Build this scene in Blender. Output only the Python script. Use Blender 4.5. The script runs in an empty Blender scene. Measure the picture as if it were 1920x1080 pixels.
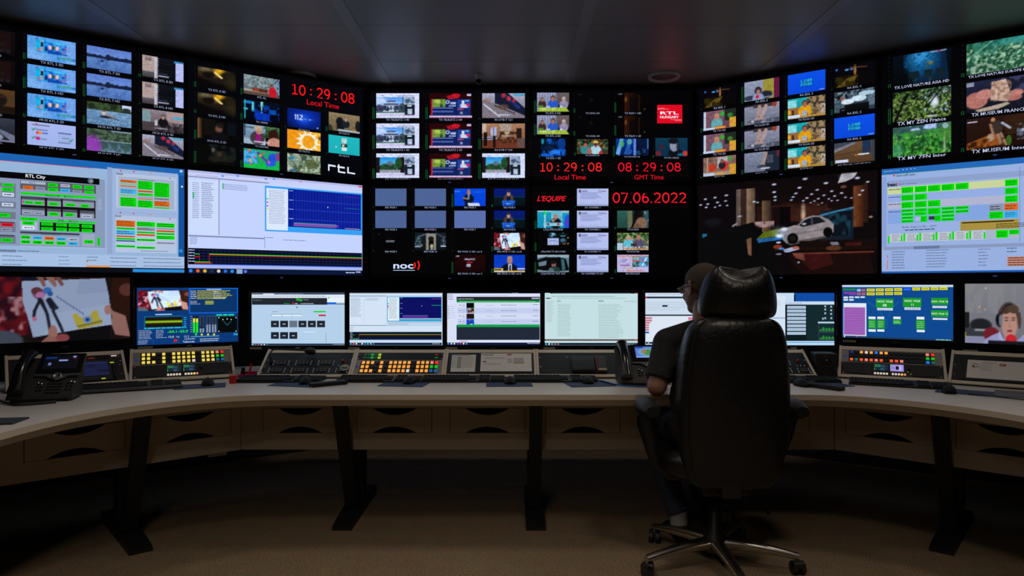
import bpy, math, random
import numpy as np
from mathutils import Vector, Matrix

# ------------------------------------------------------------------ camera, light, exposure
SC = bpy.context.scene
COL = SC.collection
cam_data = bpy.data.cameras.new('camera')
cam_data.sensor_width = 36.0
cam_data.lens = 24.0
cam_data.shift_y = -0.0005
cam_data.clip_start = 0.05
cam = bpy.data.objects.new('camera', cam_data)
cam.location = (0, 0, 1.24)
cam.rotation_euler = (math.radians(90), 0, 0)
COL.objects.link(cam)
SC.camera = cam
SC.view_settings.view_transform = 'Standard'
SC.view_settings.look = 'None'
SC.view_settings.exposure = 0.0
SC.view_settings.gamma = 1.0
SC.view_settings.use_curve_mapping = False
world = bpy.data.worlds.new('world')
world.use_nodes = True
world.node_tree.nodes['Background'].inputs[0].default_value = (0.02, 0.02, 0.022, 1)
world.node_tree.nodes['Background'].inputs[1].default_value = 0.0
SC.world = world
CEIL = 2.80
LAMPS = [  # ceiling downlights, some added to shape the light: x, y, power, spot angle
    (0.98, 1.55, 50.0, 100, 'warm ceiling downlight behind the operator chair, right of the room centre'),
    (-.60, 1.75, 36.0, 96, 'warm ceiling downlight nearest the desk in the left row behind the desk edge'),
    (-.60, .90, 44.0, 112, 'added unseen warm fill lamp second in the left row'),  # rest of this row added to soften floor light and reach the desk edge
    (-.60, .0, 58.0, 136, 'added unseen warm fill lamp above the camera, third in the left row'),
    (-.60, -1.0, 50.0, 146, 'added unseen warm fill lamp at the rear end of the left row'),
    (1.75, 3.00, 26.0, 120, 'added unseen warm fill lamp above the right wing of the desk'),  # unseen lamps over the desk, added to brighten the worktop but not the floor
    (.15, 3.05, 22.0, 120, 'added unseen warm fill lamp above the middle of the desk'),
    (-1.45, 3.00, 22.0, 120, 'added unseen warm fill lamp above the left wing of the desk')]
LAMP_COLOR = (1.0, 0.86, 0.72)

# ------------------------------------------------------------------ small helpers
def lin(h):
    c = [int(h[i:i+2], 16)/255 for i in (0, 2, 4)]
    return tuple(x/12.92 if x <= .04045 else ((x+.055)/1.055)**2.4 for x in c)

def material(name, color, rough=.5, metal=0, emit=0, noise=0, nscale=40, bump=0, bscale=200, coat=0, spec=.5, ecol=None):
    m = bpy.data.materials.new(name); m.use_nodes = True
    nt = m.node_tree; b = nt.nodes['Principled BSDF']
    col = lin(color) if isinstance(color, str) else color
    b.inputs['Base Color'].default_value = (*col, 1)
    b.inputs['Roughness'].default_value = rough
    b.inputs['Metallic'].default_value = metal
    b.inputs['Specular IOR Level'].default_value = spec
    if coat: b.inputs['Coat Weight'].default_value = coat
    tc = nt.nodes.new('ShaderNodeTexCoord')
    n = nt.nodes.new('ShaderNodeTexNoise'); n.inputs['Scale'].default_value = nscale; n.inputs['Detail'].default_value = 3
    nt.links.new(tc.outputs['Object'], n.inputs['Vector'])
    mx = nt.nodes.new('ShaderNodeMix'); mx.data_type = 'RGBA'
    k = noise if noise else .04
    mx.inputs[6].default_value = (*[c*(1-k) for c in col], 1)
    mx.inputs[7].default_value = (*[min(1, c*(1+k)) for c in col], 1)
    nt.links.new(n.outputs['Fac'], mx.inputs[0]); nt.links.new(mx.outputs[2], b.inputs['Base Color'])
    if bump:
        n2 = nt.nodes.new('ShaderNodeTexNoise'); n2.inputs['Scale'].default_value = bscale; n2.inputs['Detail'].default_value = 4
        nt.links.new(tc.outputs['Object'], n2.inputs['Vector'])
        bp = nt.nodes.new('ShaderNodeBump'); bp.inputs['Strength'].default_value = bump; bp.inputs['Distance'].default_value = .01
        nt.links.new(n2.outputs['Fac'], bp.inputs['Height']); nt.links.new(bp.outputs[0], b.inputs['Normal'])
    if emit:
        ec = lin(ecol) if ecol else col
        b.inputs['Emission Color'].default_value = (*ec, 1); b.inputs['Emission Strength'].default_value = emit
        m.cycles.emission_sampling = 'NONE' if emit < 5 else 'AUTO'
    return m

class MB:
    """collects shapes and links them as one mesh object"""
    def __init__(s): s.v = []; s.f = []; s.mi = []; s.sm = []; s.M = Matrix.Identity(4); s.k = 0
    def add(s, vs, fs, smooth=False):
        o = len(s.v); s.v += [s.M @ Vector(v) for v in vs]
        s.f += [tuple(i+o for i in f) for f in fs]; s.mi += [s.k]*len(fs); s.sm += [smooth]*len(fs)
    def box(s, x0, y0, z0, x1, y1, z1, c=0):
        if c <= 0:
            v = [(x, y, z) for z in (z0, z1) for y in (y0, y1) for x in (x0, x1)]
            s.add(v, [(0, 2, 3, 1), (4, 5, 7, 6), (0, 1, 5, 4), (2, 6, 7, 3), (0, 4, 6, 2), (1, 3, 7, 5)])
            return
        # chamfered box
        v = []; idx = {}
        X, Y, Z = (x0, x1), (y0, y1), (z0, z1)
        for i in (0, 1):
            for j in (0, 1):
                for k in (0, 1):
                    sx, sy, sz = (1-2*i), (1-2*j), (1-2*k)
                    for ax in range(3):
                        p = [X[i]+sx*c, Y[j]+sy*c, Z[k]+sz*c]; p[ax] = (X[i], Y[j], Z[k])[ax]
                        idx[(i, j, k, ax)] = len(v); v.append(tuple(p))
        f = []
        for ax in range(3):
            a, b = [q for q in range(3) if q != ax]
            for e in (0, 1):
                q = []
                for (p, r) in ((0, 0), (1, 0), (1, 1), (0, 1)):
                    t = [0, 0, 0]; t[ax] = e; t[a] = p; t[b] = r; q.append(idx[(*t, ax)])
                f.append(tuple(q))
        for ax in range(3):                       # edges along ax
            a, b = [q for q in range(3) if q != ax]
            for p in (0, 1):
                for r in (0, 1):
                    t0 = [0, 0, 0]; t0[a] = p; t0[b] = r; t1 = list(t0); t1[ax] = 1
                    f.append((idx[(*t0, a)], idx[(*t0, b)], idx[(*t1, b)], idx[(*t1, a)]))
        for i in (0, 1):
            for j in (0, 1):
                for k in (0, 1): f.append(tuple(idx[(i, j, k, ax)] for ax in range(3)))
        s.add(v, f)
    def tube(s, pts, r, n=10, caps=True):
        pts = [Vector(p) for p in pts]; rs = r if isinstance(r, (list, tuple)) else [r]*len(pts)
        vs = []; up = None
        for i, p in enumerate(pts):
            d = (pts[min(i+1, len(pts)-1)]-pts[max(i-1, 0)]).normalized()
            if up is None: up = Vector((0, 0, 1)) if abs(d.z) < .9 else Vector((1, 0, 0))
            a = d.cross(up).normalized(); b = a.cross(d).normalized(); up = b
            for k in range(n):
                t = 2*math.pi*k/n; vs.append(p+(a*math.cos(t)+b*math.sin(t))*rs[i])
        fs = [(i*n+k, i*n+(k+1) % n, (i+1)*n+(k+1) % n, (i+1)*n+k) for i in range(len(pts)-1) for k in range(n)]
        s.add(vs, fs, True)
        if caps: s.add(vs[:n], [tuple(range(n))[::-1]]); s.add(vs[-n:], [tuple(range(n))])
    def lathe(s, prof, n=24, c=(0, 0, 0)):
        vs = [(c[0]+r*math.cos(2*math.pi*k/n), c[1]+r*math.sin(2*math.pi*k/n), c[2]+z) for r, z in prof for k in range(n)]
        fs = [(i*n+k, i*n+(k+1) % n, (i+1)*n+(k+1) % n, (i+1)*n+k) for i in range(len(prof)-1) for k in range(n)]
        s.add(vs, fs, True)
        if prof[0][0] > 1e-5: s.add(vs[:n], [tuple(range(n))[::-1]])
        if prof[-1][0] > 1e-5: s.add(vs[-n:], [tuple(range(n))])
    def ell(s, c, r, R=None, n=20, m=12):
        R = R or Matrix.Identity(3); c = Vector(c)
        vs = [c+R @ Vector((r[0]*math.sin(math.pi*i/m)*math.cos(2*math.pi*k/n), r[1]*math.sin(math.pi*i/m)*math.sin(2*math.pi*k/n), r[2]*math.cos(math.pi*i/m))) for i in range(1, m) for k in range(n)]
        t = len(vs); vs += [c+R @ Vector((0, 0, r[2])), c-R @ Vector((0, 0, r[2]))]
        fs = [((i+1)*n+k, (i+1)*n+(k+1) % n, i*n+(k+1) % n, i*n+k) for i in range(m-2) for k in range(n)]
        fs += [(k, (k+1) % n, t) for k in range(n)]+[((m-2)*n+(k+1) % n, (m-2)*n+k, t+1) for k in range(n)]
        s.add(vs, fs, True)
    def prism(s, pts, fn, h0, h1, smooth=False):
        """polygon (a,b) pushed from h0 to h1 through fn(a,b,h) -> xyz"""
        n = len(pts); vs = [fn(a, b, h0) for a, b in pts]+[fn(a, b, h1) for a, b in pts]
        s.add(vs, [tuple(range(n)), tuple(range(2*n-1, n-1, -1))]); s.add(vs, [(i, (i+1) % n, (i+1) % n+n, i+n) for i in range(n)], smooth)
    def rings(s, rings, smooth=True, cap=True):
        n = len(rings[0]); vs = [p for r in rings for p in r]
        s.add(vs, [(i*n+k, i*n+(k+1) % n, (i+1)*n+(k+1) % n, (i+1)*n+k) for i in range(len(rings)-1) for k in range(n)], smooth)
        if cap: s.add(rings[0], [tuple(range(n))[::-1]]); s.add(rings[-1], [tuple(range(n))])
    def mesh(s, name, mats):
        me = bpy.data.meshes.new(name); me.from_pydata([tuple(v) for v in s.v], [], s.f)
        for m in (mats if isinstance(mats, (list, tuple)) else [mats]): me.materials.append(m)
        me.polygons.foreach_set('material_index', s.mi); me.polygons.foreach_set('use_smooth', s.sm)
        me.update(); return me
    def build(s, name, mats, parent=None, bevel=0, sub=0):
        return put(name, s.mesh(name, mats), parent, bevel=bevel, sub=sub)

def put(name, me, parent=None, loc=(0, 0, 0), mtx=None, bevel=0, sub=0):
    o = bpy.data.objects.new(name, me); COL.objects.link(o)
    if parent is not None: o.parent = parent
    if mtx is not None: o.matrix_local = mtx
    else: o.location = loc
    if bevel:
        b = o.modifiers.new('bevel', 'BEVEL'); b.width = bevel; b.segments = 2; b.limit_method = 'ANGLE'; b.angle_limit = math.radians(40)
    if sub:
        b = o.modifiers.new('subdivision', 'SUBSURF'); b.levels = sub; b.render_levels = sub
    return o

def tag(o, label, cat, group=None):
    o['label'] = label; o['category'] = cat
    if group: o['group'] = group
    return o

def thing(name, label, cat, loc, rz=0, group=None):
    o = bpy.data.objects.new(name, None); COL.objects.link(o); o.empty_display_size = .05
    o.location = loc; o.rotation_euler = (0, 0, math.radians(rz))
    return tag(o, label, cat, group)

def struct(name, mb, mats):
    o = mb.build(name, mats); o['kind'] = 'structure'; return o

# ------------------------------------------------------------------ materials
M = dict(
    black=material('black_plastic', (.008, .008, .009), .5, spec=.35, bump=.05, bscale=600),
    blackm=material('matte_black', (.006, .006, .007), .7),
    bezel=material('glossy_black_bezel', (.006, .006, .007), .22),
    steel=material('black_powder_steel', (.006, .006, .007), .5),
    dark=material('dark_wall_paint', (.006, .006, .008), .75, bump=.1, bscale=80),
    wall=material('grey_wall_paint', (.10, .10, .105), .85, bump=.1, bscale=120),
    alu=material('warm_aluminium_frame', 'cdc0ac', .5, .0, noise=.05, nscale=80),
    plate=material('brushed_plate', '8c8680', .45, .3, noise=.08, nscale=150),
    panel=material('black_anodised_panel', (.0055, .0055, .006), .5, spec=.3),
    cab=material('beige_cabinet_laminate', 'aea292', .55, noise=.05, nscale=12),
    desk=material('pale_desk_laminate', 'c4bfb9', .38, noise=.03, nscale=30),
    edge=material('beech_desk_edging', 'cfc4b2', .5, noise=.06, nscale=25),
    tagm=material('printed_tag', 'a09a8c', .6, noise=.12, nscale=300),
    white=material('white_plastic', 'd8d4cc', .4),
    paper=material('printed_paper', 'dcd8d4', .8),
    red=material('red_plastic', 'c01818', .4),
    magenta=material('magenta_plastic', 'a01048', .4),
    blue=material('blue_rubber_mat', '26385e', .75, noise=.15, nscale=60),
    cable=material('blue_cable', '0c4c98', .5),
    silver=material('silver_trim', '8c8c92', .3, .8),
    chrome=material('polished_aluminium', 'c8c4bc', .25, 1.0),
    leather=material('black_leather', (.005, .005, .0058), .38, bump=.25, bscale=45, noise=.2, spec=.5),
    shirt=material('charcoal_cotton', (.014, .014, .016), .9, bump=.3, bscale=60),
    jeans=material('blue_denim', (.02, .03, .06), .85, bump=.2, bscale=300),
    shoe=material('black_shoe_leather', (.01, .01, .01), .5),
    rubber=material('black_rubber', (.012, .012, .012), .6),
    ring=material('painted_ring', 'c4c2c2', .45),
)
def carpet():
    m = bpy.data.materials.new('beige_loop_carpet'); m.use_nodes = True; nt = m.node_tree; b = nt.nodes['Principled BSDF']
    tc = nt.nodes.new('ShaderNodeTexCoord'); n = nt.nodes.new('ShaderNodeTexNoise'); n.inputs['Scale'].default_value = 140; n.inputs['Detail'].default_value = 6
    n2 = nt.nodes.new('ShaderNodeTexNoise'); n2.inputs['Scale'].default_value = 9
    nt.links.new(tc.outputs['Object'], n.inputs['Vector']); nt.links.new(tc.outputs['Object'], n2.inputs['Vector'])
    r = nt.nodes.new('ShaderNodeValToRGB'); r.color_ramp.elements[0].position = .3; r.color_ramp.elements[1].position = .7
    r.color_ramp.elements[0].color = (*lin('62523e'), 1); r.color_ramp.elements[1].color = (*lin('a08a6c'), 1)
    nt.links.new(n.outputs['Fac'], r.inputs[0]); mx = nt.nodes.new('ShaderNodeMix'); mx.data_type = 'RGBA'; mx.blend_type = 'MULTIPLY'; mx.inputs[0].default_value = .35
    nt.links.new(r.outputs[0], mx.inputs[6]); nt.links.new(n2.outputs['Color'], mx.inputs[7])
    hs = nt.nodes.new('ShaderNodeHueSaturation'); hs.inputs['Saturation'].default_value = .9; nt.links.new(mx.outputs[2], hs.inputs['Color'])
    nt.links.new(hs.outputs[0], b.inputs['Base Color']); b.inputs['Roughness'].default_value = 1; b.inputs['Specular IOR Level'].default_value = .1
    bp = nt.nodes.new('ShaderNodeBump'); bp.inputs['Strength'].default_value = .8; bp.inputs['Distance'].default_value = .006
    nt.links.new(n.outputs['Fac'], bp.inputs['Height']); nt.links.new(bp.outputs[0], b.inputs['Normal']); return m
def ceilmat():
    m = material('satin_ceiling_panel', '8a8886', .42, noise=.04, nscale=3, bump=.04, bscale=6, spec=.5); return m

def screen_material():
    m = bpy.data.materials.new('lit_display_panel'); m.use_nodes = True; nt = m.node_tree; b = nt.nodes['Principled BSDF']
    a = nt.nodes.new('ShaderNodeAttribute'); a.attribute_name = 'Col'
    b.inputs['Base Color'].default_value = (.004, .004, .005, 1); b.inputs['Roughness'].default_value = .35
    nt.links.new(a.outputs['Color'], b.inputs['Emission Color']); b.inputs['Emission Strength'].default_value = 1.0
    m.cycles.emission_sampling = 'NONE'; return m
MSCR = screen_material()

# ------------------------------------------------------------------ picture painter (numpy, unit 0..100)
class Cv:
    def __init__(s, w, h, bg='000000'):
        s.w, s.h = w, h; W, H = w*2, h*2
        s.X, s.Y = np.meshgrid((np.arange(W)+.5)*100/W, (np.arange(H)+.5)*100/H)
        s.im = np.zeros((H, W, 3)); s.im[:] = s.c(bg)
    def c(s, h): return np.array([int(h[i:i+2], 16)/255 for i in (0, 2, 4)])
    def mix(s, a, c): s.im += (s.c(c)-s.im)*a[..., None]
    def g(s, c0, c1, x0=0, y0=0, x1=100, y1=100, hor=0):
        m = (s.X >= x0) & (s.X <= x1) & (s.Y >= y0) & (s.Y <= y1)
        t = ((s.X-x0)/(x1-x0) if hor else (s.Y-y0)/(y1-y0)).clip(0, 1)[..., None]
        s.im = np.where(m[..., None], s.c(c0)*(1-t)+s.c(c1)*t, s.im); return s
    def r(s, x0, y0, x1, y1, c, a=1): s.mix(((s.X >= x0) & (s.X <= x1) & (s.Y >= y0) & (s.Y <= y1))*float(a), c); return s
    def e(s, cx, cy, rx, ry, c, a=1, soft=.08):
        d = np.sqrt(((s.X-cx)/rx)**2+((s.Y-cy)/ry)**2); s.mix(((1+soft-d)/(2*soft)).clip(0, 1)*a, c); return s
    def p(s, pts, c, a=1):
        m = np.zeros(s.X.shape, bool); n = len(pts)//2; P = [(pts[2*i], pts[2*i+1]) for i in range(n)]
        for i in range(n):
            (x0, y0), (x1, y1) = P[i], P[(i+1) % n]
            if y0 == y1: continue
            m ^= ((s.Y > min(y0, y1)) & (s.Y <= max(y0, y1)) & (s.X < x0+(s.Y-y0)*(x1-x0)/(y1-y0)))
        s.mix(m*float(a), c); return s
    def ln(s, x0, y0, x1, y1, w, c, a=1):
        dx, dy = x1-x0, y1-y0; L = max(dx*dx+dy*dy, 1e-6)
        t = (((s.X-x0)*dx+(s.Y-y0)*dy)/L).clip(0, 1)
        d = np.hypot(s.X-x0-t*dx, (s.Y-y0-t*dy)*.6); s.mix((w-d+.5).clip(0, 1)*a, c); return s
    def nz(s, seed, nx, ny):
        rs = np.random.RandomState(seed); g = rs.rand(ny+2, nx+2)
        fx = s.X/100*nx; fy = s.Y/100*ny; ix = fx.astype(int) % (nx+1); iy = fy.astype(int); fx = fx % (nx+1)
        tx = fx-ix; ty = fy-iy; tx = tx*tx*(3-2*tx); ty = ty*ty*(3-2*ty)
        return (g[iy, ix]*(1-tx)+g[iy, ix+1]*tx)*(1-ty)+(g[iy+1, ix]*(1-tx)+g[iy+1, ix+1]*tx)*ty
    def n(s, x0, y0, x1, y1, c, seed=1, sc=12, th=.5, a=1, k=5):
        v = s.nz(seed, sc, max(2, int(sc*.6)))*.6+s.nz(seed+7, sc*2, sc)*.4
        m = (s.X >= x0) & (s.X <= x1) & (s.Y >= y0) & (s.Y <= y1)
        s.mix(((v-th)*k+.5).clip(0, 1)*m*a, c); return s
    def man(s, x, y, k, skin='c89878', hair='302018', top='404860', wide=1.0):
        s.e(x, y+k*2.9, k*1.35*wide, k*2.3, top); s.r(x-k*.25, y+k*.6, x+k*.25, y+k*1.4, skin)
        s.e(x, y-k*.1, k*.55, k*1.05, hair); s.e(x, y+k*.15, k*.43, k*.85, skin); return s
    def out(s):
        H, W = s.h, s.w
        if not getattr(s, 'flat', 0): s.im = s.im*(.90+.20*s.nz(77, 34, 20)[..., None])*(.92+.16*s.nz(78, 60, 36)[..., None])
        a = s.im.reshape(H, 2, W, 2, 3).mean((1, 3)).clip(0, 1)
        return np.where(a <= .04045, a/12.92, ((a+.055)/1.055)**2.4)

PIC = {}
def pic(f): PIC[f.__name__[1:]] = f; return f
def picture(name, w, h):
    c = Cv(w, h); PIC[name](c); return c.out()
@pic
def _dim_red(c): c.g('120a0c', '0a0608').r(0, 0, 10, 55, '3c1c20').e(14, 60, 12, 16, '2c1828').ln(10, 5, 12, 55, 2, '60383c').r(22, 10, 90, 80, '1a0e0c').n(0, 50, 90, 90, '241c24', 3)
@pic
def _warm_room(c): c.g('3c2814', '241608').r(0, 0, 100, 22, '50381c').r(55, 20, 100, 80, '4c3420').e(70, 45, 14, 26, '181410').e(72, 30, 8, 8, '301c14').r(0, 70, 100, 100, '1c120c')
@pic
def _white_car(c): c.g('343848', '181a20').p([0, 20, 60, 40, 100, 70, 100, 100, 0, 100], '6c7088').p([30, 40, 70, 60, 90, 90, 40, 90], '1c1e28').e(55, 80, 22, 18, '888ca0').e(55, 80, 14, 12, '20222c').ln(0, 30, 60, 35, 3, 'a0a4b8')
@pic
def _map_ad(c):
    c.g('58a0e8', '3c88dc', hor=1).e(85, 40, 22, 60, '88b0f0', .7, .5).e(20, 80, 30, 30, '90b8f0', .6, .6).g('1c90e8', '50a0e8', 18, 12, 80, 66, 1).p([18, 12, 34, 12, 36, 66, 18, 60], '08b0e8')
    c.n(35, 15, 80, 66, '0c50c8', 5, 18, .5, .9).r(37, 12, 80, 20, '40b0f0').r(26, 14, 33, 62, '98a0c0').r(27, 22, 33, 42, '182c48').r(36, 42, 41, 56, '0c2050').r(43, 32, 64, 48, 'e0b8b0').r(49, 32, 57, 48, '285878')
    c.r(54, 16, 68, 23, '40c8f8').e(23, 55, 4, 4, 'c06850').r(68, 50, 80, 54, 'd03880').r(42, 55, 70, 66, '0848a8').r(70, 36, 80, 40, '2060b8').e(78, 34, 2, 3, 'd84868').r(66, 60, 82, 64, '1c50a8').r(60, 74, 100, 82, '1878c8').r(64, 76, 92, 80, '48a868').r(80, 88, 100, 93, '88b8f0').e(20, 10, 2, 3, '903058')
@pic
def _payment(c):
    c.flat = 1; c.g('a8b8f0', 'a0b4ec').r(10, 12, 45, 16, '707090').e(19, 10, 2, 3, 'e02040').ln(10, 32, 12, 36, 1, '108030').ln(12, 36, 17, 28, 1, '108030').r(18, 30, 42, 36, '6878a8').e(22, 46, 4, 6, 'e02820').e(26, 46, 4, 6, 'f08828').r(31, 43, 42, 49, '2858b0')
    c.ln(10, 66, 12, 70, 1, '108030').ln(12, 70, 17, 62, 1, '108030').e(22, 69, 5, 7, 'c02880').r(28, 68, 40, 73, '7080b0').r(63, 36, 90, 41, '405090').r(64, 48, 90, 70, '8898d0').r(65, 50, 89, 68, 'a8b8f0').r(70, 56, 86, 61, '508888').ln(86, 66, 88, 70, 1, '108030').ln(88, 70, 93, 60, 1, '108030').r(63, 76, 88, 80, '6878a8')
def water(c, yh, sky0, sky1, w0, w1): c.g(sky0, sky1, 0, 0, 100, yh).g(w0, w1, 0, yh, 100, 100)
@pic
def _lake(c):
    water(c, 46, '5878c8', '6c90d8', '6088cc', '4c70b4'); c.p([0, 36, 20, 38, 40, 40, 60, 38, 80, 40, 100, 42, 100, 52, 0, 50], '141c3c')
    for x, h in ((10, 5), (18, 7), (30, 6), (47, 14), (56, 8), (66, 7), (80, 6), (88, 9), (95, 6)): c.e(x, 42, 6, h, '16203c')
    c.n(0, 52, 100, 100, '3c5a98', 9, 9, .62, .5).e(34, 62, 4, 3, '0c1428').r(33, 56, 35, 61, '0c1428')
@pic
def _rower(c):
    c.g('20281c', '1c2820', 0, 0, 100, 38).r(78, 0, 100, 28, 'c0ccf0').n(0, 0, 78, 38, '38502c', 4, 14).e(88, 22, 10, 9, '24342c').g('6890b8', '5078a0', 0, 36, 100, 100).n(0, 36, 100, 100, '88a8cc', 5, 20, .55, .6)
    c.e(42, 62, 14, 5, '141c28').e(38, 46, 5, 9, 'd8c0b8').e(38, 37, 3.5, 5, '805848').ln(42, 50, 60, 62, 2, 'a08078').ln(50, 62, 72, 70, 1, '181c24')
@pic
def _reeds(c): c.g('303c30', '283830', 0, 0, 100, 50).n(0, 0, 100, 46, '4c6850', 3, 22).r(55, 0, 100, 8, '7890a8').r(0, 48, 100, 52, '88a0a0').g('405868', '6c88a0', 0, 52, 100, 100).n(0, 52, 100, 100, '2c4840', 8, 14, .5, .7).e(12, 75, 20, 42, '9838b8', .85, .3)
@pic
def _list_page(c):
    c.g('b0a0a0', '9c9094').r(0, 0, 33, 70, 'b09c98').r(7, 5, 22, 24, '7c6c74').r(8, 8, 21, 12, 'a8989c').g('5c5860', '3c3840', 0, 72, 35, 100).r(29, 0, 37, 100, 'c8c0c8').r(36, 0, 100, 100, '0a0c12')
    for k in range(9): c.r(32, 6+k*10, 39, 9+k*10, '9ca4c0').r(40, 8+k*10, 74, 9+k*10, '20242e')
    c.r(76, 8, 100, 16, '3c90d0').r(80, 16, 100, 100, 'b4bcf0').r(38, 84, 64, 88, 'a8b0c8').r(36, 76, 60, 78, '687088')
@pic
def _cook(c): c.g('8c808c', '58484c').r(0, 10, 20, 60, '7898a0').r(0, 58, 48, 66, '484048').r(58, 0, 100, 50, 'a49090').r(0, 66, 100, 100, '463c40').r(74, 24, 100, 34, '38a8d0').n(30, 55, 100, 100, '201c24', 6, 14).r(30, 46, 36, 72, 'c0c4d0'); c.man(50, 30, 9, 'b08878', '382824', '101014').r(30, 82, 60, 86, 'c8c8e0')
@pic
def _grinder(c): c.g('a8a8c0', '706c7c').p([0, 30, 30, 40, 100, 100, 0, 100], '7c7480').p([30, 0, 60, 0, 100, 60, 100, 90, 30, 40], '141a30').p([45, 0, 52, 0, 90, 55, 84, 66], '1c3070').e(50, 10, 5, 9, 'b02838').e(62, 22, 5, 9, 'b83040').e(74, 30, 4, 8, 'a02838').r(72, 4, 100, 12, '40a0c8').ln(5, 45, 40, 92, 2, 'c8c8d8').e(50, 55, 12, 10, '5c4440', .8).e(12, 30, 10, 8, '907060', .7).ln(30, 50, 75, 80, 2, '504038').r(40, 84, 66, 90, 'c8d0e8', .7)
@pic
def _gold_tools(c): c.g('0a0806', '060404').e(40, 22, 38, 28, '6c5830', .8, .6).e(56, 12, 12, 20, 'e0a018', 1, .5).e(28, 34, 16, 20, '120c08', 1, .3).e(75, 34, 18, 22, '18140c', 1, .3).ln(45, 20, 62, 42, 3, 'f0d878').e(60, 60, 30, 14, '1c1410', 1, .4).e(90, 60, 18, 34, '2c2814', .8, .6).e(20, 12, 14, 10, '706850', .8, .6)
@pic
def _dark_face(c): c.g('060606', '040404').g('7c5830', '100c08', 0, 0, 14, 100, 1).r(16, 0, 46, 80, '100e0c').e(55, 44, 9, 22, '6c4c3c', 1, .3).e(58, 26, 10, 14, '1c1410', .9, .3).e(56, 86, 22, 26, '0c0c10', 1, .3).r(76, 10, 100, 70, '081018', .9)
@pic
def _dark_studio(c): c.g('050606', '060605').n(30, 0, 100, 80, '182020', 4, 9, .45, .8).e(40, 28, 4, 10, '6c6c58', .8, .5).e(56, 45, 7, 14, '3c2c20', 1, .4).e(72, 66, 12, 16, '1c2014', .8, .5).e(44, 72, 14, 14, '201c14', 1, .4)
@pic
def _stone_wall(c): c.g('8ca0a0', '607078').n(0, 0, 100, 70, '50606c', 2, 24, .5, .8).n(0, 0, 100, 60, 'a8b4b0', 12, 16, .6, .6).r(82, 6, 100, 100, '84a0c0').n(82, 0, 100, 100, '405060', 4, 18).r(0, 74, 70, 82, 'b0a498').r(0, 82, 100, 100, '584840').r(24, 62, 42, 78, '8c3c24').r(42, 64, 66, 80, '5c2c20').e(80, 74, 11, 30, 'c01828').e(77, 40, 5, 8, '806050').e(77, 36, 5, 6, '584c44')
@pic
def _blue_lab(c): c.g('040c20', '020410').r(0, 6, 24, 20, '1878c0').r(0, 44, 12, 52, '38c8e0').r(22, 8, 30, 56, '1878b0').r(24, 10, 27, 50, '60d8e0').r(46, 4, 54, 30, '70c8b8').r(48, 4, 51, 70, '88e0e0').r(33, 60, 72, 96, '0830b0').e(60, 30, 6, 14, '0c3058').r(70, 36, 90, 60, '0848a8').r(3, 2, 5, 96, '28b8c8').n(30, 20, 100, 100, '0440c0', 6, 12, .6, .8)
@pic
def _couple(c): c.g('88a8c8', '5c7890', 0, 0, 60, 100).g('508050', '283c20', 60, 0, 100, 60).n(50, 0, 100, 60, '20381c', 3, 12).r(0, 12, 30, 18, '405868').r(2, 0, 5, 60, '283848').r(0, 70, 60, 100, '98b0c8').e(38, 66, 20, 34, '44383c').e(40, 62, 7, 26, '901878').e(42, 28, 9, 18, 'b08070').e(40, 16, 11, 12, 'c0a080').e(82, 42, 14, 28, '301410').e(86, 86, 22, 30, 'c08878').r(28, 80, 70, 88, 'd0c8e0', .8)
@pic
def _blob_cartoon(c): c.g('20a078', '18b040').r(0, 70, 100, 100, '10b848').p([0, 12, 30, 8, 42, 70, 0, 80], '2888c8').n(0, 10, 36, 76, '58b8e8', 3, 20, .5).ln(40, 20, 66, 60, 4, '5838a0').e(80, 40, 12, 26, '2050d8').e(74, 70, 14, 12, '3058e0').e(16, 10, 4, 6, 'f06040').e(18, 60, 4, 8, 'f0a040').e(46, 30, 4, 6, 'f09038').e(70, 60, 4, 6, 'd850a0').e(55, 16, 3, 5, 'e84868').r(88, 8, 100, 50, '804088').e(30, 40, 3, 5, 'f05070').e(20, 78, 3, 5, 'e04050')
@pic
def _rescue_title(c):
    c.flat = 1; c.g('041050', '030828').e(52, 46, 44, 52, '0838c8', .9, .7).e(46, 50, 14, 20, '2060e8', .8, .8).e(90, 88, 3, 4, '80a8e0')
    for x in (24, 30): c.r(x, 30, x+2.5, 56, 'c8d8f8').r(x-2, 32, x+1, 36, 'c8d8f8')
    c.r(36, 30, 44, 34, 'c8d8f8').r(42, 30, 45, 42, 'c8d8f8').ln(43, 42, 36, 54, 1.2, 'c8d8f8').r(36, 52, 46, 56, 'c8d8f8').r(48, 46, 80, 52, 'a0b8e8').n(48, 46, 80, 52, '1840a0', 4, 40, .5)
@pic
def _sun_mark(c):
    c.g('f08c10', 'f8b830', hor=1).p([0, 0, 40, 0, 10, 100, 0, 100], 'f09818')
    for k in range(12):
        a = k*math.pi/6+.2; c.p([62+22*math.cos(a-.25), 54+34*math.sin(a-.25), 62+40*math.cos(a), 54+62*math.sin(a), 62+22*math.cos(a+.25), 54+34*math.sin(a+.25)], 'f8f0d8')
    c.e(62, 54, 27, 42, 'f8f0d8').e(63, 56, 19, 34, 'f0a020').r(92, 20, 100, 40, '806030')
@pic
def _marble(c): c.g('90a898', '708878').n(0, 0, 100, 100, '384838', 5, 8, .52, .9).n(0, 0, 100, 100, 'b8c8b0', 11, 10, .58, .9).p([50, 30, 80, 20, 90, 60, 60, 80], '4c5830', .8).e(14, 26, 7, 9, '2888c8').e(18, 88, 10, 6, '3868a0').n(0, 0, 100, 100, '586838', 15, 16, .62, .7)
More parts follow.
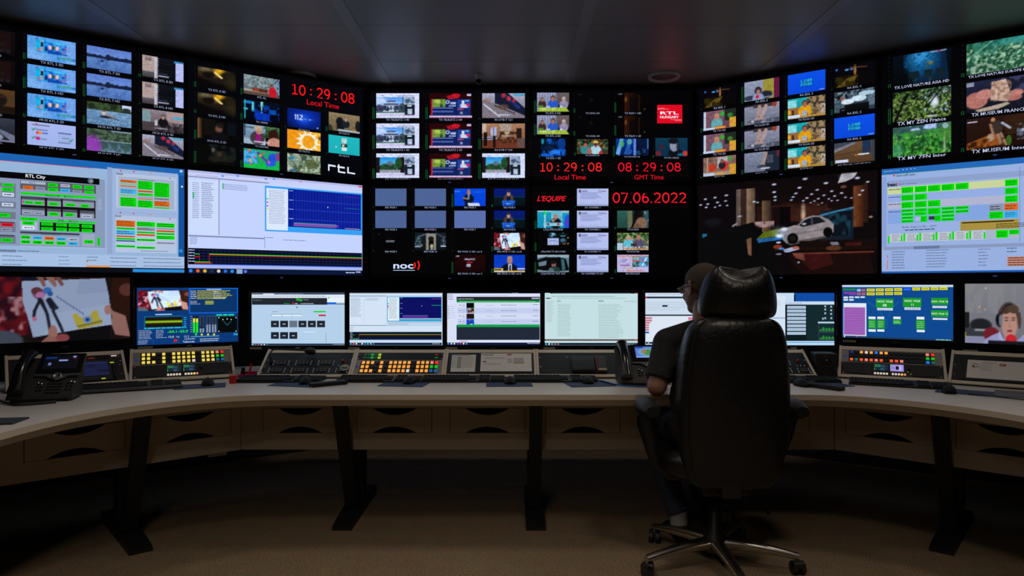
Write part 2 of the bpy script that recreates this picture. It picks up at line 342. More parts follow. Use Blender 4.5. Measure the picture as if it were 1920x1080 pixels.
@pic
def _judge(c): c.g('8c7c5c', '6c5c40').r(0, 0, 2, 100, '282010').e(36, 48, 12, 26, '14181c').r(26, 44, 50, 90, '10141a').man(55, 30, 9, 'b89080', '807060', '182028').r(30, 86, 100, 96, 'a8b8c0').e(94, 60, 9, 30, '14181c').e(2, 92, 12, 26, '303028').r(76, 84, 88, 92, 'c08860')
@pic
def _cyan_page(c): c.flat = 1; c.g('20b8c0', '18b0b8').r(42, 12, 58, 42, 'd0e8e8').n(42, 12, 58, 42, '80a8b0', 3, 40, .5).r(40, 44, 60, 60, '283038').r(44, 46, 50, 58, 'e8d8b0').r(42, 62, 58, 80, 'd8e4e4').r(10, 60, 24, 68, '48a0b0').r(22, 58, 26, 68, '9ce0e0')
@pic
def _villa_ad(c):
    c.g('d4dcff', 'd4dcff').r(12, 8, 18, 12, 'a080a0').r(50, 9, 88, 13, '9098b8').g('5098f0', 'a8c8ff', 0, 16, 65, 60).e(10, 30, 14, 14, 'd8e4ff', .8, .5).r(24, 30, 46, 34, '283048').r(28, 34, 44, 44, '98a8c8').r(18, 42, 52, 47, '38405c').r(14, 46, 58, 72, '90a0c8').r(16, 50, 24, 68, '283454').r(30, 50, 42, 70, 'd0dcf8').r(44, 50, 52, 68, '303c5c').r(26, 52, 29, 72, '384468').e(8, 62, 10, 16, '484870').e(60, 60, 8, 20, '40505c').n(0, 50, 65, 78, '202c3c', 3, 26, .55).r(0, 74, 65, 79, '48704c').ln(62, 16, 62, 50, 1, '2c5040')
    c.r(66, 16, 89, 42, '98b0cc').n(66, 16, 89, 42, '405470', 8, 30, .5).r(66, 45, 89, 87, '0c2028').r(72, 48, 82, 53, 'c8d8e8').r(73, 63, 83, 84, 'b8c0e0').r(0, 79, 66, 90, 'd0d8fc').r(12, 84, 62, 86, 'b0a8d0').r(0, 90, 100, 91, 'd088b8')
@pic
def _house_ad(c): _villa_ad(c); c.r(0, 16, 65, 79, '1c1418').g('2090e0', '60b8e8', 9, 16, 56, 50).p([16, 50, 32, 30, 50, 50], '587088').r(18, 48, 50, 64, '6888a0').e(20, 56, 9, 14, '285c30').e(40, 56, 8, 12, '2c6838').e(52, 40, 8, 22, '204828').n(9, 46, 56, 68, '203c28', 3, 20, .5).g('8890a0', 'a8a8b8', 9, 66, 56, 79)
@pic
def _promo_red(c):
    c.g('280408', '180408').p([40, 12, 60, 4, 70, 20, 45, 26], 'b01020').e(62, 10, 10, 8, 'c01828').r(5, 24, 96, 88, '0c2060').r(5, 24, 38, 56, '70983c').e(20, 34, 8, 8, 'a8c050').n(12, 28, 38, 56, '20382c', 3, 14, .5).r(5, 24, 8, 88, 'c01838').e(43, 36, 5, 7, 'c8d0e8').e(43, 36, 3, 4, '0c2060').r(50, 36, 62, 44, 'a8b8e0').r(46, 48, 62, 54, '8898c8').r(8, 58, 56, 61, '8090c8').r(8, 70, 56, 77, '485ca0').r(66, 26, 96, 60, '2040a0').r(72, 44, 90, 58, 'c8c8dc').r(76, 30, 82, 46, 'd8e0f0').e(90, 48, 4, 6, 'd02060').r(84, 28, 92, 34, '68b0e8').r(66, 60, 96, 88, '142868').r(66, 62, 80, 66, 'c84060').r(72, 74, 78, 84, '88a0a8').r(0, 90, 100, 97, 'c8c8f4').r(0, 97, 100, 100, 'a01030').r(88, 4, 97, 12, 'c8c0e8')
@pic
def _dining(c): c.g('a87c5c', '6c4838').r(0, 0, 10, 40, 'c8b0a0').r(42, 4, 68, 30, 'a8988c').r(20, 16, 34, 50, 'a8b4e0').r(26, 16, 28, 50, '705850').r(80, 20, 92, 60, '281810').r(0, 62, 100, 100, '6c3424').e(16, 60, 20, 6, 'a0a8d0').r(4, 36, 12, 90, '14100c').r(26, 50, 32, 96, '14100c').r(0, 58, 32, 62, '1c1410').n(36, 34, 80, 80, '3c2418', 3, 18, .5).e(56, 50, 12, 5, 'a08878').e(58, 38, 6, 6, 'b09880').r(82, 60, 100, 96, '604c48')
@pic
def _trio(c):
    c.g('a0a4c0', '8888a0', 0, 0, 60, 100).g('685c60', '584c4c', 60, 0, 100, 60)
    for k in range(8): c.r(k*8, 0, k*8+3, 50, '6878a0')
    c.man(17, 36, 9, 'b07858', '381c18', '382828'); c.man(50, 30, 12, 'a87050', '241814', '2858c8'); c.man(83, 34, 10, 'c09888', 'c8c8d0', '9088a8')
    c.p([2, 100, 10, 78, 90, 78, 100, 100], '98b838').e(36, 76, 5, 8, 'a8c0e0').e(75, 74, 4, 6, 'c8c8e0').e(12, 72, 10, 6, '508038').n(10, 78, 90, 96, 'c8d888', 4, 20, .6)
@pic
def _night(c): c.flat = 1; c.g('030306', '020204').e(12, 10, 4, 3, '20202c').e(46, 40, 5, 10, '0e0c18', 1, .6)
@pic
def _dark_door(c): c.g('060304', '040203').g('301408', '100604', 24, 0, 60, 100, 1).e(28, 36, 3, 12, '8c5830', .8, .6).r(40, 26, 64, 100, '0a0608').r(66, 10, 72, 96, '201008').r(5, 6, 16, 10, '687088').e(86, 86, 2, 3, '605848')
@pic
def _blue_room(c): c.g('041c38', '041838').r(24, 0, 40, 30, '1058a8').e(50, 16, 14, 20, '0848b8').e(82, 30, 16, 30, '083888').p([0, 76, 30, 56, 100, 60, 96, 90, 40, 100, 0, 96], '1060d8').p([20, 40, 60, 50, 50, 66, 14, 64], '0c2044').e(50, 74, 30, 10, '2880f0', .8).n(0, 0, 100, 100, '020c20', 3, 8, .6).r(2, 4, 12, 30, '1888a0')
@pic
def _party(c): c.g('302818', '403020').n(0, 0, 100, 60, '986838', 2, 18, .5).n(0, 0, 100, 70, '206858', 5, 16, .6).n(0, 0, 100, 60, '101410', 9, 14, .6).man(28, 36, 12, 'b86050', '401c20', '308890').man(60, 34, 13, '803838', 'd8c040', 'a8d0e0').r(54, 30, 66, 38, '301040').e(60, 18, 8, 8, 'd8b848').e(40, 80, 8, 20, 'a06858').e(76, 90, 6, 12, 'b83030')
@pic
def _blue_bars(c): c.g('0838a0', '041848').p([0, 90, 14, 0, 24, 0, 12, 100], '60a0e0').p([26, 90, 40, 0, 48, 0, 40, 96], '2060b0').e(18, 30, 8, 22, '48a868', .8).e(42, 20, 8, 16, '58b0a0', .8).r(54, 0, 61, 100, '6080d8').g('08183c', '041028', 62, 0, 96, 100).r(96, 0, 100, 60, '4078c8').e(40, 76, 10, 18, '2050a0').n(60, 60, 96, 100, '1c4878', 3, 16, .6)
@pic
def _blue_man(c): c.g('0c3850', '082c48').e(62, 86, 22, 30, '0c1018').e(58, 42, 13, 32, '8890a8').e(56, 18, 15, 16, '10141c').e(70, 45, 5, 30, '182030', .8).e(92, 84, 8, 14, 'c03830').e(20, 50, 7, 14, '402028').e(10, 84, 8, 14, '702028').e(78, 90, 10, 8, '186080')
@pic
def _night_road(c): c.g('04040a', '080604').e(7, 16, 3, 4, '4078e0').e(32, 22, 5, 4, '58a0f0').e(44, 22, 4, 4, '4880d8').e(52, 30, 3, 24, 'b07838', .9, .4).ln(40, 14, 80, 20, 1, '704820').p([4, 100, 34, 60, 60, 52, 50, 80, 40, 100], '5c4c18').n(4, 50, 60, 100, '2c2408', 3, 12, .5)
@pic
def _brick_host(c): c.g('6c4858', '604050').n(0, 0, 60, 100, '906878', 4, 40, .5, .7).r(0, 0, 4, 100, '3860a0').r(3, 0, 9, 100, 'c8d0e0').r(66, 0, 100, 60, '1c2820').e(58, 22, 6, 12, '30b030').e(82, 34, 8, 12, '387830').man(42, 32, 13, 'b87860', 'c8a478', '60a8b0').r(80, 46, 100, 96, 'd0a030').e(88, 70, 6, 9, 'e08848').p([28, 90, 40, 82, 70, 84, 72, 98, 28, 98], 'c03028').r(0, 88, 36, 98, 'c0d0f0').r(36, 86, 68, 96, 'd8a838')
@pic
def _orange_seats(c): c.g('906c60', '7c6458').n(0, 0, 100, 50, '6c5048', 3, 24, .5).r(12, 0, 16, 90, 'b09080').r(44, 6, 74, 60, 'b0a8b0').e(28, 56, 12, 20, 'c03820').e(62, 50, 14, 26, 'c83828').man(58, 26, 8, '886050', '201814', '282028').e(80, 14, 6, 10, '30a040').r(80, 46, 100, 98, 'c89828').e(88, 74, 6, 8, 'e09050').r(0, 78, 80, 100, 'a08878').r(0, 84, 36, 97, 'b8c8e8').r(36, 86, 66, 96, 'c8a050')
@pic
def _webcam(c): c.g('9098b0', '7c88a8').r(54, 0, 84, 100, '988c38').r(84, 0, 100, 100, '60183c').e(62, 78, 18, 20, '202430').e(16, 84, 16, 12, '303848').e(40, 54, 10, 22, '34242c').man(40, 56, 12, 'a87870', '402c30', '8898c0').e(38, 82, 5, 9, 'd02030').r(56, 86, 84, 92, '8088a8')
@pic
def _feet_sofa(c): c.g('8c90a8', '707488').r(0, 0, 30, 10, '202430').r(26, 0, 80, 18, '3c3438').e(86, 10, 6, 14, '983828').ln(44, 14, 36, 76, 5, 'a88c84').ln(62, 14, 46, 84, 5, 'b0948c').e(34, 84, 14, 6, 'b8bcc8').e(46, 92, 14, 6, 'a8acc0').r(0, 64, 100, 66, '505468').n(10, 80, 100, 100, '484c5c', 3, 12, .55).e(84, 78, 14, 2, '303440')
@pic
def _shoe_floor(c): c.g('8088a0', '687088').r(60, 0, 100, 100, '1c2434').ln(62, 10, 54, 62, 5, 'a08880').e(50, 74, 14, 8, '30343c').e(60, 84, 14, 4, 'c0c8dc').r(64, 20, 82, 60, '40485c').r(92, 0, 100, 30, '602830').ln(0, 60, 60, 80, 1, '585c70')
@pic
def _park_title(c):
    c.flat = 1; c.g('0c50e8', '0848d8'); ch = {'L': [(0, 0, .3, 1), (0, .75, 1, 1)], 'U': [(0, 0, .3, 1), (.7, 0, 1, 1), (0, .75, 1, 1)], 'N': [(0, 0, .3, 1), (.7, 0, 1, 1), (.3, .2, .7, .6)], 'A': [(0, 0, .3, 1), (.7, 0, 1, 1), (0, 0, 1, .25), (0, .5, 1, .7)],
      'P': [(0, 0, .3, 1), (0, 0, 1, .25), (.7, 0, 1, .6), (0, .45, 1, .65)], 'R': [(0, 0, .3, 1), (0, 0, 1, .25), (.7, 0, 1, .5), (0, .42, 1, .62), (.6, .6, 1, 1)], 'K': [(0, 0, .3, 1), (.3, .38, .6, .62), (.6, 0, 1, .42), (.6, .58, 1, 1)]}
    for dx, dy, col in ((1, 2, '083050'), (0, 0, '28c0e8')):
        for r, w in enumerate(('LUNA', 'PARK')):
            for i, l in enumerate(w):
                x0 = 36+i*7.5+dx; y0 = 34+r*17+dy
                for a, b, c_, d in ch[l]: c.r(x0+a*6, y0+b*15, x0+c_*6, y0+d*15, col)
    c.r(84, 90, 96, 93, '80b0f0')
@pic
def _yellow_host(c): c.g('18a8b0', '2090a0', 0, 0, 52, 60).r(0, 10, 24, 46, '88d8e0').r(0, 46, 52, 100, '98683c').r(52, 0, 100, 100, '98805c').n(52, 0, 100, 70, '302c24', 6, 14, .55).r(12, 56, 18, 90, '402c20').e(4, 66, 5, 12, 'e0a020').man(46, 30, 13, 'a05c50', '402420', 'e0a010').r(38, 66, 52, 100, 'a0a8c0').n(52, 60, 90, 100, '604c38', 9, 14, .5).n(88, 40, 100, 100, 'c0b0b0', 2, 30, .5).r(0, 82, 34, 96, 'c8dcf0').r(34, 88, 100, 97, 'b08838')
@pic
def _white_studio(c): c.g('405060', '283848').r(0, 0, 14, 100, '384c58').r(84, 0, 100, 80, '587080').n(0, 0, 100, 50, '8098a8', 3, 24, .55).n(0, 0, 100, 50, '0c1418', 13, 20, .58).e(34, 52, 16, 12, 'd8e8f4').e(62, 42, 18, 14, 'c8e0f0').e(80, 22, 20, 10, 'a8c4d8').g('0c0e12', '060608', 14, 64, 86, 100).e(20, 34, 4, 6, 'b04830').n(0, 60, 30, 90, '586878', 6, 20, .6)
@pic
def _wood_floor(c): c.g('6c5038', '503824').p([0, 0, 60, 0, 0, 40], '3c4454').p([0, 30, 50, 4, 54, 10, 0, 46], '787888').r(70, 0, 90, 60, '1c3050').r(92, 0, 100, 90, '383c48').e(54, 64, 2.5, 4, 'e07020').r(59, 60, 86, 66, 'd0d0d8').r(4, 82, 36, 94, 'c8d0e8').ln(0, 60, 100, 40, 1, '483020')
@pic
def _cave(c): c.g('040c18', '020608').p([24, 10, 90, 0, 96, 100, 36, 100], '08203c').e(52, 30, 22, 40, '1070b0', .9, .6).e(48, 12, 16, 20, '40a0e0', .8, .7).n(20, 0, 80, 60, '0c4878', 4, 20, .55, .8).ln(34, 20, 40, 90, 3, '1c5078', .6).ln(56, 30, 66, 95, 3, '2c5060', .6).e(66, 40, 4, 6, '988028', .7, .5).r(64, 4, 92, 7, 'a8b8d8', .8).n(28, 60, 90, 100, '102028', 8, 14, .5).r(78, 3, 82, 8, 'c02030')
@pic
def _sun_forest(c): c.g('1c3424', '1c2c10').n(0, 0, 100, 100, '0a100c', 3, 12, .5, .95).n(0, 0, 100, 100, '587c30', 6, 26, .58, .9).n(0, 20, 100, 100, '98b060', 14, 34, .66, .9).e(72, 46, 6, 18, 'e8f0ff', 1, .5).n(50, 0, 100, 80, 'b0c4f0', 9, 30, .7, 1).ln(26, 10, 4, 100, 2, '080c08').ln(86, 0, 60, 60, 1, '0c1008').e(90, 14, 5, 9, 'a0b4c0', .5).r(60, 90, 76, 94, 'd8e0f0', .8)
@pic
def _green_forest(c): c.g('385c5c', '286420').r(30, 0, 75, 18, 'a8c0f0').n(0, 0, 100, 40, '2c5050', 3, 10, .5).n(0, 20, 100, 100, '389830', 4, 12, .5, .9).n(0, 30, 100, 100, '103c18', 9, 16, .55, .9).n(0, 30, 100, 100, '70c048', 12, 26, .66, .8).r(87, 30, 90, 96, '98a890').e(94, 30, 12, 30, '48882c', .6, .3).e(8, 80, 12, 20, '489878', .6, .4).e(90, 12, 5, 9, 'a0b8d0', .8)
@pic
def _grass(c): c.g('307868', '386850').n(0, 0, 100, 100, '184830', 3, 14, .5).n(0, 20, 100, 100, '90b898', 6, 22, .6).n(0, 30, 100, 100, 'a8c8a8', 8, 30, .66).e(22, 86, 22, 18, '88a890').n(0, 60, 100, 100, '204c38', 12, 18, .55).g('2c8c88', '3c8c7c', 30, 0, 100, 20).n(30, 0, 100, 28, '205c50', 5, 12, .55).ln(10, 40, 40, 4, 1, '70a888')
@pic
def _hand_stone(c): c.g('202440', '10121c').r(55, 0, 100, 60, '383c60').n(60, 0, 100, 100, '181a2c', 4, 10, .5).e(16, 62, 18, 26, 'b07068').e(30, 46, 14, 16, 'c08078').e(72, 66, 14, 10, 'a86860').p([40, 10, 62, 6, 70, 60, 64, 76, 38, 66], 'c8a898').n(38, 8, 70, 72, '8c6c5c', 3, 24, .52, .8).p([14, 92, 64, 78, 68, 84, 50, 96, 20, 100], 'b0a090').r(0, 4, 12, 16, '8890a8').e(78, 52, 10, 10, 'b87870')
@pic
def _museum(c): c.g('281410', '1c0c08').p([0, 80, 48, 50, 60, 90, 0, 100], '8c4c1c').r(60, 0, 100, 60, '301c10').e(97, 14, 4, 6, 'ffd890').e(42, 12, 3.5, 7, 'a87858').e(48, 36, 9, 22, '382c28').ln(38, 26, 44, 70, 2, '987058').ln(50, 60, 56, 96, 2.5, '987860').ln(54, 56, 62, 92, 2, '987860').ln(56, 24, 68, 42, 2, 'a8b0c8').n(78, 30, 100, 80, '586070', 5, 20, .55).e(88, 52, 4, 5, '90a0b8').e(66, 80, 4, 16, '386020').r(2, 10, 18, 14, 'c0c0d8').e(38, 66, 5, 12, 'b09078').n(0, 70, 60, 100, '301808', 8, 10, .55)
@pic
def _blue_speaker(c): c.g('0448e0', '0440d8').r(0, 14, 20, 22, '2870f0').r(60, 18, 90, 24, '1860e8').man(46, 24, 12, 'b08078', '604038', '081428').r(34, 40, 58, 100, '081428').r(43, 34, 48, 60, '5888d0').ln(30, 54, 44, 60, 2.5, 'a87868').p([42, 82, 78, 82, 82, 100, 46, 100], 'c8d8ff').e(46, 20, 5, 14, 'a87468')
@pic
def _podium(c): c.g('041878', '061c60', 0, 0, 100, 50).g('04181c', '041018', 0, 50, 100, 100).r(0, 48, 100, 50, '0c4c60').e(47, 60, 16, 30, '503c34').r(41, 46, 53, 72, '08183c').e(47, 28, 5.5, 15, 'b08c88').e(47, 17, 6, 8, '302828').r(26, 68, 68, 78, '2068e0').r(28, 78, 66, 100, '1858d0').r(38, 84, 54, 92, '70a8f8').n(26, 68, 68, 100, '0840a0', 3, 20, .6)
@pic
def _stone_door(c): c.g('141c24', '0c1418').p([10, 20, 40, 4, 46, 4, 12, 30], '505c68').p([90, 20, 70, 4, 64, 4, 88, 30], '384450').r(0, 26, 20, 80, '506878').r(82, 22, 100, 80, '485c6c').n(0, 24, 22, 82, '141c24', 3, 30, .5).n(80, 22, 100, 80, '141c24', 5, 30, .5).r(36, 6, 68, 100, '8c8880').r(44, 40, 60, 100, '080808').e(52, 34, 9, 12, '181818').e(54, 78, 5, 13, 'b0a870').e(54, 92, 4, 10, '7090b0').r(0, 76, 20, 82, 'a0b8d0').r(82, 74, 100, 80, 'a8bcd0').e(22, 72, 4, 7, '806858')
@pic
def _dark_title(c): c.g('1c0406', '100204').e(50, 50, 40, 50, '200608', .7, .6).r(6, 6, 16, 12, 'b0b8d0').r(32, 22, 66, 31, 'a8a8c0').n(32, 22, 66, 31, '401018', 3, 60, .55).r(40, 40, 58, 46, 'a02030').r(39, 53, 52, 68, 'c0c8e8').r(41, 58, 50, 62, '404858').r(42, 76, 56, 78, '301828')
@pic
def _anchor(c): c.g('0838c0', '0c44c8').e(50, 84, 26, 34, '0a1020').r(46, 54, 57, 100, 'c8d0e8').p([50, 56, 54, 56, 56, 100, 48, 100], '082038').e(51, 32, 8.5, 22, 'a8786c').e(51, 18, 8, 9, 'b08c7c').r(0, 76, 30, 92, 'd8b020').r(2, 82, 24, 88, '302808').r(74, 76, 100, 83, 'b8c8e8').r(0, 92, 100, 100, 'd0d8e8').r(40, 90, 100, 97, 'd8a810')
def paper_pic(c, det=1):
    c.flat = 1
    c.g('2c1418', '181012').g('8c1420', '5c1018', 0, 0, 24, 88, 1).n(0, 0, 26, 90, '2c0a18', 3, 10, .52).n(0, 30, 28, 100, 'c8a0a8', 8, 16, .68, .8).e(4, 96, 16, 16, '485060').p([18, 0, 28, 0, 30, 5, 18, 6], '10142c')
    c.r(80, 0, 100, 100, '1c1010').e(94, 30, 10, 44, '30160f').e(97, 20, 6, 10, '70403a', .8).r(52, 76, 84, 100, '0a0a0e')
    c.p([19, 7, 80, 2, 83, 30, 85, 76, 60, 82, 27, 92, 23, 60, 20, 40], 'a8bce0').p([44, 56, 84, 42, 85, 76, 58, 82, 34, 88], 'b4c8ea', .7).p([60, 6, 80, 3, 82, 24, 58, 28], '98a8d0', .5)
    c.e(31, 26, 4.6, 8, '906080').e(29.5, 22, 4, 6, '6c3840').e(32, 28, 3.2, 5, 'c080b8').e(37, 21, 3, 5, '3c78c8').e(39, 26, 2, 4, '2c60b0')
    for a in ((32, 34, 28, 52), (28, 52, 27.5, 60), (33, 36, 37, 58), (37, 58, 39, 82), (37, 36, 40, 48), (41, 52, 46, 74), (46, 74, 48, 84), (39, 34, 44, 48), (38, 34, 42, 50), (31, 34, 36, 52)): c.ln(*a, 1.1 if det else 1.6, '1c1c2c')
    c.e(28, 64, 1.6, 3.5, 'd07098')
    for k in range(9): c.ln(44+k*2.3, 30+k*3.2, 45+k*2.3, 33+k*3.2, .3, '284890')
    c.p([55, 58, 59, 57, 61, 64, 66, 62, 70, 58, 70, 54, 74, 52, 76, 66, 78, 68, 78, 74, 60, 82, 58, 76], 'c8b848').p([58, 76, 78, 68, 78, 71, 60, 79], '8c8840').e(66.5, 67, 3.6, 6, '88a8d8').e(66.5, 67, 1.7, 3, '1c4890')
    c.p([29, 0, 34, 0, 36, 14, 34, 16, 32, 8], '906058').p([35, 0, 42, 0, 44, 14, 42, 16, 38, 6], 'a07068').p([42, 0, 46, 0, 49, 12, 47, 15], '88564e')
    c.e(41, 88, 3.4, 14, 'b07c70').p([32, 100, 38, 90, 46, 94, 46, 100], 'a06c60').e(48, 94, 5, 6, '984c50').p([80, 46, 83, 45, 86, 54, 96, 62, 100, 96, 88, 92, 85, 76, 85, 60], 'a87870').e(82, 52, 2.6, 8, 'b88480')
@pic
def _drawing(c): paper_pic(c, 0); c.im = (c.im*1.25).clip(0, 1)
@pic
def _drawing_big(c):
    paper_pic(c)
    c.im = c.im*.80
@pic
def _letter(c):
    c.flat = 1; c.g('b4c0f0', 'b4c0f0').r(0, 88, 100, 100, '98a4d0').e(10, 16, 4, 9, '605070').r(16, 12, 34, 20, '7888b0').ln(68, 14, 92, 18, 1, '6c3c60')
    for k in range(6): c.r(12, 24+k*6.2, 80-(k*17) % 22, 27+k*6.2, '7480b0', .8)
    c.r(10, 80, 26, 82, '8890b8').r(40, 80, 70, 82, '98a4cc')
@pic
def _panel_man(c): c.g('18a0c0', '1088b0').r(0, 0, 100, 8, 'a0c8d8').r(22, 0, 27, 100, '90c8d8').r(44, 0, 78, 90, '68b8d0').r(76, 0, 100, 14, '9cb8c8').e(24, 12, 3, 12, '20e020').man(58, 34, 13, 'a87c70', 'a09080', '0c1018').e(50, 56, 5, 9, 'a87868').r(20, 68, 80, 86, '88c8e0').r(30, 72, 38, 82, '603030').r(62, 72, 70, 84, 'a03840').e(94, 70, 9, 46, '1850e0').e(92, 66, 3, 22, '7028b0')
@pic
def _split_feeds(c): c.g('050506', '030304').e(48, 12, 11, 14, '3878a0').e(80, 12, 11, 12, '3c7ca0').e(48, 12, 6, 9, '80b0d0').n(34, 0, 94, 26, '081410', 3, 16, .5).r(33, 32, 67, 70, 'a8b4e8').r(37, 44, 62, 48, '7884b0').r(70, 36, 92, 60, '182c34').e(80, 42, 8, 9, '3c6c88').e(96, 30, 2, 4, 'b0a880').e(96, 62, 2, 4, 'a89860').e(84, 64, 6, 3, 'a05020')
@pic
def _green_blur(c): c.g('183c38', '0c1c1c', hor=1).g('2c5c54', '20443c', 0, 0, 34, 100).r(34, 0, 48, 100, '686c50').r(84, 0, 100, 100, '305058').n(80, 0, 100, 60, '80a0b0', 3, 12, .6).e(66, 40, 14, 50, '100c0c').e(76, 72, 18, 34, '806050').e(60, 92, 16, 20, '685040').ln(60, 40, 46, 100, 3, '0c0808')
@pic
def _garden_pair(c): c.g('305830', '608058').n(0, 0, 100, 70, '183018', 3, 16, .5).n(0, 30, 100, 100, 'd090a0', 6, 24, .64, .9).n(0, 0, 100, 60, '90a860', 9, 22, .6).man(36, 30, 12, 'c08878', 'd0b090', '60c0d8').man(68, 26, 13, 'b07868', '886858', '504c68').r(0, 60, 18, 100, 'a8c8e0').n(0, 76, 100, 100, 'c0c0d0', 12, 20, .5).r(20, 86, 96, 92, 'd87828').r(44, 62, 62, 76, '402828')
@pic
def _driver(c): c.g('608098', '486878').r(0, 0, 100, 16, '90a8b8').p([0, 30, 20, 16, 70, 14, 90, 26, 100, 90, 0, 90], '080a0c').p([4, 44, 30, 34, 28, 60, 6, 66], '687c84').p([74, 24, 84, 28, 88, 84, 78, 90], '38606c').e(52, 56, 7, 15, '8c5c50').e(50, 44, 8, 10, '18100e').e(54, 88, 18, 22, '203830').e(44, 90, 9, 16, '506470').p([0, 84, 30, 92, 70, 96, 100, 88, 100, 100, 0, 100], '788c98').ln(4, 30, 30, 14, 2, '202428')
@pic
def _puzzle_ad(c): c.g('c0b4e0', 'b8b4e0').r(4, 6, 100, 12, 'd87848').g('384858', '2c5858', 48, 12, 70, 70).r(50, 14, 69, 34, 'a8b8c0').n(48, 12, 70, 70, '70a0a0', 3, 22, .55).r(50, 34, 69, 40, 'c83828').g('4098d8', '60b0e0', 70, 12, 100, 68).ln(74, 24, 98, 52, 2, 'd03828').ln(92, 20, 80, 60, 2, 'e8f0f8').n(70, 40, 100, 68, '205870', 6, 16, .55).e(25, 38, 13, 14, 'c8c0f0').r(16, 26, 32, 32, '8078b0').r(10, 58, 40, 64, '803098').r(26, 74, 50, 79, 'd8b848').r(30, 86, 84, 92, 'e07848').r(16, 86, 24, 90, '8078a8').n(10, 30, 40, 52, '9088c0', 8, 20, .55)
@pic
def _garage(c):
    c.g('0a0508', '0c0708').g('0c0608', '140a0a', 30, 0, 100, 40).r(36, 28, 72, 44, '261210').r(45, 30, 51, 60, '120a0a').n(34, 25, 75, 46, '3c1c14', 3, 14, .56, .8)
    c.g('7c6450', '6c4c30', 24, 8, 35, 60, 1).r(24, 8, 26, 60, '584c48').r(26.5, 8, 30, 60, '30221c').g('8c705c', '504030', 30, 8, 35, 72, 1)
    c.g('6c543c', '30241c', 39, 22, 44, 60, 1).g('6c3c20', '3c1c10', 88, 14, 93, 54, 1).r(93, 12, 95, 50, '2c1810').g('4c2418', '2c140c', 74, 34, 77, 52, 1).g('1c1c24', '0c1c28', 71, 36, 88, 70, 1).p([71, 40, 88, 34, 88, 36, 71, 42], '3c7ca8').p([75, 40, 87, 36, 86, 62, 77, 58], '143848').n(76, 38, 87, 62, '0a1018', 4, 30, .5).r(49, 30, 55, 50, '080406').e(62, 36, 1.2, 7, 'c0a080', .9, .6).r(58, 32, 66, 46, '38201a', .6).e(62, 40, 1, 6, 'e0c0a0', .7, .6)
    for x, y, s in ((5, 16, 1), (11, 15, 1), (18, 13.5, 1.2), (2, 22, .9), (6.5, 21.5, 1), (12.5, 20.5, 1), (17.5, 19.5, 1), (5.5, 25, .9), (11, 25.5, .8), (14, 24, .9), (18.5, 24.5, .8), (46, 6, 1.3), (46, 14, 1.1), (46.5, 19, 1), (46.5, 22.5, .9), (63, 3, 1.4), (60, 11.5, 1.1), (58, 17, 1), (56.5, 20.5, .9), (55.5, 23.5, .8), (34.5, 22.5, 1), (36.5, 23.5, .8), (74, 9, 1.2), (69.5, 15, 1), (66.5, 19, .9), (64, 22.5, .9), (62, 25, .8), (90, 6.5, 1.3), (77, 17.5, .9), (73, 21, .8), (70, 24, .8), (68, 26, .7), (82, 20, .9), (78.5, 22.5, .8), (75.5, 25, .7), (84, 24.5, .7), (80, 27, .7), (77, 27, .6), (95, 11, .9), (92.5, 19, .9), (91, 23, .8), (72, 28.5, .6), (70, 30, .5), (66, 27.5, .6), (87, 25.5, .7)): c.e(x, y, s*.95, s*.75, 'c8d0f0', .95, .4)
    c.p([82, 1, 90, 1, 88, 6, 84, 9, 80, 10], 'b0a8b0').e(85, 4, 4, 3, '8890a0', .5, .4).e(83, 14, 1.5, 1.4, '684038')
    c.e(10, 42, 5, 4, '1c242c', .5, .5).r(3, 54, 6, 61, '1c6888').r(3.3, 62, 6, 66, '10506c').r(21, 74, 23, 82, '08344c').ln(22, 47, 24, 45, .5, 'b0a8b0').e(26, 37, 1.4, .8, 'a0a8b8')
    c.p([18, 50, 34, 44, 40, 56, 46, 62, 46, 100, 0, 100, 0, 60], '080809').p([30, 62, 33, 60, 33, 80, 31, 78], '6c4c38')
    c.p([40, 55, 50, 52, 48, 60, 36, 62], '5c6810').p([36, 62, 54, 60, 54, 63, 37, 66], '20609c').r(36, 44, 40, 48, '8088a8', .8).n(35, 44, 46, 50, 'a08080', 5, 20, .6)
    c.p([48, 54, 58, 49, 62, 43, 67, 40.5, 71, 41, 75, 45, 78, 50, 78, 58, 75, 62, 62, 66, 53, 68, 51, 64, 50, 58], '8c8488').p([59.5, 50, 63, 44.5, 67, 42, 70.5, 42.5, 74, 47.5, 68, 49.5, 62, 51.5], '14161c').ln(52, 60, 76, 54, .25, '60585c').ln(66.5, 42, 66.8, 50, .3, '605c60').p([57, 49.5, 62, 44, 59, 50], '241c20').p([53, 67, 75, 61, 77, 58, 77, 62, 55, 70], '504848').e(62.5, 48.6, 1.2, 1, 'b0b0b8')
    c.e(56.3, 63, 3, 5.6, '060606').e(56.3, 63, 1.6, 3, '181416').e(75, 58, 2.4, 5, '060606').e(51.5, 53, 1.8, 1.8, 'f4f8ff', 1, .4).e(49, 59.5, 1.9, 1.9, 'f0f4ff', 1, .5).e(49, 56, 4, 5, '90b0e0', .35, .7)
    c.g('140c0a', '0c0808', 60, 66, 100, 76).r(46, 72, 100, 76, '180c08').p([54, 80, 96, 78, 98, 100, 62, 100, 56, 88], '180a08').p([58, 79, 76, 78, 78, 90, 66, 96], '341010').r(58, 78, 98, 79.2, '6c3028').e(78, 74, 4, 2.4, '50301c').r(84, 69, 92, 72, '401014').p([76, 68, 80, 68, 81, 71, 77, 71], '787888')
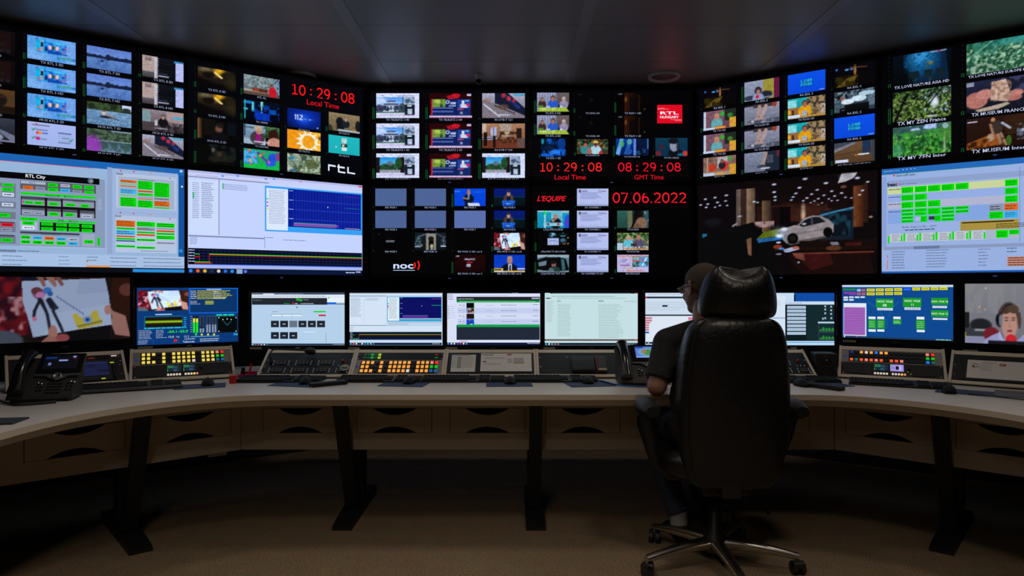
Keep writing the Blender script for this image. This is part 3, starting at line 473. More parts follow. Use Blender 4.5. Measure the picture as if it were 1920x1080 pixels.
    c.e(48, 71, 2.5, 2.2, '903818', .9).e(48.5, 66.5, 1.4, .8, 'b0c8f0').e(50, 73, 1.6, 1, '4088e0').p([51, 74, 58, 71, 60, 74, 54, 77, 52, 77], 'a0a8c8').e(58, 72.5, 1.8, 1.6, 'b06048').e(48.5, 78.5, 1.6, .7, '9098a8').p([56, 78, 62, 78, 63, 86, 58, 83], '6c3c30').e(59.5, 87.5, .7, 1, '808898').e(96.5, 45, 1, 1, '807868')
@pic
def _radio_woman(c):
    c.flat = 1; c.X = c.X*2.3
    c.g('7c7c84', '6c6c76', 0, 0, 240, 100).n(0, 0, 100, 50, '86868c', 3, 8, .5, .5).e(38, 8, 1.2, 1.6, 'e8b890').e(27, 39, 1.2, 1.6, 'e0a878').e(37, 43, 1.1, 1.6, 'd8a880')
    c.r(0, 48, 9, 84, '181a20').e(29, 70, 20, 12, '24262c').e(29, 70, 16, 10, '1c1e24').r(0, 74, 50, 90, '34363e').r(0, 88, 60, 100, '8084a0').r(18, 76, 40, 79, '8c8c90').r(0, 82, 3, 92, '98902c').e(48, 84, 14, 12, '6c1c28')
    c.e(78, 54, 17, 23, '3c2c26').e(79, 65, 13.5, 27, 'b08478').e(72, 43, 9, 7, '44322a').e(86, 42, 9, 7, '4c3a30').ln(62, 46, 72, 36, 2, '4c342c')
    c.e(62, 60, 5.5, 12, '1c1c24').e(64.5, 60, 3.2, 10, '6c7080').e(58, 60, 2.5, 9, '0c0c10').ln(64, 50, 72, 37, 1, '202026').ln(72, 37, 82, 34, 1, '202026')
    c.e(74, 60.5, 3, 1.1, '403028').e(85.5, 60, 3, 1.1, '403028').ln(71, 56.5, 77, 56, .6, '5c4034').ln(83, 56, 89, 56.5, .6, '5c4034').ln(80, 60, 79, 70, .8, 'a07468').e(80, 71, 2.6, 1.5, 'a87468').e(79.5, 77.5, 4.2, 2.2, 'a04c50').ln(75.5, 77.5, 83.5, 77.5, .4, '502028').e(79, 90, 8, 6, 'a87c70')
    c.p([33, 100, 38, 92, 48, 86, 62, 80, 68, 90, 90, 94, 100, 86, 100, 100], '9094c0').p([62, 78, 68, 92, 76, 100, 70, 100, 60, 88], 'a4a8d0').e(82, 93, 9.5, 10, 'c01828').e(82, 91, 6, 6, 'd02838', .6, .5).r(42, 94, 100, 100, '14151c')
    c.p([100, 84, 116, 80, 128, 88, 136, 100, 100, 100], '9094c0').e(96, 60, 3, 14, '4c3830').r(100, 94, 150, 100, '14151c').r(150, 60, 240, 100, '4c4c54').e(190, 50, 26, 20, '38383e')


# ------------------------------------------------------------------ screen contents, in millimetres from each panel's top left corner
SCREENS = {}
SCREENS['Atop'] = [["r",0,0,1210,680,"020204"],["i",76,26,238,136,"dim_red"],["t",140,173.6,111,"TX RTL 4 SD","98a2c0",0,0,0],["v",56,26,11,144,0.2],
["i",76,196,238,136,"dim_red"],["t",140,343.6,111,"TX RTL 4 HD","98a2c0",0,0,0],["v",56,196,11,144,0.2],["i",76,366,238,136,"warm_room"],
["t",135,513.6,121,"MUX RTL 4 SD","98a2c0",0,0,0],["v",56,366,11,144,0.2],["i",76,530,238,136,"white_car"],
["t",135,677.6,121,"MUX RTL 4 HD","98a2c0",0,0,0],["v",56,530,11,144,0.2],["i",373,26,238,136,"map_ad"],
["t",437,173.6,111,"TX RTL 5 SD","98a2c0",0,0,0],["v",353,26,11,144,0.25],["i",373,196,238,136,"map_ad"],
["t",437,343.6,111,"TX RTL 5 HD","98a2c0",0,0,0],["v",353,196,11,144,0.45],["i",373,366,238,136,"map_ad"],
["t",432,513.6,121,"MUX RTL 5 SD","98a2c0",0,0,0],["v",353,366,11,144,0.15],["i",373,530,238,136,"payment"],
["t",432,677.6,121,"MUX RTL 5 HD","98a2c0",0,0,0],["v",353,530,11,144,0.02],["i",668,26,238,136,"lake"],
["t",732,173.6,111,"TX RTL 7 SD","98a2c0",0,0,0],["v",648,26,11,144,0.25],["i",668,196,238,136,"lake"],
["t",732,343.6,111,"TX RTL 7 HD","98a2c0",0,0,0],["v",648,196,11,144,0.5],["i",668,366,238,136,"rower"],
["t",727,513.6,121,"MUX RTL 7 SD","98a2c0",0,0,0],["v",648,366,11,144,0.35],["i",668,530,238,136,"reeds"],
["t",727,677.6,121,"MUX RTL 7 HD","98a2c0",0,0,0],["v",648,530,11,144,0.1],["i",967,26,238,136,"list_page"],
["t",1031,173.6,111,"TX RTL 8 SD","98a2c0",0,0,0],["v",947,26,11,144,0.15],["i",967,196,238,136,"list_page"],
["t",1031,343.6,111,"TX RTL 8 HD","98a2c0",0,0,0],["v",947,196,11,144,0.02],["i",967,366,238,136,"cook"],
["t",1026,513.6,121,"MUX RTL 8 SD","98a2c0",0,0,0],["v",947,366,11,144,0.02],["i",967,530,238,136,"grinder"],
["t",1026,677.6,121,"MUX RTL 8 HD","98a2c0",0,0,0],["v",947,530,11,144,0.05]]
SCREENS['Btop'] = [["r",0,0,1210,680,"030408"],["i",59,38,241,133,"gold_tools"],["t",125,182.3,108,"TX RTL Z SD","98a2c0",0,0,0],["v",39,38,11,141,0.25],
["i",59,210,241,133,"gold_tools"],["t",125,354.3,108,"TX RTL Z HD","98a2c0",0,0,0],["v",39,210,11,141,0.15],["i",59,379,241,133,"dark_face"],
["t",120,523.3,118,"MUX RTL Z SD","98a2c0",0,0,0],["v",39,379,11,141,0.4],["i",59,546,241,133,"dark_studio"],
["t",120,690.3,118,"MUX RTL Z HD","98a2c0",0,0,0],["v",39,546,11,141,0.6],["i",351,38,241,133,"stone_wall"],
["t",442,182.3,59,"RTL XL","98a2c0",0,0,0],["v",331,38,11,141,0.3],["i",351,210,241,133,"blue_lab"],["t",432,354.3,79,"TX CRIME","98a2c0",0,0,0],
["v",331,210,11,141,0.3],["i",351,379,241,133,"couple"],["t",427,523.3,89,"TX LOUNGE","98a2c0",0,0,0],["v",331,379,11,141,0.02],
["i",351,546,241,133,"blob_cartoon"],["t",417,690.3,108,"TX TELEKIDS","98a2c0",0,0,0],["v",331,546,11,141,0.4],["i",647,224,241,133,"rescue_title"],
["t",728,368.3,79,"RX NLO A","98a2c0",0,0,0],["v",627,224,11,141,0.02],["i",647,376,241,133,"sun_mark"],["t",728,520.3,79,"RX NLO B","98a2c0",0,0,0],
["v",627,376,11,141,0.02],["i",647,545,241,133,"marble"],["t",728,689.3,79,"RX NLO C","98a2c0",0,0,0],["v",627,545,11,141,0.02],
["i",948,209,241,133,"judge"],["t",1029,353.3,79,"RX NLO D","98a2c0",0,0,0],["v",928,209,11,141,0.2],["i",948,376,241,133,"cyan_page"],
["t",1029,520.3,79,"RX NLO E","98a2c0",0,0,0],["v",928,376,11,141,0.02],["d",677,47.1,100,75,"10","ff1418"],["d",860,46.2,101,76,"29","ff1418"],
["d",1044,45.5,104,78,"08","ff1418"],["r",812,66,12,9,"ff1418"],["r",812,100,12,9,"ff1418"],["r",996,69,13,9,"ff1418"],["r",996,104,13,9,"ff1418"],
["t",788,159.5,240,"Local Time","f01020",0,0,0],["p",[945,596,955,596,955,644,945,643],"e6eeff"],["p",[945,596,1002,599,1002,611,945,608],"e6eeff"],
["p",[1020,589,1031,589,1031,648,1020,647],"e6eeff"],["p",[1015,601,1072,604,1072,616,1015,613],"e6eeff"],
["p",[1024,638,1077,641,1077,652,1024,649],"e6eeff"],["p",[1092,601,1103,601,1103,649,1092,648],"e6eeff"],
["p",[1092,638,1153,641,1153,652,1092,648],"e6eeff"]]
SCREENS['Ctop'] = [["r",0,0,1210,680,"030305"],["i",46,23,327,188,"villa_ad"],["t",121,223.8,178,"TX TELELETZ 1 HD","98a2c0",0,0,0],["v",18,23,15,196,0.45],
["i",46,253,327,188,"villa_ad"],["t",121,453.8,178,"TX TELELETZ 1 SD","98a2c0",0,0,0],["v",18,253,15,196,0.55],["i",46,481,327,186,"house_ad"],
["t",115,679.8,189,"RX C27 TELELETZ 1","98a2c0",0,0,0],["v",18,481,15,194,0.4],["i",450,23,325,188,"promo_red"],
["t",524,223.8,178,"TX TELELETZ 2 HD","98a2c0",0,0,0],["v",422,23,15,196,0.45],["i",450,253,325,188,"promo_red"],
["t",524,453.8,178,"TX TELELETZ 2 SD","98a2c0",0,0,0],["v",422,253,15,196,0.55],["i",450,481,325,186,"promo_red"],
["t",518,679.8,189,"RX C27 TELELETZ 2","98a2c0",0,0,0],["v",422,481,15,194,0.35],["i",853,23,325,188,"grinder"],
["t",949,223.8,133,"RX DVB-T C21","98a2c0",0,0,0],["v",825,23,15,196,0.02],["i",853,253,325,188,"dining"],
["t",949,453.8,133,"RX DVB-T C24","98a2c0",0,0,0],["v",825,253,15,196,0.4],["i",853,481,325,186,"house_ad"],
["t",899,679.8,233,"RX Teleletz SAT 23.5°","98a2c0",0,0,0],["v",825,481,15,194,0.6]]
SCREENS['Dtop'] = [["r",0,0,1210,680,"020204"],["i",36,18,245,144,"trio"],["t",100,174.2,117,"TX RTL 2 HD","98a2c0",0,0,0],["v",15,18,11,152,0.6],
["i",36,191,245,144,"trio"],["t",100,347.2,117,"TX RTL 2 SD","98a2c0",0,0,0],["v",15,191,11,152,0.55],["i",68,367,186,138,"blue_room"],
["t",105,516.7,112,"TX RTL + SD","98a2c0",0,0,0],["v",52,367,8,146,0.15],["i",337,19,245,143,"night"],["t",407,174.2,106,"TX COOL HD","98a2c0",0,0,0],
["v",316,19,11,151,0.2],["i",337,193,245,143,"night"],["t",407,348.2,106,"TX COOL SD","98a2c0",0,0,0],["v",316,193,11,151,0.2],
["i",340,373,238,113,"party"],["t",405,495.6,109,"TX MUZSIKA SD","98a2c0",0,0,0],["v",320,373,11,121,0.15],["i",647,19,240,143,"dark_door"],
["t",704,174.2,127,"TX FILM + HD","98a2c0",0,0,0],["v",627,19,11,151,0.5],["i",647,193,240,143,"dark_door"],
["t",704,348.2,127,"TX FILM + SD","98a2c0",0,0,0],["v",627,193,11,151,0.5],["i",637,369,248,126,"blue_bars"],
["t",700,505.7,121,"TX SOROZAT SD","98a2c0",0,0,0],["v",616,369,11,134,0.6],["i",938,363,245,139,"blue_man"],
["t",1004,513.8,113,"TX RTL GOLD","98a2c0",0,0,0],["v",917,363,11,147,0.1],["r",952,111,191,141,"e00820"],["t",975,172.2,140,"RTL","fff0ff",2,0,22.6],
["t",974,203.1,143,"HUNGARY","fff0ff",1.5,0,19.6],["r",955,135,54,2,"ffb0c0"],["r",955,143,87,2,"ffb0c0"],["r",1054,223,84,2,"ffb0c0"],
["r",1086,230,53,2,"ffb0c0"],["d",57,551.4,98,67,"10","ff2420"],["d",239,551.4,103,67,"29","ff2420"],["d",425,551.4,106,67,"08","ff2420"],
["r",191,570,12,11,"ff2420"],["r",191,603,12,11,"ff2420"],["r",377,570,12,11,"ff2420"],["r",377,603,12,11,"ff2420"],
["d",654,551.4,104,67,"08","f01428"],["d",841,551.4,103,67,"29","f01428"],["d",1026,551.4,106,67,"08","f01428"],["r",793,570,12,11,"f01428"],
["r",793,603,12,11,"f01428"],["r",979,570,12,11,"f01428"],["r",979,603,12,11,"f01428"],["t",171,660.5,237,"Local Time","f01828",0,0,0],
["t",779,660.5,222,"GMT Time","e81020",0,0,0]]
SCREENS['Etop'] = [["r",0,0,1210,680,"020206"],["i",42,10,244,140,"night_road"],["t",123,161.9,83,"RA BXL 1","98a2c0",0,0,0],["v",21,10,11,148,0.02],
["i",42,182,244,140,"brick_host"],["t",117,333.9,93,"TX TVI HD","98a2c0",0,0,0],["v",21,182,11,148,0.2],["i",42,356,244,140,"brick_host"],
["t",117,507.9,93,"TX TVI SD","98a2c0",0,0,0],["v",21,356,11,148,0.05],["i",42,527,244,140,"orange_seats"],
["t",128,678.9,73,"MUX TVI","98a2c0",0,0,0],["v",21,527,11,148,0.05],["i",348,10,244,140,"webcam"],["t",429,161.9,83,"RA BXL 2","98a2c0",0,0,0],
["v",327,10,11,148,0.8],["i",348,182,244,140,"feet_sofa"],["t",418,333.9,104,"TX CLUB HD","98a2c0",0,0,0],["v",327,182,11,148,0.25],
["i",348,356,244,140,"feet_sofa"],["t",418,507.9,104,"TX CLUB SD","98a2c0",0,0,0],["v",327,356,11,148,0.4],["i",348,527,244,140,"shoe_floor"],
["t",429,678.9,83,"MUX CLUB","98a2c0",0,0,0],["v",327,527,11,148,0.2],["i",649,10,244,140,"park_title"],["t",730,161.9,83,"RA BXL 3","98a2c0",0,0,0],
["v",628,10,11,148,0.02],["i",649,182,244,140,"yellow_host"],["t",719,333.9,104,"TX PLUG HD","98a2c0",0,0,0],["v",628,182,11,148,0.5],
["i",649,356,244,140,"yellow_host"],["t",719,507.9,104,"TX PLUG SD","98a2c0",0,0,0],["v",628,356,11,148,0.25],["i",649,527,244,140,"yellow_host"],
["t",730,678.9,83,"MUX PLUG","98a2c0",0,0,0],["v",628,527,11,148,0.55],["i",949,10,244,140,"night_road"],
["t",1030,161.9,83,"RA BXL 4","98a2c0",0,0,0],["v",928,10,11,148,0.02],["i",949,182,244,140,"white_studio"],
["t",1030,333.9,83,"RA BXL 5","98a2c0",0,0,0],["v",928,182,11,148,0.25],["i",949,356,244,140,"park_title"],
["t",1030,507.9,83,"RA BXL 6","98a2c0",0,0,0],["v",928,356,11,148,0.02],["i",949,527,244,140,"wood_floor"],
["t",973,678.9,197,"RX TVI HD SAT MUX12","98a2c0",0,0,0],["v",928,527,11,148,0.2]]
SCREENS['Ftop'] = [["r",0,0,1210,680,"020204"],["i",64,7,318,189,"cave"],["t",73,208.8,300,"TX LOVE NATURE ASIA HD","b8c0e0",1,0,0],["v",37,7,14,197,0.12],
["i",462,7,318,189,"grass"],["t",471,208.8,300,"TX LOVE NATURE EUROPE HD","b8c0e0",1,0,0],["v",435,7,14,197,0.12],["i",64,242,318,189,"sun_forest"],
["t",90,443.8,265,"TX MY ZEN France","b8c0e0",1,0,0],["v",37,242,14,197,0.5],["i",462,242,318,189,"hand_stone"],
["t",488,443.8,265,"TX MUSEUM FRANCE","b8c0e0",1,0,0],["v",435,242,14,197,0.12],["i",64,468,318,189,"green_forest"],
["t",90,669.8,265,"TX MY ZEN Inter","b8c0e0",1,0,0],["v",37,468,14,197,0.12],["i",462,468,318,189,"museum"],
["t",488,669.8,265,"TX MUSEUM Inter","b8c0e0",1,0,0],["v",435,468,14,197,0.12]]
SCREENS['Cbot'] = [["r",0,0,1210,680,"030304"],["r",39,19,237,132,"4c6494"],["t",114,162.2,88,"IRD MOB 1","98a2c0",0,0,0],["v",19,19,11,140,0.02],
["r",340,19,237,132,"4e6496"],["t",415,162.2,88,"IRD MOB 2","98a2c0",0,0,0],["v",320,19,11,140,0.02],["i",641,19,238,132,"blue_speaker"],
["t",716,162.2,88,"IRD MOB 3","98a2c0",0,0,0],["v",621,19,11,140,0.7],["i",943,19,236,132,"podium"],["t",1017,162.2,88,"IRD MOB 4","98a2c0",0,0,0],
["v",923,19,11,140,0.15],["r",39,187,237,132,"4c6294"],["t",114,330.2,88,"IRD MOB 5","98a2c0",0,0,0],["v",19,187,11,140,0.02],
["r",340,187,237,132,"4e6496"],["t",415,330.2,88,"IRD MOB 6","98a2c0",0,0,0],["v",320,187,11,140,0.02],["r",641,187,238,132,"5a70ac"],
["t",716,330.2,88,"IRD MOB 7","98a2c0",0,0,0],["v",621,187,11,140,0.02],["i",943,187,236,132,"podium"],["t",1017,330.2,88,"IRD MOB 8","98a2c0",0,0,0],
["v",923,187,11,140,0.1],["i",39,355,237,132,"night"],["t",114,498.2,88,"IRD MOB 9","98a2c0",0,0,0],["v",19,355,11,140,0.02],
["i",340,355,237,132,"stone_door"],["t",410,498.2,98,"IRD MOB 10","98a2c0",0,0,0],["v",320,355,11,140,0.02],
["t",667,498.2,186,"IRD MOB 11 HD out A","98a2c0",0,0,0],["v",621,355,11,140,0.02],["i",943,355,236,132,"drawing"],
["t",968,498.2,186,"IRD MOB 11 HD out B","98a2c0",0,0,0],["v",923,355,11,140,0.25],["i",641,523,238,132,"dark_title"],
["t",667,666.2,186,"IRD MOB 11 HD out C","98a2c0",0,0,0],["v",621,523,11,140,0.6],["i",943,523,236,132,"anchor"],
["t",968,666.2,186,"IRD MOB 11 HD out D","98a2c0",0,0,0],["v",923,523,11,140,0.25],["l",121,412,66,16,2,"8c94a8",0.9,0.5],
["t",176,601.8,153,"noc","ccdcff",2,0,50.0],["l",175,637,165,9,1,"a0b0d0",0.98,0.6],
["p",[339,578,343,584,345,590,347,596,348,603,347,610,345,617,343,623,339,628,331,620,333,616,335,612,336,608,337,603,336,599,335,594,333,590,331,587],"f02018"],
["p",[366,566,371,574,375,583,378,593,379,603,378,613,375,623,371,632,366,641,358,632,362,626,365,619,367,611,368,603,367,595,365,588,362,580,358,574],"f02018"]]
SCREENS['Dbot'] = [["r",0,0,1210,680,"020203"],["i",341,19,239,132,"letter"],["t",402,162.2,117,"RX CHAMBER 1","98a2c0",0,0,0],["v",321,19,11,140,0.02],
["i",39,187,241,132,"panel_man"],["t",86,330.2,147,"L'EQUIPE PLAINE","98a2c0",0,0,0],["v",19,187,11,140,0.45],["i",341,187,239,132,"letter"],
["t",402,330.2,117,"RX CHAMBER 2","98a2c0",0,0,0],["v",321,187,11,140,0.02],["i",647,187,239,132,"green_blur"],
["t",723,330.2,88,"TX STUDIO","98a2c0",0,0,0],["v",627,187,11,140,0.12],["i",39,355,241,132,"split_feeds"],
["t",67,498.2,186,"L'EQUIPE TV SECOURS","98a2c0",0,0,0],["v",19,355,11,140,0.45],["i",341,355,239,132,"letter"],
["t",397,498.2,127,"TX CHAMBER TV","98a2c0",0,0,0],["v",321,355,11,140,0.02],["i",647,355,239,132,"garden_pair"],
["t",718,498.2,98,"TX RTL9 HD","98a2c0",0,0,0],["v",627,355,11,140,0.3],["i",39,523,241,132,"driver"],
["t",67,666.2,186,"L'EQUIPE RX TNT SAT","98a2c0",0,0,0],["v",19,523,11,140,0.6],["i",341,523,239,132,"letter"],
["t",377,666.2,166,"RX CHAMBER TV SAT","98a2c0",0,0,0],["v",321,523,11,140,0.02],["i",647,523,239,132,"puzzle_ad"],
["t",713,666.2,107,"RX RTL9 SAT","98a2c0",0,0,0],["v",627,523,11,140,0.2],["t",37,93.6,222,"L'EQUIPE","e8182a",1.6,0.3,40.0],
["d",613,49.3,561,79,"07.06.2022","ff1828"]]
SCREENS['Ebot'] = [["r",0,0,1210,680,"060405"],["i",0,0,1210,680,"garage"]]
SCREENS['Abot'] = [["r",0,0,1210,680,"96b4d8"],["r",0,0,1210,42,"1c64b4"],["r",0,42,700,3,"d03c50"],["r",1175,42,35,560,"14529c"],["r",25,105,751,-61,"a4bee0"],
["r",25,108,738,422,"8898b8"],["r",25,105,709,37,"050508"],["t",365,119.8,95,"RTL City","f4f8ff",1,0,19.5],["e",688,122,16.0,17.4,"505a68"],
["e",690,123,8.0,8.7,"8c98a8"],["r",25,171,293,83,"70788c"],["r",25,279,293,36,"70788c"],["r",25,335,293,42,"70788c"],["r",25,400,293,52,"70788c"],
["r",25,474,293,44,"70788c"],["r",25,194,229,55,"9098a8"],["r",257,173,53,16,"00e000"],["l",265,177,39,9,2,"10301c",0.8,0.42],
["r",254,199,53,18,"00e000"],["l",262,203,38,10,2,"10301c",0.8,0.42],["r",256,226,54,22,"ccd8f0"],["l",264,231,39,12,1,"303848",0.8,0.42],
["r",254,286,53,19,"ccd8f0"],["l",262,290,39,11,1,"303848",0.8,0.42],["r",25,335,289,1,"00e000"],["r",213,347,78,20,"00e000"],
["l",225,351,57,11,2,"10301c",0.8,0.42],["r",25,394,289,7,"404450"],["r",250,401,56,19,"e01828"],["l",258,406,41,11,1,"600010",0.8,0.42],
["r",250,429,50,19,"8c96b0"],["l",257,433,37,11,1,"303848",0.8,0.42],["r",25,469,288,9,"404450"],["r",250,490,53,20,"00e000"],
["l",258,494,39,12,2,"10301c",0.8,0.42],["r",339,147,377,51,"5a5e6c"],["r",342,150,119,16,"a8b4cc"],["t",381,158.0,34,"NCC","303848",0,0,0],
["r",353,179,47,20,"e06a1c"],["l",360,184,34,11,2,"602008",0.8,0.42],["r",414,180,44,19,"8c94ac"],["l",421,185,32,11,2,"303848",0.8,0.42],
["r",473,153,48,20,"00e000"],["l",480,158,35,12,2,"10301c",0.8,0.42],["r",473,182,48,19,"00e000"],["l",480,187,35,11,2,"10301c",0.8,0.42],
["r",535,154,46,17,"b0bad0"],["l",542,158,34,9,1,"303848",0.8,0.42],["r",535,181,48,22,"3cb4f0"],["l",543,186,35,13,2,"104868",0.8,0.42],
["r",596,154,46,20,"00e000"],["l",603,159,34,12,2,"10301c",0.8,0.42],["r",596,184,46,18,"8c94ac"],["l",603,188,34,10,2,"303848",0.8,0.42],
["r",656,153,48,21,"00e000"],["l",663,158,35,12,2,"10301c",0.8,0.42],["r",656,184,48,19,"00e000"],["l",663,188,35,11,2,"10301c",0.8,0.42],
["r",340,217,375,13,"00e000"],["t",460,227.3,133,"Multivoff    BC11","084010",0,0,14.1],["r",342,241,371,109,"101014"],["r",346,245,111,45,"8c94a8"],
["r",346,245,111,13,"4c505c"],["r",469,242,68,48,"8c94a8"],["r",469,242,68,16,"4c505c"],["r",546,242,161,46,"8c94a8"],["r",546,242,161,10,"4c505c"],
["r",346,304,111,44,"8c94a8"],["r",346,304,111,13,"4c505c"],["r",469,304,68,46,"8c94a8"],["r",469,304,68,17,"4c505c"],["r",546,304,73,47,"8c94a8"],
["r",546,304,73,17,"4c505c"],["r",633,305,74,48,"8c94a8"],["r",633,305,74,17,"4c505c"],["t",357,248.5,94,"RTL Telekids","303848",0,0,0],
["t",367,308.4,68,"RTL Archiv","303848",0,0,0],["t",598,250.4,58,"HELIUM","303848",0,0,0],["r",359,267,42,16,"00e000"],
["l",365,271,31,9,2,"10301c",0.8,0.42],["r",407,266,45,18,"00e000"],["l",413,270,33,11,2,"10301c",0.8,0.42],["r",477,267,48,18,"00e000"],
["l",484,271,35,10,2,"10301c",0.8,0.42],["r",558,267,51,17,"00e000"],["l",566,271,38,10,2,"10301c",0.8,0.42],["r",636,267,44,19,"00e000"],
["l",643,271,32,11,2,"10301c",0.8,0.42],["r",477,326,48,20,"00e000"],["l",484,330,35,11,2,"10301c",0.8,0.42],["r",555,325,48,20,"00e000"],
["l",562,330,35,12,2,"10301c",0.8,0.42],["r",351,266,7,13,"e018a0"],["r",449,265,6,14,"e018a0"],["r",642,330,52,19,"b4c0d8"],
["l",650,334,38,11,1,"303848",0.8,0.42],["r",353,327,42,18,"98a4bc"],["l",359,331,31,11,1,"303848",0.8,0.42],["r",406,327,46,18,"98a4bc"],
["l",412,331,33,10,1,"303848",0.8,0.42],["r",339,363,83,17,"00e000"],["t",353,371.6,51,"RTL FREE","084010",0,0,0],["r",339,386,83,51,"a8b4cc"],
["r",349,386,58,20,"00e000"],["l",358,391,42,12,2,"10301c",0.8,0.42],["r",349,413,58,19,"e0ecff"],["l",358,417,42,11,1,"303848",0.8,0.42],
["r",431,371,282,11,"00e000"],["t",521,371.9,98,"SFR    BC11","084010",0,0,14.2],["r",433,386,277,49,"141418"],["r",440,388,57,18,"00e000"],
["l",448,392,41,10,2,"10301c",0.8,0.42],["r",440,415,57,20,"00e000"],["l",448,419,41,11,2,"10301c",0.8,0.42],["r",513,389,53,18,"00e000"],
["l",520,393,38,11,2,"10301c",0.8,0.42],["r",513,415,53,20,"00e000"],["l",520,420,38,12,2,"10301c",0.8,0.42],["r",576,389,53,19,"00e000"],
["l",584,394,39,11,2,"10301c",0.8,0.42],["r",576,416,53,20,"00e000"],["l",584,421,39,12,2,"10301c",0.8,0.42],["r",642,390,55,19,"00e000"],
["l",650,394,40,11,2,"10301c",0.8,0.42],["r",642,417,55,20,"00e000"],["l",650,422,40,12,2,"10301c",0.8,0.42],["r",339,445,291,12,"404450"],
["t",435,454.0,99,"Transmitters","14161c",0,0,0],["r",339,467,291,54,"9ca8c0"],["r",643,446,66,75,"9ca8c0"],["r",654,483,48,21,"00e000"],
["l",662,488,35,13,2,"10301c",0.8,0.42],["r",342,469,45,19,"00e000"],["l",349,474,33,11,1,"103020",0.8,0.42],["r",342,496,45,20,"00e000"],
["l",349,500,33,12,1,"103020",0.8,0.42],["r",399,470,46,19,"3cb4f0"],["l",406,475,33,11,1,"103020",0.8,0.42],["r",399,496,46,21,"00e000"],
["l",406,501,33,12,1,"103020",0.8,0.42],["r",456,471,47,19,"e06a1c"],["l",463,476,34,11,1,"103020",0.8,0.42],["r",456,497,47,21,"00e000"],
["l",463,501,34,12,1,"103020",0.8,0.42],["r",514,472,47,19,"3cb4f0"],["l",521,477,35,11,1,"103020",0.8,0.42],["r",514,497,47,21,"00e000"],
["l",521,502,35,12,1,"103020",0.8,0.42],["r",573,473,48,19,"a8b4cc"],["l",581,478,35,11,1,"103020",0.8,0.42],["r",573,498,48,21,"3cb4f0"],
["l",581,502,35,12,1,"103020",0.8,0.42],["r",723,466,15,50,"00e000"],["l",726,470,10,43,5,"084010",0.9,0.3],["r",727,226,17,68,"a0b0d0"],
["l",730,228,12,63,5,"303848",0.9,0.2],["r",336,529,417,6,"a8bcdc"],["r",775,33,396,519,"9cb4dc"],["r",775,29,27,533,"90a4cc"],
["l",823,35,279,-12,1,"586880",0.5,0.4],["l",823,304,279,-2,1,"586880",0.5,0.4],["e",848,44,4.5,5.2,"e02830"],["e",920,43,4.6,5.2,"e02830"],
["e",1015,42,4.7,5.3,"f08020"],["e",846,306,4.5,5.2,"e02830"],["e",918,306,4.6,5.2,"e02830"],["e",1012,306,4.7,5.3,"f08020"],
["r",823,59,341,215,"b4c4e0"],["r",836,80,314,188,"a2b2cc"],["l",943,88,94,4,1,"202838",0.95,0.6],["r",1121,63,8,7,"e02020"],
["t",825,62.0,35,"beat","202030",1,0,0],["r",845,99,89,16,"e06a1c"],["l",850,100,78,14,2,"502808",0.7,0.35],["r",845,122,89,4,"00e000"],
["l",850,123,78,2,1,"205020",0.7,0.35],["r",845,134,89,7,"e06a1c"],["l",850,135,78,5,1,"502808",0.7,0.35],["r",845,149,89,0,"8c94ac"],
["l",850,150,78,-2,1,"502808",0.7,0.35],["r",845,156,89,27,"3cb4f0"],["l",850,157,78,25,3,"502808",0.7,0.35],["r",845,190,89,4,"00e000"],
["l",850,191,78,1,1,"205020",0.7,0.35],["r",845,201,89,1,"e8b818"],["l",850,202,78,-2,1,"502808",0.7,0.35],["r",845,208,89,56,"00e000"],
["l",850,209,78,54,5,"205020",0.7,0.35],["r",941,97,85,53,"00e000"],["l",947,98,75,51,5,"205020",0.7,0.35],["r",941,157,85,11,"e06a1c"],
["l",947,158,75,9,1,"502808",0.7,0.35],["r",941,175,85,16,"00e000"],["l",947,176,75,14,2,"205020",0.7,0.35],["r",941,198,85,4,"8c94ac"],
["l",947,199,75,2,1,"502808",0.7,0.35],["r",941,208,85,6,"e06a1c"],["l",947,209,75,3,1,"502808",0.7,0.35],["r",941,220,85,45,"00e000"],
["l",947,221,75,43,4,"205020",0.7,0.35],["r",1034,100,88,92,"00e000"],["l",1039,101,77,90,8,"205020",0.7,0.35],["r",1034,198,88,13,"8c94ac"],
["l",1039,199,77,11,1,"502808",0.7,0.35],["r",1034,218,88,33,"e06a1c"],["l",1039,219,77,31,3,"502808",0.7,0.35],["r",1034,257,88,8,"00e000"],
["l",1039,258,77,6,1,"205020",0.7,0.35],["r",775,292,396,-17,"e07830"],["r",820,323,344,229,"b4c4e0"],["r",1121,325,8,7,"e02020"],
["t",819,325.3,33,"beat","202030",1,0,0],["r",823,353,104,39,"e06a1c"],["l",828,354,93,37,4,"502808",0.7,0.35],["r",823,397,104,13,"00e000"],
["l",828,398,93,10,1,"205020",0.7,0.35],["r",823,414,104,28,"3cb4f0"],["l",828,416,93,25,2,"502808",0.7,0.35],["r",823,447,104,10,"e06a1c"],
["l",828,448,93,8,1,"502808",0.7,0.35],["r",823,462,104,11,"00e000"],["l",828,463,93,8,1,"205020",0.7,0.35],["r",823,476,104,9,"2878a0"],
["l",828,478,93,7,1,"502808",0.7,0.35],["r",823,507,104,14,"00e000"],["l",828,509,93,12,1,"205020",0.7,0.35],["r",935,355,104,31,"00e000"],
["l",940,356,94,28,3,"205020",0.7,0.35],["r",935,391,104,20,"8c94ac"],["l",940,392,94,18,2,"502808",0.7,0.35],["r",935,417,104,12,"00e000"],
["l",940,418,94,9,1,"205020",0.7,0.35],["r",935,433,104,12,"e06a1c"],["l",940,434,94,9,1,"502808",0.7,0.35],["r",935,463,104,15,"00e000"],
["l",940,464,94,13,1,"205020",0.7,0.35],["r",935,512,104,15,"00e000"],["l",940,514,94,12,1,"205020",0.7,0.35],["r",1047,358,106,28,"00e000"],
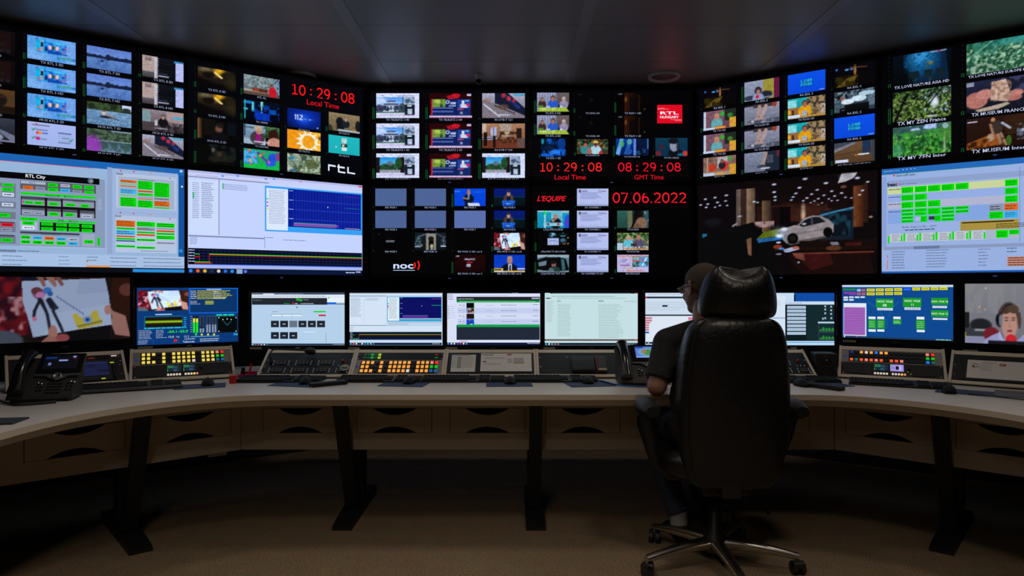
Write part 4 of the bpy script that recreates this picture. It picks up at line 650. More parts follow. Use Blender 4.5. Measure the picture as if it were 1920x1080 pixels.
["l",1053,359,95,26,2,"205020",0.7,0.35],["r",1047,391,106,7,"8c94ac"],["l",1053,393,95,5,1,"502808",0.7,0.35],["r",1047,404,106,12,"e06a1c"],
["l",1053,405,95,9,1,"502808",0.7,0.35],["r",1047,420,106,14,"00e000"],["l",1053,422,95,11,1,"205020",0.7,0.35],["r",1047,439,106,23,"00e000"],
["l",1053,440,95,20,2,"205020",0.7,0.35],["r",1047,481,106,11,"98a4bc"],["l",1053,482,95,9,1,"502808",0.7,0.35],
["l",960,537,156,6,1,"404858",0.9,0.5],["r",0,572,1210,76,"a6c0e4"],["r",25,557,1185,-12,"8494b4"],["r",138,554,181,13,"6c7c98"],
["l",325,555,104,9,1,"303848",0.8,0.4],["l",256,578,122,73,3,"506078",0.7,0.14],["l",525,577,65,66,3,"404858",0.7,0.12],
["l",670,577,59,38,2,"404858",0.8,0.2],["l",791,577,162,71,3,"404858",0.8,0.14],["l",973,576,233,71,3,"404858",0.9,0.14],
["r",665,637,126,11,"e09050"],["r",665,607,10,10,"d07828"],["r",0,648,1210,32,"0a0c14"],["r",914,655,296,20,"2c8cd8"],["e",1191,14,8.5,7.7,"c8d8f0"],
["e",1191,14,8.5,7.7,"c8d8f0"],["e",1191,14,8.5,7.7,"c8d8f0"],["e",1196,114,5.6,6.2,"e0f0ff"],["e",1190,534,9.2,10.0,"3cb8f0"],
["e",1190,534,4.9,5.4,"14529c"]]
SCREENS['Bbot'] = [["r",0,0,1210,680,"c4d4ff"],["r",0,0,1210,14,"b0b8e8"],["r",0,14,1210,24,"c8d0f8"],["r",0,38,520,8,"8890b8"],["e",215,21,9.6,5.1,"3c8cf0"],
["e",311,12,9.9,5.2,"3c8cf0"],["e",499,15,10.3,5.3,"3c8cf0"],["e",554,10,10.5,5.3,"3c8cf0"],["r",731,11,22,5,"e04060"],["r",1180,6,28,11,"e03048"],
["l",46,27,141,5,1,"7880b0",0.9,0.4],["r",189,43,5,376,"8088b4"],["r",7,62,182,357,"ccdcff"],["l",27,76,43,241,19,"606c98",0.9,0.28],
["l",83,72,77,239,19,"505c88",0.7,0.3],["r",29,147,9,35,"30b060"],["l",212,70,165,42,4,"6878a0",0.95,0.25],["r",214,70,8,36,"40b868"],
["r",4,427,486,9,"8088b0"],["l",13,437,59,51,5,"606890",0.6,0.3],["r",4,495,1206,-21,"9098c0"],["r",492,61,718,317,"38a0f4"],
["r",502,76,149,292,"dce8ff"],["r",654,71,545,269,"0a1c90"],["l",519,84,117,242,21,"707ca4",0.85,0.26],["r",503,147,12,10,"20e040"],
["r",503,171,12,10,"c040e0"],["r",503,196,12,10,"c040e0"],["r",503,218,12,10,"e0e030"],["r",689,75,2,260,"2038c0"],["r",709,75,2,260,"2038c0"],
["r",730,74,2,260,"2038c0"],["r",750,74,2,261,"2038c0"],["r",770,74,2,261,"2038c0"],["r",791,73,2,261,"2038c0"],["r",812,73,2,261,"2038c0"],
["r",832,73,2,262,"2038c0"],["r",853,72,2,262,"2038c0"],["r",874,72,2,262,"2038c0"],["r",895,71,2,263,"2038c0"],["r",916,71,2,263,"2038c0"],
["r",938,71,2,263,"2038c0"],["r",959,70,2,264,"2038c0"],["r",980,70,2,264,"2038c0"],["r",1002,70,2,264,"2038c0"],["r",1024,69,3,265,"2038c0"],
["r",1045,69,3,265,"2038c0"],["r",1067,69,3,265,"2038c0"],["r",1089,68,3,266,"2038c0"],["r",1111,68,3,266,"2038c0"],["r",1133,68,3,266,"2038c0"],
["r",1156,67,3,267,"2038c0"],["r",1178,67,3,267,"2038c0"],["r",654,147,543,3,"2c48cc"],["r",654,213,543,3,"2c48cc"],["r",654,281,543,3,"2c48cc"],
["l",660,80,28,7,1,"b0c0f0",0.9,0.6],["l",660,146,28,7,1,"b0c0f0",0.9,0.6],["l",660,211,28,7,1,"b0c0f0",0.9,0.6],
["l",660,277,28,8,1,"b0c0f0",0.9,0.6],["r",1073,96,117,1,"a030d0"],["r",1073,181,117,1,"20c050"],["r",1073,331,117,4,"e0a0a0"],
["r",692,303,326,-6,"18a060"],["l",692,310,336,17,3,"a040d0",0.97,0.6],["l",692,325,336,8,2,"d0a050",0.9,0.3],
["l",697,305,321,13,2,"30c878",0.95,0.25],["r",654,344,548,-3,"a0a8d0"],["r",940,180,6,8,"e0f0ff"],["r",493,384,717,-10,"b8c8f8"],
["r",493,402,717,-16,"888fb8"],["l",500,420,52,7,1,"606890",0.9,0.5],["l",613,431,166,9,1,"707ca8",0.5,0.5],["r",489,413,4,83,"9098c0"],
["r",2,512,1206,108,"0a0a14"],["r",40,512,3,101,"14204c"],["r",67,512,3,101,"14204c"],["r",94,512,3,101,"14204c"],["r",121,512,3,101,"14204c"],
["r",148,512,3,101,"14204c"],["r",175,512,3,101,"14204c"],["r",202,512,3,101,"14204c"],["r",229,512,3,101,"14204c"],["r",256,512,3,101,"14204c"],
["r",283,512,3,101,"14204c"],["r",310,512,3,101,"14204c"],["r",337,512,3,101,"14204c"],["r",364,512,3,101,"14204c"],["r",391,512,3,101,"14204c"],
["r",418,512,3,101,"14204c"],["r",445,512,3,101,"14204c"],["r",472,512,3,101,"14204c"],["r",499,512,3,101,"14204c"],["r",526,512,3,101,"14204c"],
["r",553,512,3,101,"14204c"],["r",580,512,3,101,"14204c"],["r",607,512,3,101,"14204c"],["r",634,512,3,101,"14204c"],["r",661,512,3,101,"14204c"],
["r",688,512,3,101,"14204c"],["r",715,512,3,101,"14204c"],["r",742,512,3,101,"14204c"],["r",769,512,3,101,"14204c"],["r",796,512,3,101,"14204c"],
["r",823,512,3,101,"14204c"],["r",850,512,3,101,"14204c"],["r",877,512,3,101,"14204c"],["r",904,512,3,101,"14204c"],["r",931,512,3,101,"14204c"],
["r",958,512,3,101,"14204c"],["r",985,512,3,101,"14204c"],["r",1012,512,3,101,"14204c"],["r",1039,512,3,101,"14204c"],["r",1066,512,3,101,"14204c"],
["r",1093,512,3,101,"14204c"],["r",1120,512,3,101,"14204c"],["r",1147,512,3,101,"14204c"],["r",1174,512,3,101,"14204c"],["r",1201,512,3,101,"14204c"],
["r",40,525,1166,2,"183080"],["l",6,520,34,10,1,"b0c0f0",0.9,0.6],["r",40,544,1166,2,"183080"],["l",6,538,34,10,1,"b0c0f0",0.9,0.6],
["r",40,562,1166,2,"183080"],["l",6,557,34,10,1,"b0c0f0",0.9,0.6],["r",40,581,1166,2,"183080"],["l",6,575,34,10,1,"b0c0f0",0.9,0.6],
["r",40,599,1166,2,"183080"],["l",6,594,34,10,1,"b0c0f0",0.9,0.6],["r",130,545,1076,6,"20c818"],["r",130,551,1076,5,"d02020"],
["r",130,545,3,60,"c02020"],["r",40,548,30,5,"20c818"],["r",40,567,30,5,"d02020"],["r",70,548,2,54,"c02020"],["r",40,599,96,6,"20c818"],
["r",40,606,108,6,"d02020"],["r",40,615,1166,7,"2050c8"],["r",0,621,1210,22,"a8b4f0"],["r",0,644,1210,36,"0c1838"],["e",18,662,11,11,"2c88f0"],
["e",61,662,11,11,"f06030"],["e",104,662,11,11,"e8b020"],["e",147,662,11,11,"203040"],["e",190,662,11,11,"d8d0b0"],["e",233,662,11,11,"2c70e0"],
["e",276,662,11,11,"2890e0"],["r",305,647,38,31,"90a8d0"],["e",362,662,11,11,"5878d8"],["l",1080,655,70,12,1,"c0d0f0",0.9,0.6],
["r",1160,652,36,8,"c0d0f0"]]
SCREENS['Fbot'] = [["r",0,0,1210,680,"98b0e0"],["r",0,0,1210,36,"2468b8"],["r",0,36,700,2,"58a860"],["t",12,14.6,89,"Automation View","a0d0ff",0,0,0],
["e",122,13,2.7,3.1,"c0e0ff"],["e",143,12,2.6,3.0,"c0e0ff"],["e",165,12,2.6,3.0,"c0e0ff"],["e",186,12,2.6,3.0,"c0e0ff"],["e",70,46,5.4,6.2,"d02838"],
["e",144,43,5.3,6.1,"28a848"],["l",82,38,113,24,1,"7080a0",0.6,0.4],["r",1,50,26,459,"88a0d4"],["r",33,78,1177,34,"8ca0cc"],
["t",33,102.0,57,"beat","14141c",3,0,0],["e",84,102,5.4,6.1,"e02030"],["t",98,104.2,99,"Radio Overview","202838",0,0,0],["r",34,123,686,45,"c8d49c"],
["r",34,173,686,42,"94ace4"],["r",34,219,686,45,"b0b4d0"],["r",34,268,686,91,"84a4e0"],["r",112,126,67,40,"00e000"],
["l",117,133,57,28,3,"106018",0.75,0.35],["r",186,126,67,40,"00e000"],["l",191,133,57,28,3,"106018",0.75,0.35],["r",258,126,68,40,"00e000"],
["l",263,133,58,28,3,"106018",0.75,0.35],["r",331,126,68,40,"00e000"],["l",336,133,58,28,3,"106018",0.75,0.35],["r",405,126,68,40,"00e000"],
["l",410,133,58,28,3,"106018",0.75,0.35],["r",654,126,62,40,"00e000"],["l",659,133,52,28,3,"106018",0.75,0.35],["r",112,176,67,38,"00e000"],
["l",117,183,57,27,3,"106018",0.75,0.35],["r",186,176,67,38,"00e000"],["l",191,183,57,27,3,"106018",0.75,0.35],["r",654,176,62,38,"00e000"],
["l",659,183,52,27,3,"106018",0.75,0.35],["r",112,222,67,40,"00e000"],["l",117,230,57,28,3,"106018",0.75,0.35],["r",186,222,67,40,"00e000"],
["l",191,230,57,28,3,"106018",0.75,0.35],["r",258,222,68,40,"00e000"],["l",263,230,58,28,3,"106018",0.75,0.35],["r",654,222,62,40,"00e000"],
["l",659,230,52,28,3,"106018",0.75,0.35],["r",112,269,67,19,"00e000"],["l",117,272,57,13,1,"106018",0.75,0.35],["r",331,269,68,19,"00e000"],
["l",336,272,58,13,1,"106018",0.75,0.35],["r",112,292,67,19,"00e000"],["l",117,295,57,13,1,"106018",0.75,0.35],["r",331,292,68,19,"00e000"],
["l",336,295,58,13,1,"106018",0.75,0.35],["r",112,315,67,19,"00e000"],["l",117,318,57,13,1,"106018",0.75,0.35],["r",331,315,68,19,"00e000"],
["l",336,318,58,13,1,"106018",0.75,0.35],["r",112,337,67,19,"00e000"],["l",117,341,57,13,1,"106018",0.75,0.35],["r",331,337,68,19,"00e000"],
["l",336,341,58,13,1,"106018",0.75,0.35],["r",186,268,67,22,"00e000"],["l",191,272,57,15,2,"106018",0.75,0.35],["r",405,269,68,19,"00e000"],
["l",410,272,58,13,1,"106018",0.75,0.35],["r",186,291,67,22,"00e000"],["l",191,295,57,15,2,"106018",0.75,0.35],["r",405,292,68,19,"00e000"],
["l",410,295,58,13,1,"106018",0.75,0.35],["r",258,270,68,42,"00e000"],["l",263,277,58,29,3,"106018",0.75,0.35],["r",215,317,40,39,"00e000"],
["l",220,324,30,27,3,"106018",0.75,0.35],["r",292,317,37,39,"00e000"],["l",297,324,27,27,3,"106018",0.75,0.35],["r",263,322,32,22,"303440"],
["r",189,322,30,26,"a8b8dc"],["r",576,268,68,43,"8c94ac"],["l",581,276,58,30,2,"303850",0.75,0.35],["r",650,268,66,43,"e06a1c"],
["l",655,276,56,30,2,"303850",0.75,0.35],["r",576,314,68,42,"00e000"],["l",581,321,58,29,3,"106018",0.75,0.35],["r",650,314,66,42,"3cb4f0"],
["l",655,321,56,29,3,"303850",0.75,0.35],["l",40,133,70,8,1,"404858",0.9,0.6],["l",40,183,70,8,1,"404858",0.9,0.6],
["l",40,229,70,8,1,"404858",0.9,0.6],["l",40,278,70,8,1,"404858",0.9,0.6],["t",117,382.9,188,"Radio Support Nr.:  2200","182030",0,0,13.6],
["l",132,394,162,19,1,"505c78",0.6,0.4],["r",430,363,290,58,"a89040"],["l",438,369,260,9,1,"201808",0.98,0.8],["l",610,385,220,30,3,"382c10",0.8,0.4],
["r",36,423,687,56,"a8b4c8"],["r",46,425,70,54,"c0c8d4"],["l",58,429,50,46,5,"606878",0.7,0.3],["r",36,437,10,50,"00e000"],
["r",108,435,9,40,"00e000"],["r",134,425,70,54,"c0c8d4"],["l",146,429,50,46,5,"606878",0.7,0.3],["r",124,423,10,50,"00e000"],
["r",196,435,9,40,"00e000"],["r",222,425,70,54,"c0c8d4"],["l",234,429,50,46,5,"606878",0.7,0.3],["r",212,423,10,50,"00e000"],
["r",284,435,9,40,"00e000"],["r",310,425,70,54,"c0c8d4"],["l",322,429,50,46,5,"606878",0.7,0.3],["r",300,423,10,50,"00e000"],
["r",372,435,9,40,"00e000"],["r",398,425,70,54,"c0c8d4"],["l",410,429,50,46,5,"606878",0.7,0.3],["r",388,423,10,50,"00e000"],
["r",460,435,9,40,"00e000"],["r",486,425,70,54,"c0c8d4"],["l",498,429,50,46,5,"606878",0.7,0.3],["r",476,423,10,50,"00e000"],
["r",548,435,9,40,"00e000"],["r",611,427,58,46,"00e000"],["l",616,435,48,32,3,"106018",0.75,0.35],["r",673,427,49,28,"00e000"],
["l",678,432,39,20,3,"106018",0.75,0.35],["r",10,508,1180,20,"8898bc"],["r",181,508,140,20,"68789c"],["l",58,533,77,121,7,"505c80",0.8,0.25],
["r",30,594,5,58,"e07030"],["r",30,563,7,13,"d06040"],["l",249,528,123,122,7,"506084",0.8,0.22],["l",522,529,65,117,6,"485478",0.5,0.2],
["l",663,527,57,41,2,"485478",0.8,0.25],["r",665,589,180,12,"c87850"],["l",670,592,130,7,1,"502818",0.9,0.7],["r",665,603,180,12,"c87850"],
["l",670,606,130,7,1,"502818",0.9,0.7],["r",665,617,180,12,"c87850"],["l",670,620,130,7,1,"502818",0.9,0.7],["r",665,631,180,12,"c87850"],
["l",670,634,130,7,1,"502818",0.9,0.7],["r",0,668,1210,12,"1c58ac"],["r",724,54,2,450,"586c98"]]
SCREENS['M1'] = [["r",0,0,598,336,"140c10"],["i",0,0,598,336,"drawing_big"]]
SCREENS['M2'] = [["r",0,0,537,324,"083878"],["i",6,15,257,116,"drawing"],["r",267,2,269,149,"1064dc"],["r",273,8,258,137,"083468"],
["l",361,6,81,8,1,"c0d0e8",0.98,0.6],["l",275,14,35,53,5,"b8c4d4",0.8,0.4],["l",310,14,194,55,6,"c8c830",0.75,0.4],
["l",399,16,95,51,4,"b0b8c0",0.25,0.4],["l",274,75,57,24,3,"b8c4d4",0.6,0.35],["l",353,76,48,24,3,"c8c830",0.95,0.5],
["l",92,147,85,11,1,"a8c8e8",0.95,0.6],["r",36,162,198,67,"0a6890"],["r",41,167,190,59,"181410"],["r",45,169,1,50,"402018"],
["r",65,169,1,50,"402018"],["r",86,170,1,50,"402018"],["r",107,170,1,50,"402018"],["r",128,171,1,51,"402018"],["r",149,171,1,51,"402018"],
["r",170,172,1,51,"402018"],["r",191,172,1,51,"402018"],["r",212,173,1,51,"402018"],["r",42,185,188,18,"486010"],["r",42,190,188,8,"98c020"],
["l",240,167,13,60,5,"28b8d8",0.8,0.35],["l",36,223,216,13,1,"28b8d8",0.6,0.6],["t",154,251.8,48,"-24.1","28f020",2,0,13.1],
["t",211,251.2,50,"-22.5","28f020",2,0,13.2],["t",160,281.6,27,"10.8","c0d0e0",0,0,0],["t",201,282.4,15,"Hz","c0d0e0",0,0,0],
["t",241,282.8,26,"15.2","c0d0e0",0,0,0],["l",8,238,71,54,7,"b0c0d4",0.8,0.3],["l",95,239,63,50,6,"b0c0d4",0.5,0.3],
["l",6,295,54,25,3,"b0c0d4",0.7,0.3],["r",81,294,1,24,"486890"],["r",181,296,36,24,"14406c"],["r",188,297,15,14,"e01830"],
["t",234,313.0,63,"Tektronix","c8d8f0",1,0,0],["l",243,294,57,8,1,"c0d0e0",0.9,0.5],["r",288,163,11,100,"101820"],["r",288,179,11,22,"f0e818"],
["r",288,201,11,62,"20e818"],["r",304,164,11,100,"101820"],["r",304,180,11,22,"f0e818"],["r",304,202,11,62,"20e818"],["r",323,164,11,100,"101820"],
["r",324,239,9,24,"8c98a8"],["r",324,167,9,2,"6890a8"],["l",325,172,6,60,10,"707c88",0.9,0.25],["r",337,165,11,101,"101820"],
["r",338,239,9,24,"8c98a8"],["r",338,167,9,2,"6890a8"],["l",340,173,6,60,10,"707c88",0.9,0.25],["r",359,165,11,101,"101820"],
["r",360,217,9,47,"8c98a8"],["r",360,168,9,2,"6890a8"],["l",361,173,6,60,10,"707c88",0.9,0.25],["r",373,165,11,101,"101820"],
["r",374,217,9,47,"8c98a8"],["r",374,168,9,2,"6890a8"],["l",376,173,6,61,10,"707c88",0.9,0.25],["r",390,166,11,101,"101820"],
["r",391,218,9,47,"8c98a8"],["r",391,168,9,2,"6890a8"],["l",392,174,6,61,10,"707c88",0.9,0.25],["r",404,166,11,101,"101820"],
["r",405,218,9,47,"8c98a8"],["r",405,169,9,2,"6890a8"],["l",407,174,6,61,10,"707c88",0.9,0.25],["e",304,273,5.5,6.0,"40e030"],
["e",335,275,5.5,6.0,"e8e020"],["e",369,276,5.6,6.0,"e8e020"],["e",402,277,5.6,6.1,"e8e020"],["l",274,161,12,102,8,"b0c0d0",0.9,0.2],
["r",419,168,115,101,"142c30"],["r",423,176,107,90,"04080a"],["e",451,190,3.2,3.4,"c8e0e8"],["e",475,187,3.2,3.4,"c8e0e8"],
["e",497,191,3.2,3.4,"c8e0e8"],["e",429,178,3.2,3.4,"c8e0e8"],["e",525,180,3.2,3.4,"c8e0e8"],["e",429,259,3.2,3.4,"c8e0e8"],
["e",525,262,3.2,3.4,"c8e0e8"],["p",[453,199,455,197,476,222,474,226],"1c6070"],["p",[497,200,499,202,476,226,474,222],"1c6070"],
["l",415,156,99,13,1,"20c8b0",0.8,0.8],["e",517,279,7.7,8.2,"2080f0"],["e",530,281,3.9,5.5,"60e080"],["l",325,296,118,22,2,"b8c8dc",0.8,0.4],
["l",276,280,154,12,1,"5890b8",0.95,0.5]]
SCREENS['M3'] = [["r",0,0,536,302,"b4d0ea"],["r",1,1,535,8,"182848"],["r",65,3,64,7,"e0ecff"],["l",5,3,292,5,1,"8898b0",0.5,0.5],["r",1,9,535,20,"dce8f4"],
["l",5,14,424,9,1,"606870",0.2,0.3],["r",1,29,435,39,"222830"],["r",435,29,101,25,"e8f2f8"],["r",435,54,53,12,"1464e0"],["r",487,62,49,4,"202838"],
["t",255,38.1,37,"Vlup","20e030",3,0,13.1],["l",298,36,30,7,1,"889098",0.95,0.5],["l",9,38,49,7,1,"608068",0.9,0.5],
["l",183,58,36,6,1,"18a828",0.95,0.5],["e",239,60,4.6,4.6,"e02038"],["l",249,58,16,7,1,"d0d8e0",0.95,0.5],["l",282,58,77,6,1,"c0c8d0",0.7,0.5],
["e",445,29,4.6,3.9,"40c040"],["l",119,105,31,5,1,"607080",0.6,0.5],["r",357,104,71,8,"20d030"],["r",386,125,42,9,"d02038"],
["r",111,120,181,13,"a4bcd4"],["r",118,126,54,7,"e8f4ff"],["r",178,126,54,7,"e8f4ff"],["r",236,126,54,7,"e8f4ff"],["r",111,160,46,38,"1c2430"],
["r",164,160,46,38,"1c2430"],["r",217,160,46,38,"687484"],["r",270,160,46,38,"1c2430"],["r",324,160,46,38,"1c2430"],["r",377,160,46,38,"1c2430"],
["l",126,177,16,5,1,"d0d8e0",0.95,0.8],["l",179,177,16,5,1,"d0d8e0",0.95,0.8],["l",285,177,16,5,1,"d0d8e0",0.95,0.8],
["l",339,177,16,5,1,"d0d8e0",0.95,0.8],["l",392,177,16,5,1,"d0d8e0",0.95,0.8],["r",111,226,46,39,"1c2430"],["l",126,244,16,5,1,"d0d8e0",0.95,0.8],
["r",164,226,46,39,"1c2430"],["l",179,244,16,5,1,"d0d8e0",0.95,0.8],["r",217,226,46,39,"1c2430"],["l",232,244,16,5,1,"d0d8e0",0.95,0.8],
["r",298,223,72,3,"e0f0ff"],["r",427,229,3,59,"8098b0"],["r",260,76,3,13,"506070"],["r",255,81,12,3,"506070"],["r",0,292,536,9,"0c2440"],
["r",1,295,8,6,"d0e0f0"],["r",18,295,8,6,"708090"],["r",35,295,8,6,"c06070"],["r",52,295,8,6,"d0e0f0"],["r",69,295,8,6,"e8f0ff"],
["r",86,295,8,6,"2880c0"],["l",469,294,67,7,1,"8098b0",0.6,0.5]]
SCREENS['M4'] = [["r",0,0,536,302,"c0d4ec"],["r",0,0,532,5,"a8bcd4"],["r",0,5,532,7,"d8e8f4"],["r",0,12,213,11,"b0c4d8"],["r",503,0,26,0,"e09080"],
["r",0,23,81,161,"d4e4f6"],["r",84,23,130,161,"d4e4f6"],["l",6,28,66,110,17,"8090a8",0.7,0.3],["l",91,29,76,16,4,"8090a8",0.95,0.3],
["r",0,186,214,3,"8090a8"],["r",0,191,532,30,"d0e2f4"],["l",4,194,25,23,5,"8090a8",0.6,0.3],["r",216,22,316,142,"28a4d8"],
["r",220,25,66,135,"e0f0fa"],["r",288,25,241,121,"080c60"],["l",229,30,46,118,18,"7888a0",0.85,0.3],["r",220,58,7,6,"40d060"],
["r",220,71,7,6,"e030c0"],["r",220,79,7,6,"e030c0"],["r",220,91,7,6,"e8d020"],["r",473,33,55,3,"8030a0"],["r",473,70,55,3,"18a068"],
["l",305,129,150,14,3,"7030a8",0.97,0.7],["r",308,129,142,2,"208890"],["r",288,146,241,5,"b0c0d0"],["r",294,28,11,3,"7090c0"],
["r",294,58,11,3,"7090c0"],["r",294,87,11,3,"7090c0"],["r",294,117,11,3,"7090c0"],["e",416,75,2.0,2.0,"d0e0f0"],["r",220,166,312,7,"b0c4d8"],
["l",226,174,131,15,2,"90a4b8",0.5,0.3],["r",0,225,531,46,"080c18"],["r",3,229,14,3,"a0b0d0"],["r",19,233,511,1,"18285c"],["r",3,237,14,3,"a0b0d0"],
["r",19,241,511,1,"18285c"],["r",3,246,14,3,"a0b0d0"],["r",19,250,511,1,"18285c"],["r",3,254,14,3,"a0b0d0"],["r",19,258,511,1,"18285c"],
["r",3,263,14,3,"a0b0d0"],["r",19,267,511,1,"18285c"],["r",54,238,476,3,"20a020"],["r",54,241,476,2,"c02020"],["r",19,241,10,2,"20c020"],
["r",19,263,36,3,"30c020"],["r",53,238,2,26,"a82020"],["r",18,267,511,2,"2850b0"],["r",0,272,532,13,"c8dcf0"],["r",0,287,532,14,"0c2040"],
["r",3,289,9,8,"30a8e0"],["r",19,289,9,8,"e87050"],["r",35,289,9,8,"d8e0e0"],["r",52,289,9,8,"303840"],["r",68,289,9,8,"f0f0e0"],
["r",85,289,9,8,"3090e0"],["r",101,289,9,8,"30c0e0"],["r",118,289,9,8,"a8c0d8"],["r",134,289,9,8,"4070c0"],["l",476,288,53,9,2,"a0b0c8",0.7,0.4]]
SCREENS['M5'] = [["r",0,0,536,302,"d8e0f8"],["r",0,0,536,3,"141c40"],["l",4,0,370,1,1,"8088a8",0.6,0.5],["r",374,0,37,1,"e0e4ff"],["r",512,0,24,0,"d08060"],
["r",0,3,536,19,"dce0fa"],["l",4,5,34,37,4,"606880",0.8,0.3],["l",78,14,283,5,1,"8890a8",0.15,0.4],["r",54,22,480,26,"20242c"],
["l",58,31,94,8,1,"a8b0b8",0.6,0.5],["r",487,27,43,9,"a0a8b8"],["r",54,44,480,11,"08a048"],["l",71,47,438,5,1,"80e0a0",0.12,0.6],
["r",59,55,475,128,"d4dcf6"],["r",59,86,475,32,"c4cef0"],["r",59,150,475,31,"c4cef0"],["i",111,57,44,30,"night"],["r",154,70,3,16,"20c030"],
["r",71,69,9,3,"303848"],["l",87,63,18,18,3,"9098b0",0.8,0.3],["l",223,69,42,4,1,"9098b8",0.8,0.5],["l",310,66,91,8,1,"8088a8",0.9,0.4],
["l",495,66,32,5,1,"404858",0.7,0.5],["i",111,88,44,30,"couple"],["r",154,102,3,16,"20c030"],["r",71,100,9,3,"303848"],
["l",87,95,18,18,3,"9098b0",0.8,0.3],["l",223,100,42,4,1,"9098b8",0.8,0.5],["l",310,98,91,8,1,"8088a8",0.9,0.4],["l",495,98,32,5,1,"404858",0.7,0.5],
["i",111,120,44,30,"dim_red"],["r",154,133,3,16,"20c030"],["r",71,132,9,3,"303848"],["l",87,127,18,18,3,"9098b0",0.8,0.3],
["l",223,132,42,4,1,"9098b8",0.8,0.5],["l",310,129,91,8,1,"8088a8",0.9,0.4],["l",495,129,32,5,1,"404858",0.7,0.5],["i",111,152,44,30,"blue_speaker"],
["r",154,165,3,16,"20c030"],["r",71,164,9,3,"303848"],["l",87,158,18,18,3,"9098b0",0.8,0.3],["l",223,164,42,4,1,"9098b8",0.8,0.5],
["l",310,161,91,8,1,"8088a8",0.9,0.4],["l",495,161,32,5,1,"404858",0.7,0.5],["r",59,182,475,15,"08a048"],["r",54,197,480,74,"202838"],
["r",54,185,5,86,"202838"],["l",2,72,11,77,7,"303848",0.9,0.25],["l",17,73,30,76,7,"a0a8c8",0.8,0.2],["e",49,75,2.7,2.7,"f09040"],
["r",0,286,536,16,"0c1438"],["r",2,288,9,9,"30a0e0"],["r",20,288,9,9,"e0e8f0"],["r",37,288,9,9,"f0e8d0"],["r",55,288,9,9,"3070d0"],
["r",72,288,9,9,"c04080"],["r",90,288,9,9,"e0d8e0"],["r",107,288,9,9,"30a0d8"],["r",0,275,536,11,"dce4fa"],["l",462,287,71,8,1,"a0b0c8",0.7,0.5],
["r",71,277,47,5,"d090a0"]]
SCREENS['M6'] = [["r",0,0,536,302,"c4e0e4"],["r",0,0,536,4,"182440"],["r",1,0,29,5,"d8ecec"],["l",46,0,451,3,1,"9098a8",0.5,0.5],["r",518,0,18,3,"e06030"],
["l",40,16,364,7,1,"8898a0",0.7,0.4],["l",7,27,29,8,1,"303c44",0.9,0.8],["l",72,27,399,7,1,"90a4a8",0.3,0.4],["l",73,44,20,5,1,"303c44",0.9,0.8],
["l",309,44,30,5,1,"303c44",0.9,0.8],["l",457,47,75,4,1,"506468",0.9,0.4],["l",9,45,44,125,15,"90a8ac",0.6,0.25],
["l",75,63,79,189,25,"809498",0.8,0.22],["l",310,63,147,197,26,"809498",0.7,0.22],["r",69,42,1,224,"b0ccd0"],["r",0,267,536,9,"28343c"],
["l",6,269,519,5,1,"b07068",0.5,0.5],["r",518,267,15,7,"e05828"],["r",0,276,536,12,"c0dce0"],["r",0,288,536,13,"0c1c30"],["r",3,290,8,9,"30b0d8"],
["r",21,290,8,9,"e8f0f0"],["r",38,290,8,9,"80b8c0"],["r",56,290,8,9,"70a0b0"],["r",73,290,8,9,"c86070"],["l",477,290,57,9,2,"90a4b0",0.6,0.4]]
SCREENS['M7'] = [["r",0,0,536,302,"c8dcf0"],["r",0,0,418,0,"b8c8dc"],["r",0,0,418,20,"d4e2f2"],["l",11,7,231,6,1,"7080a0",0.5,0.4],["r",0,21,418,10,"14202c"],
["r",0,21,11,8,"d01030"],["r",0,33,418,96,"ccdcec"],["l",0,50,386,52,5,"98acc4",0.3,0.2],["r",98,70,30,10,"202428"],["r",0,124,418,10,"384450"],
["r",0,133,418,152,"dce6f4"],["r",0,140,39,10,"c87890"],["r",0,154,39,10,"c87890"],["r",0,167,27,10,"c87890"],["r",0,181,21,10,"c87890"],
["r",0,195,21,10,"c87890"],["r",0,208,21,10,"c87890"],["r",0,223,21,10,"1464b8"],["r",247,140,24,16,"d87898"],["r",0,283,418,10,"101828"],
["r",0,284,2,7,"e0e8f0"],["r",15,284,8,7,"a0b0c0"]]
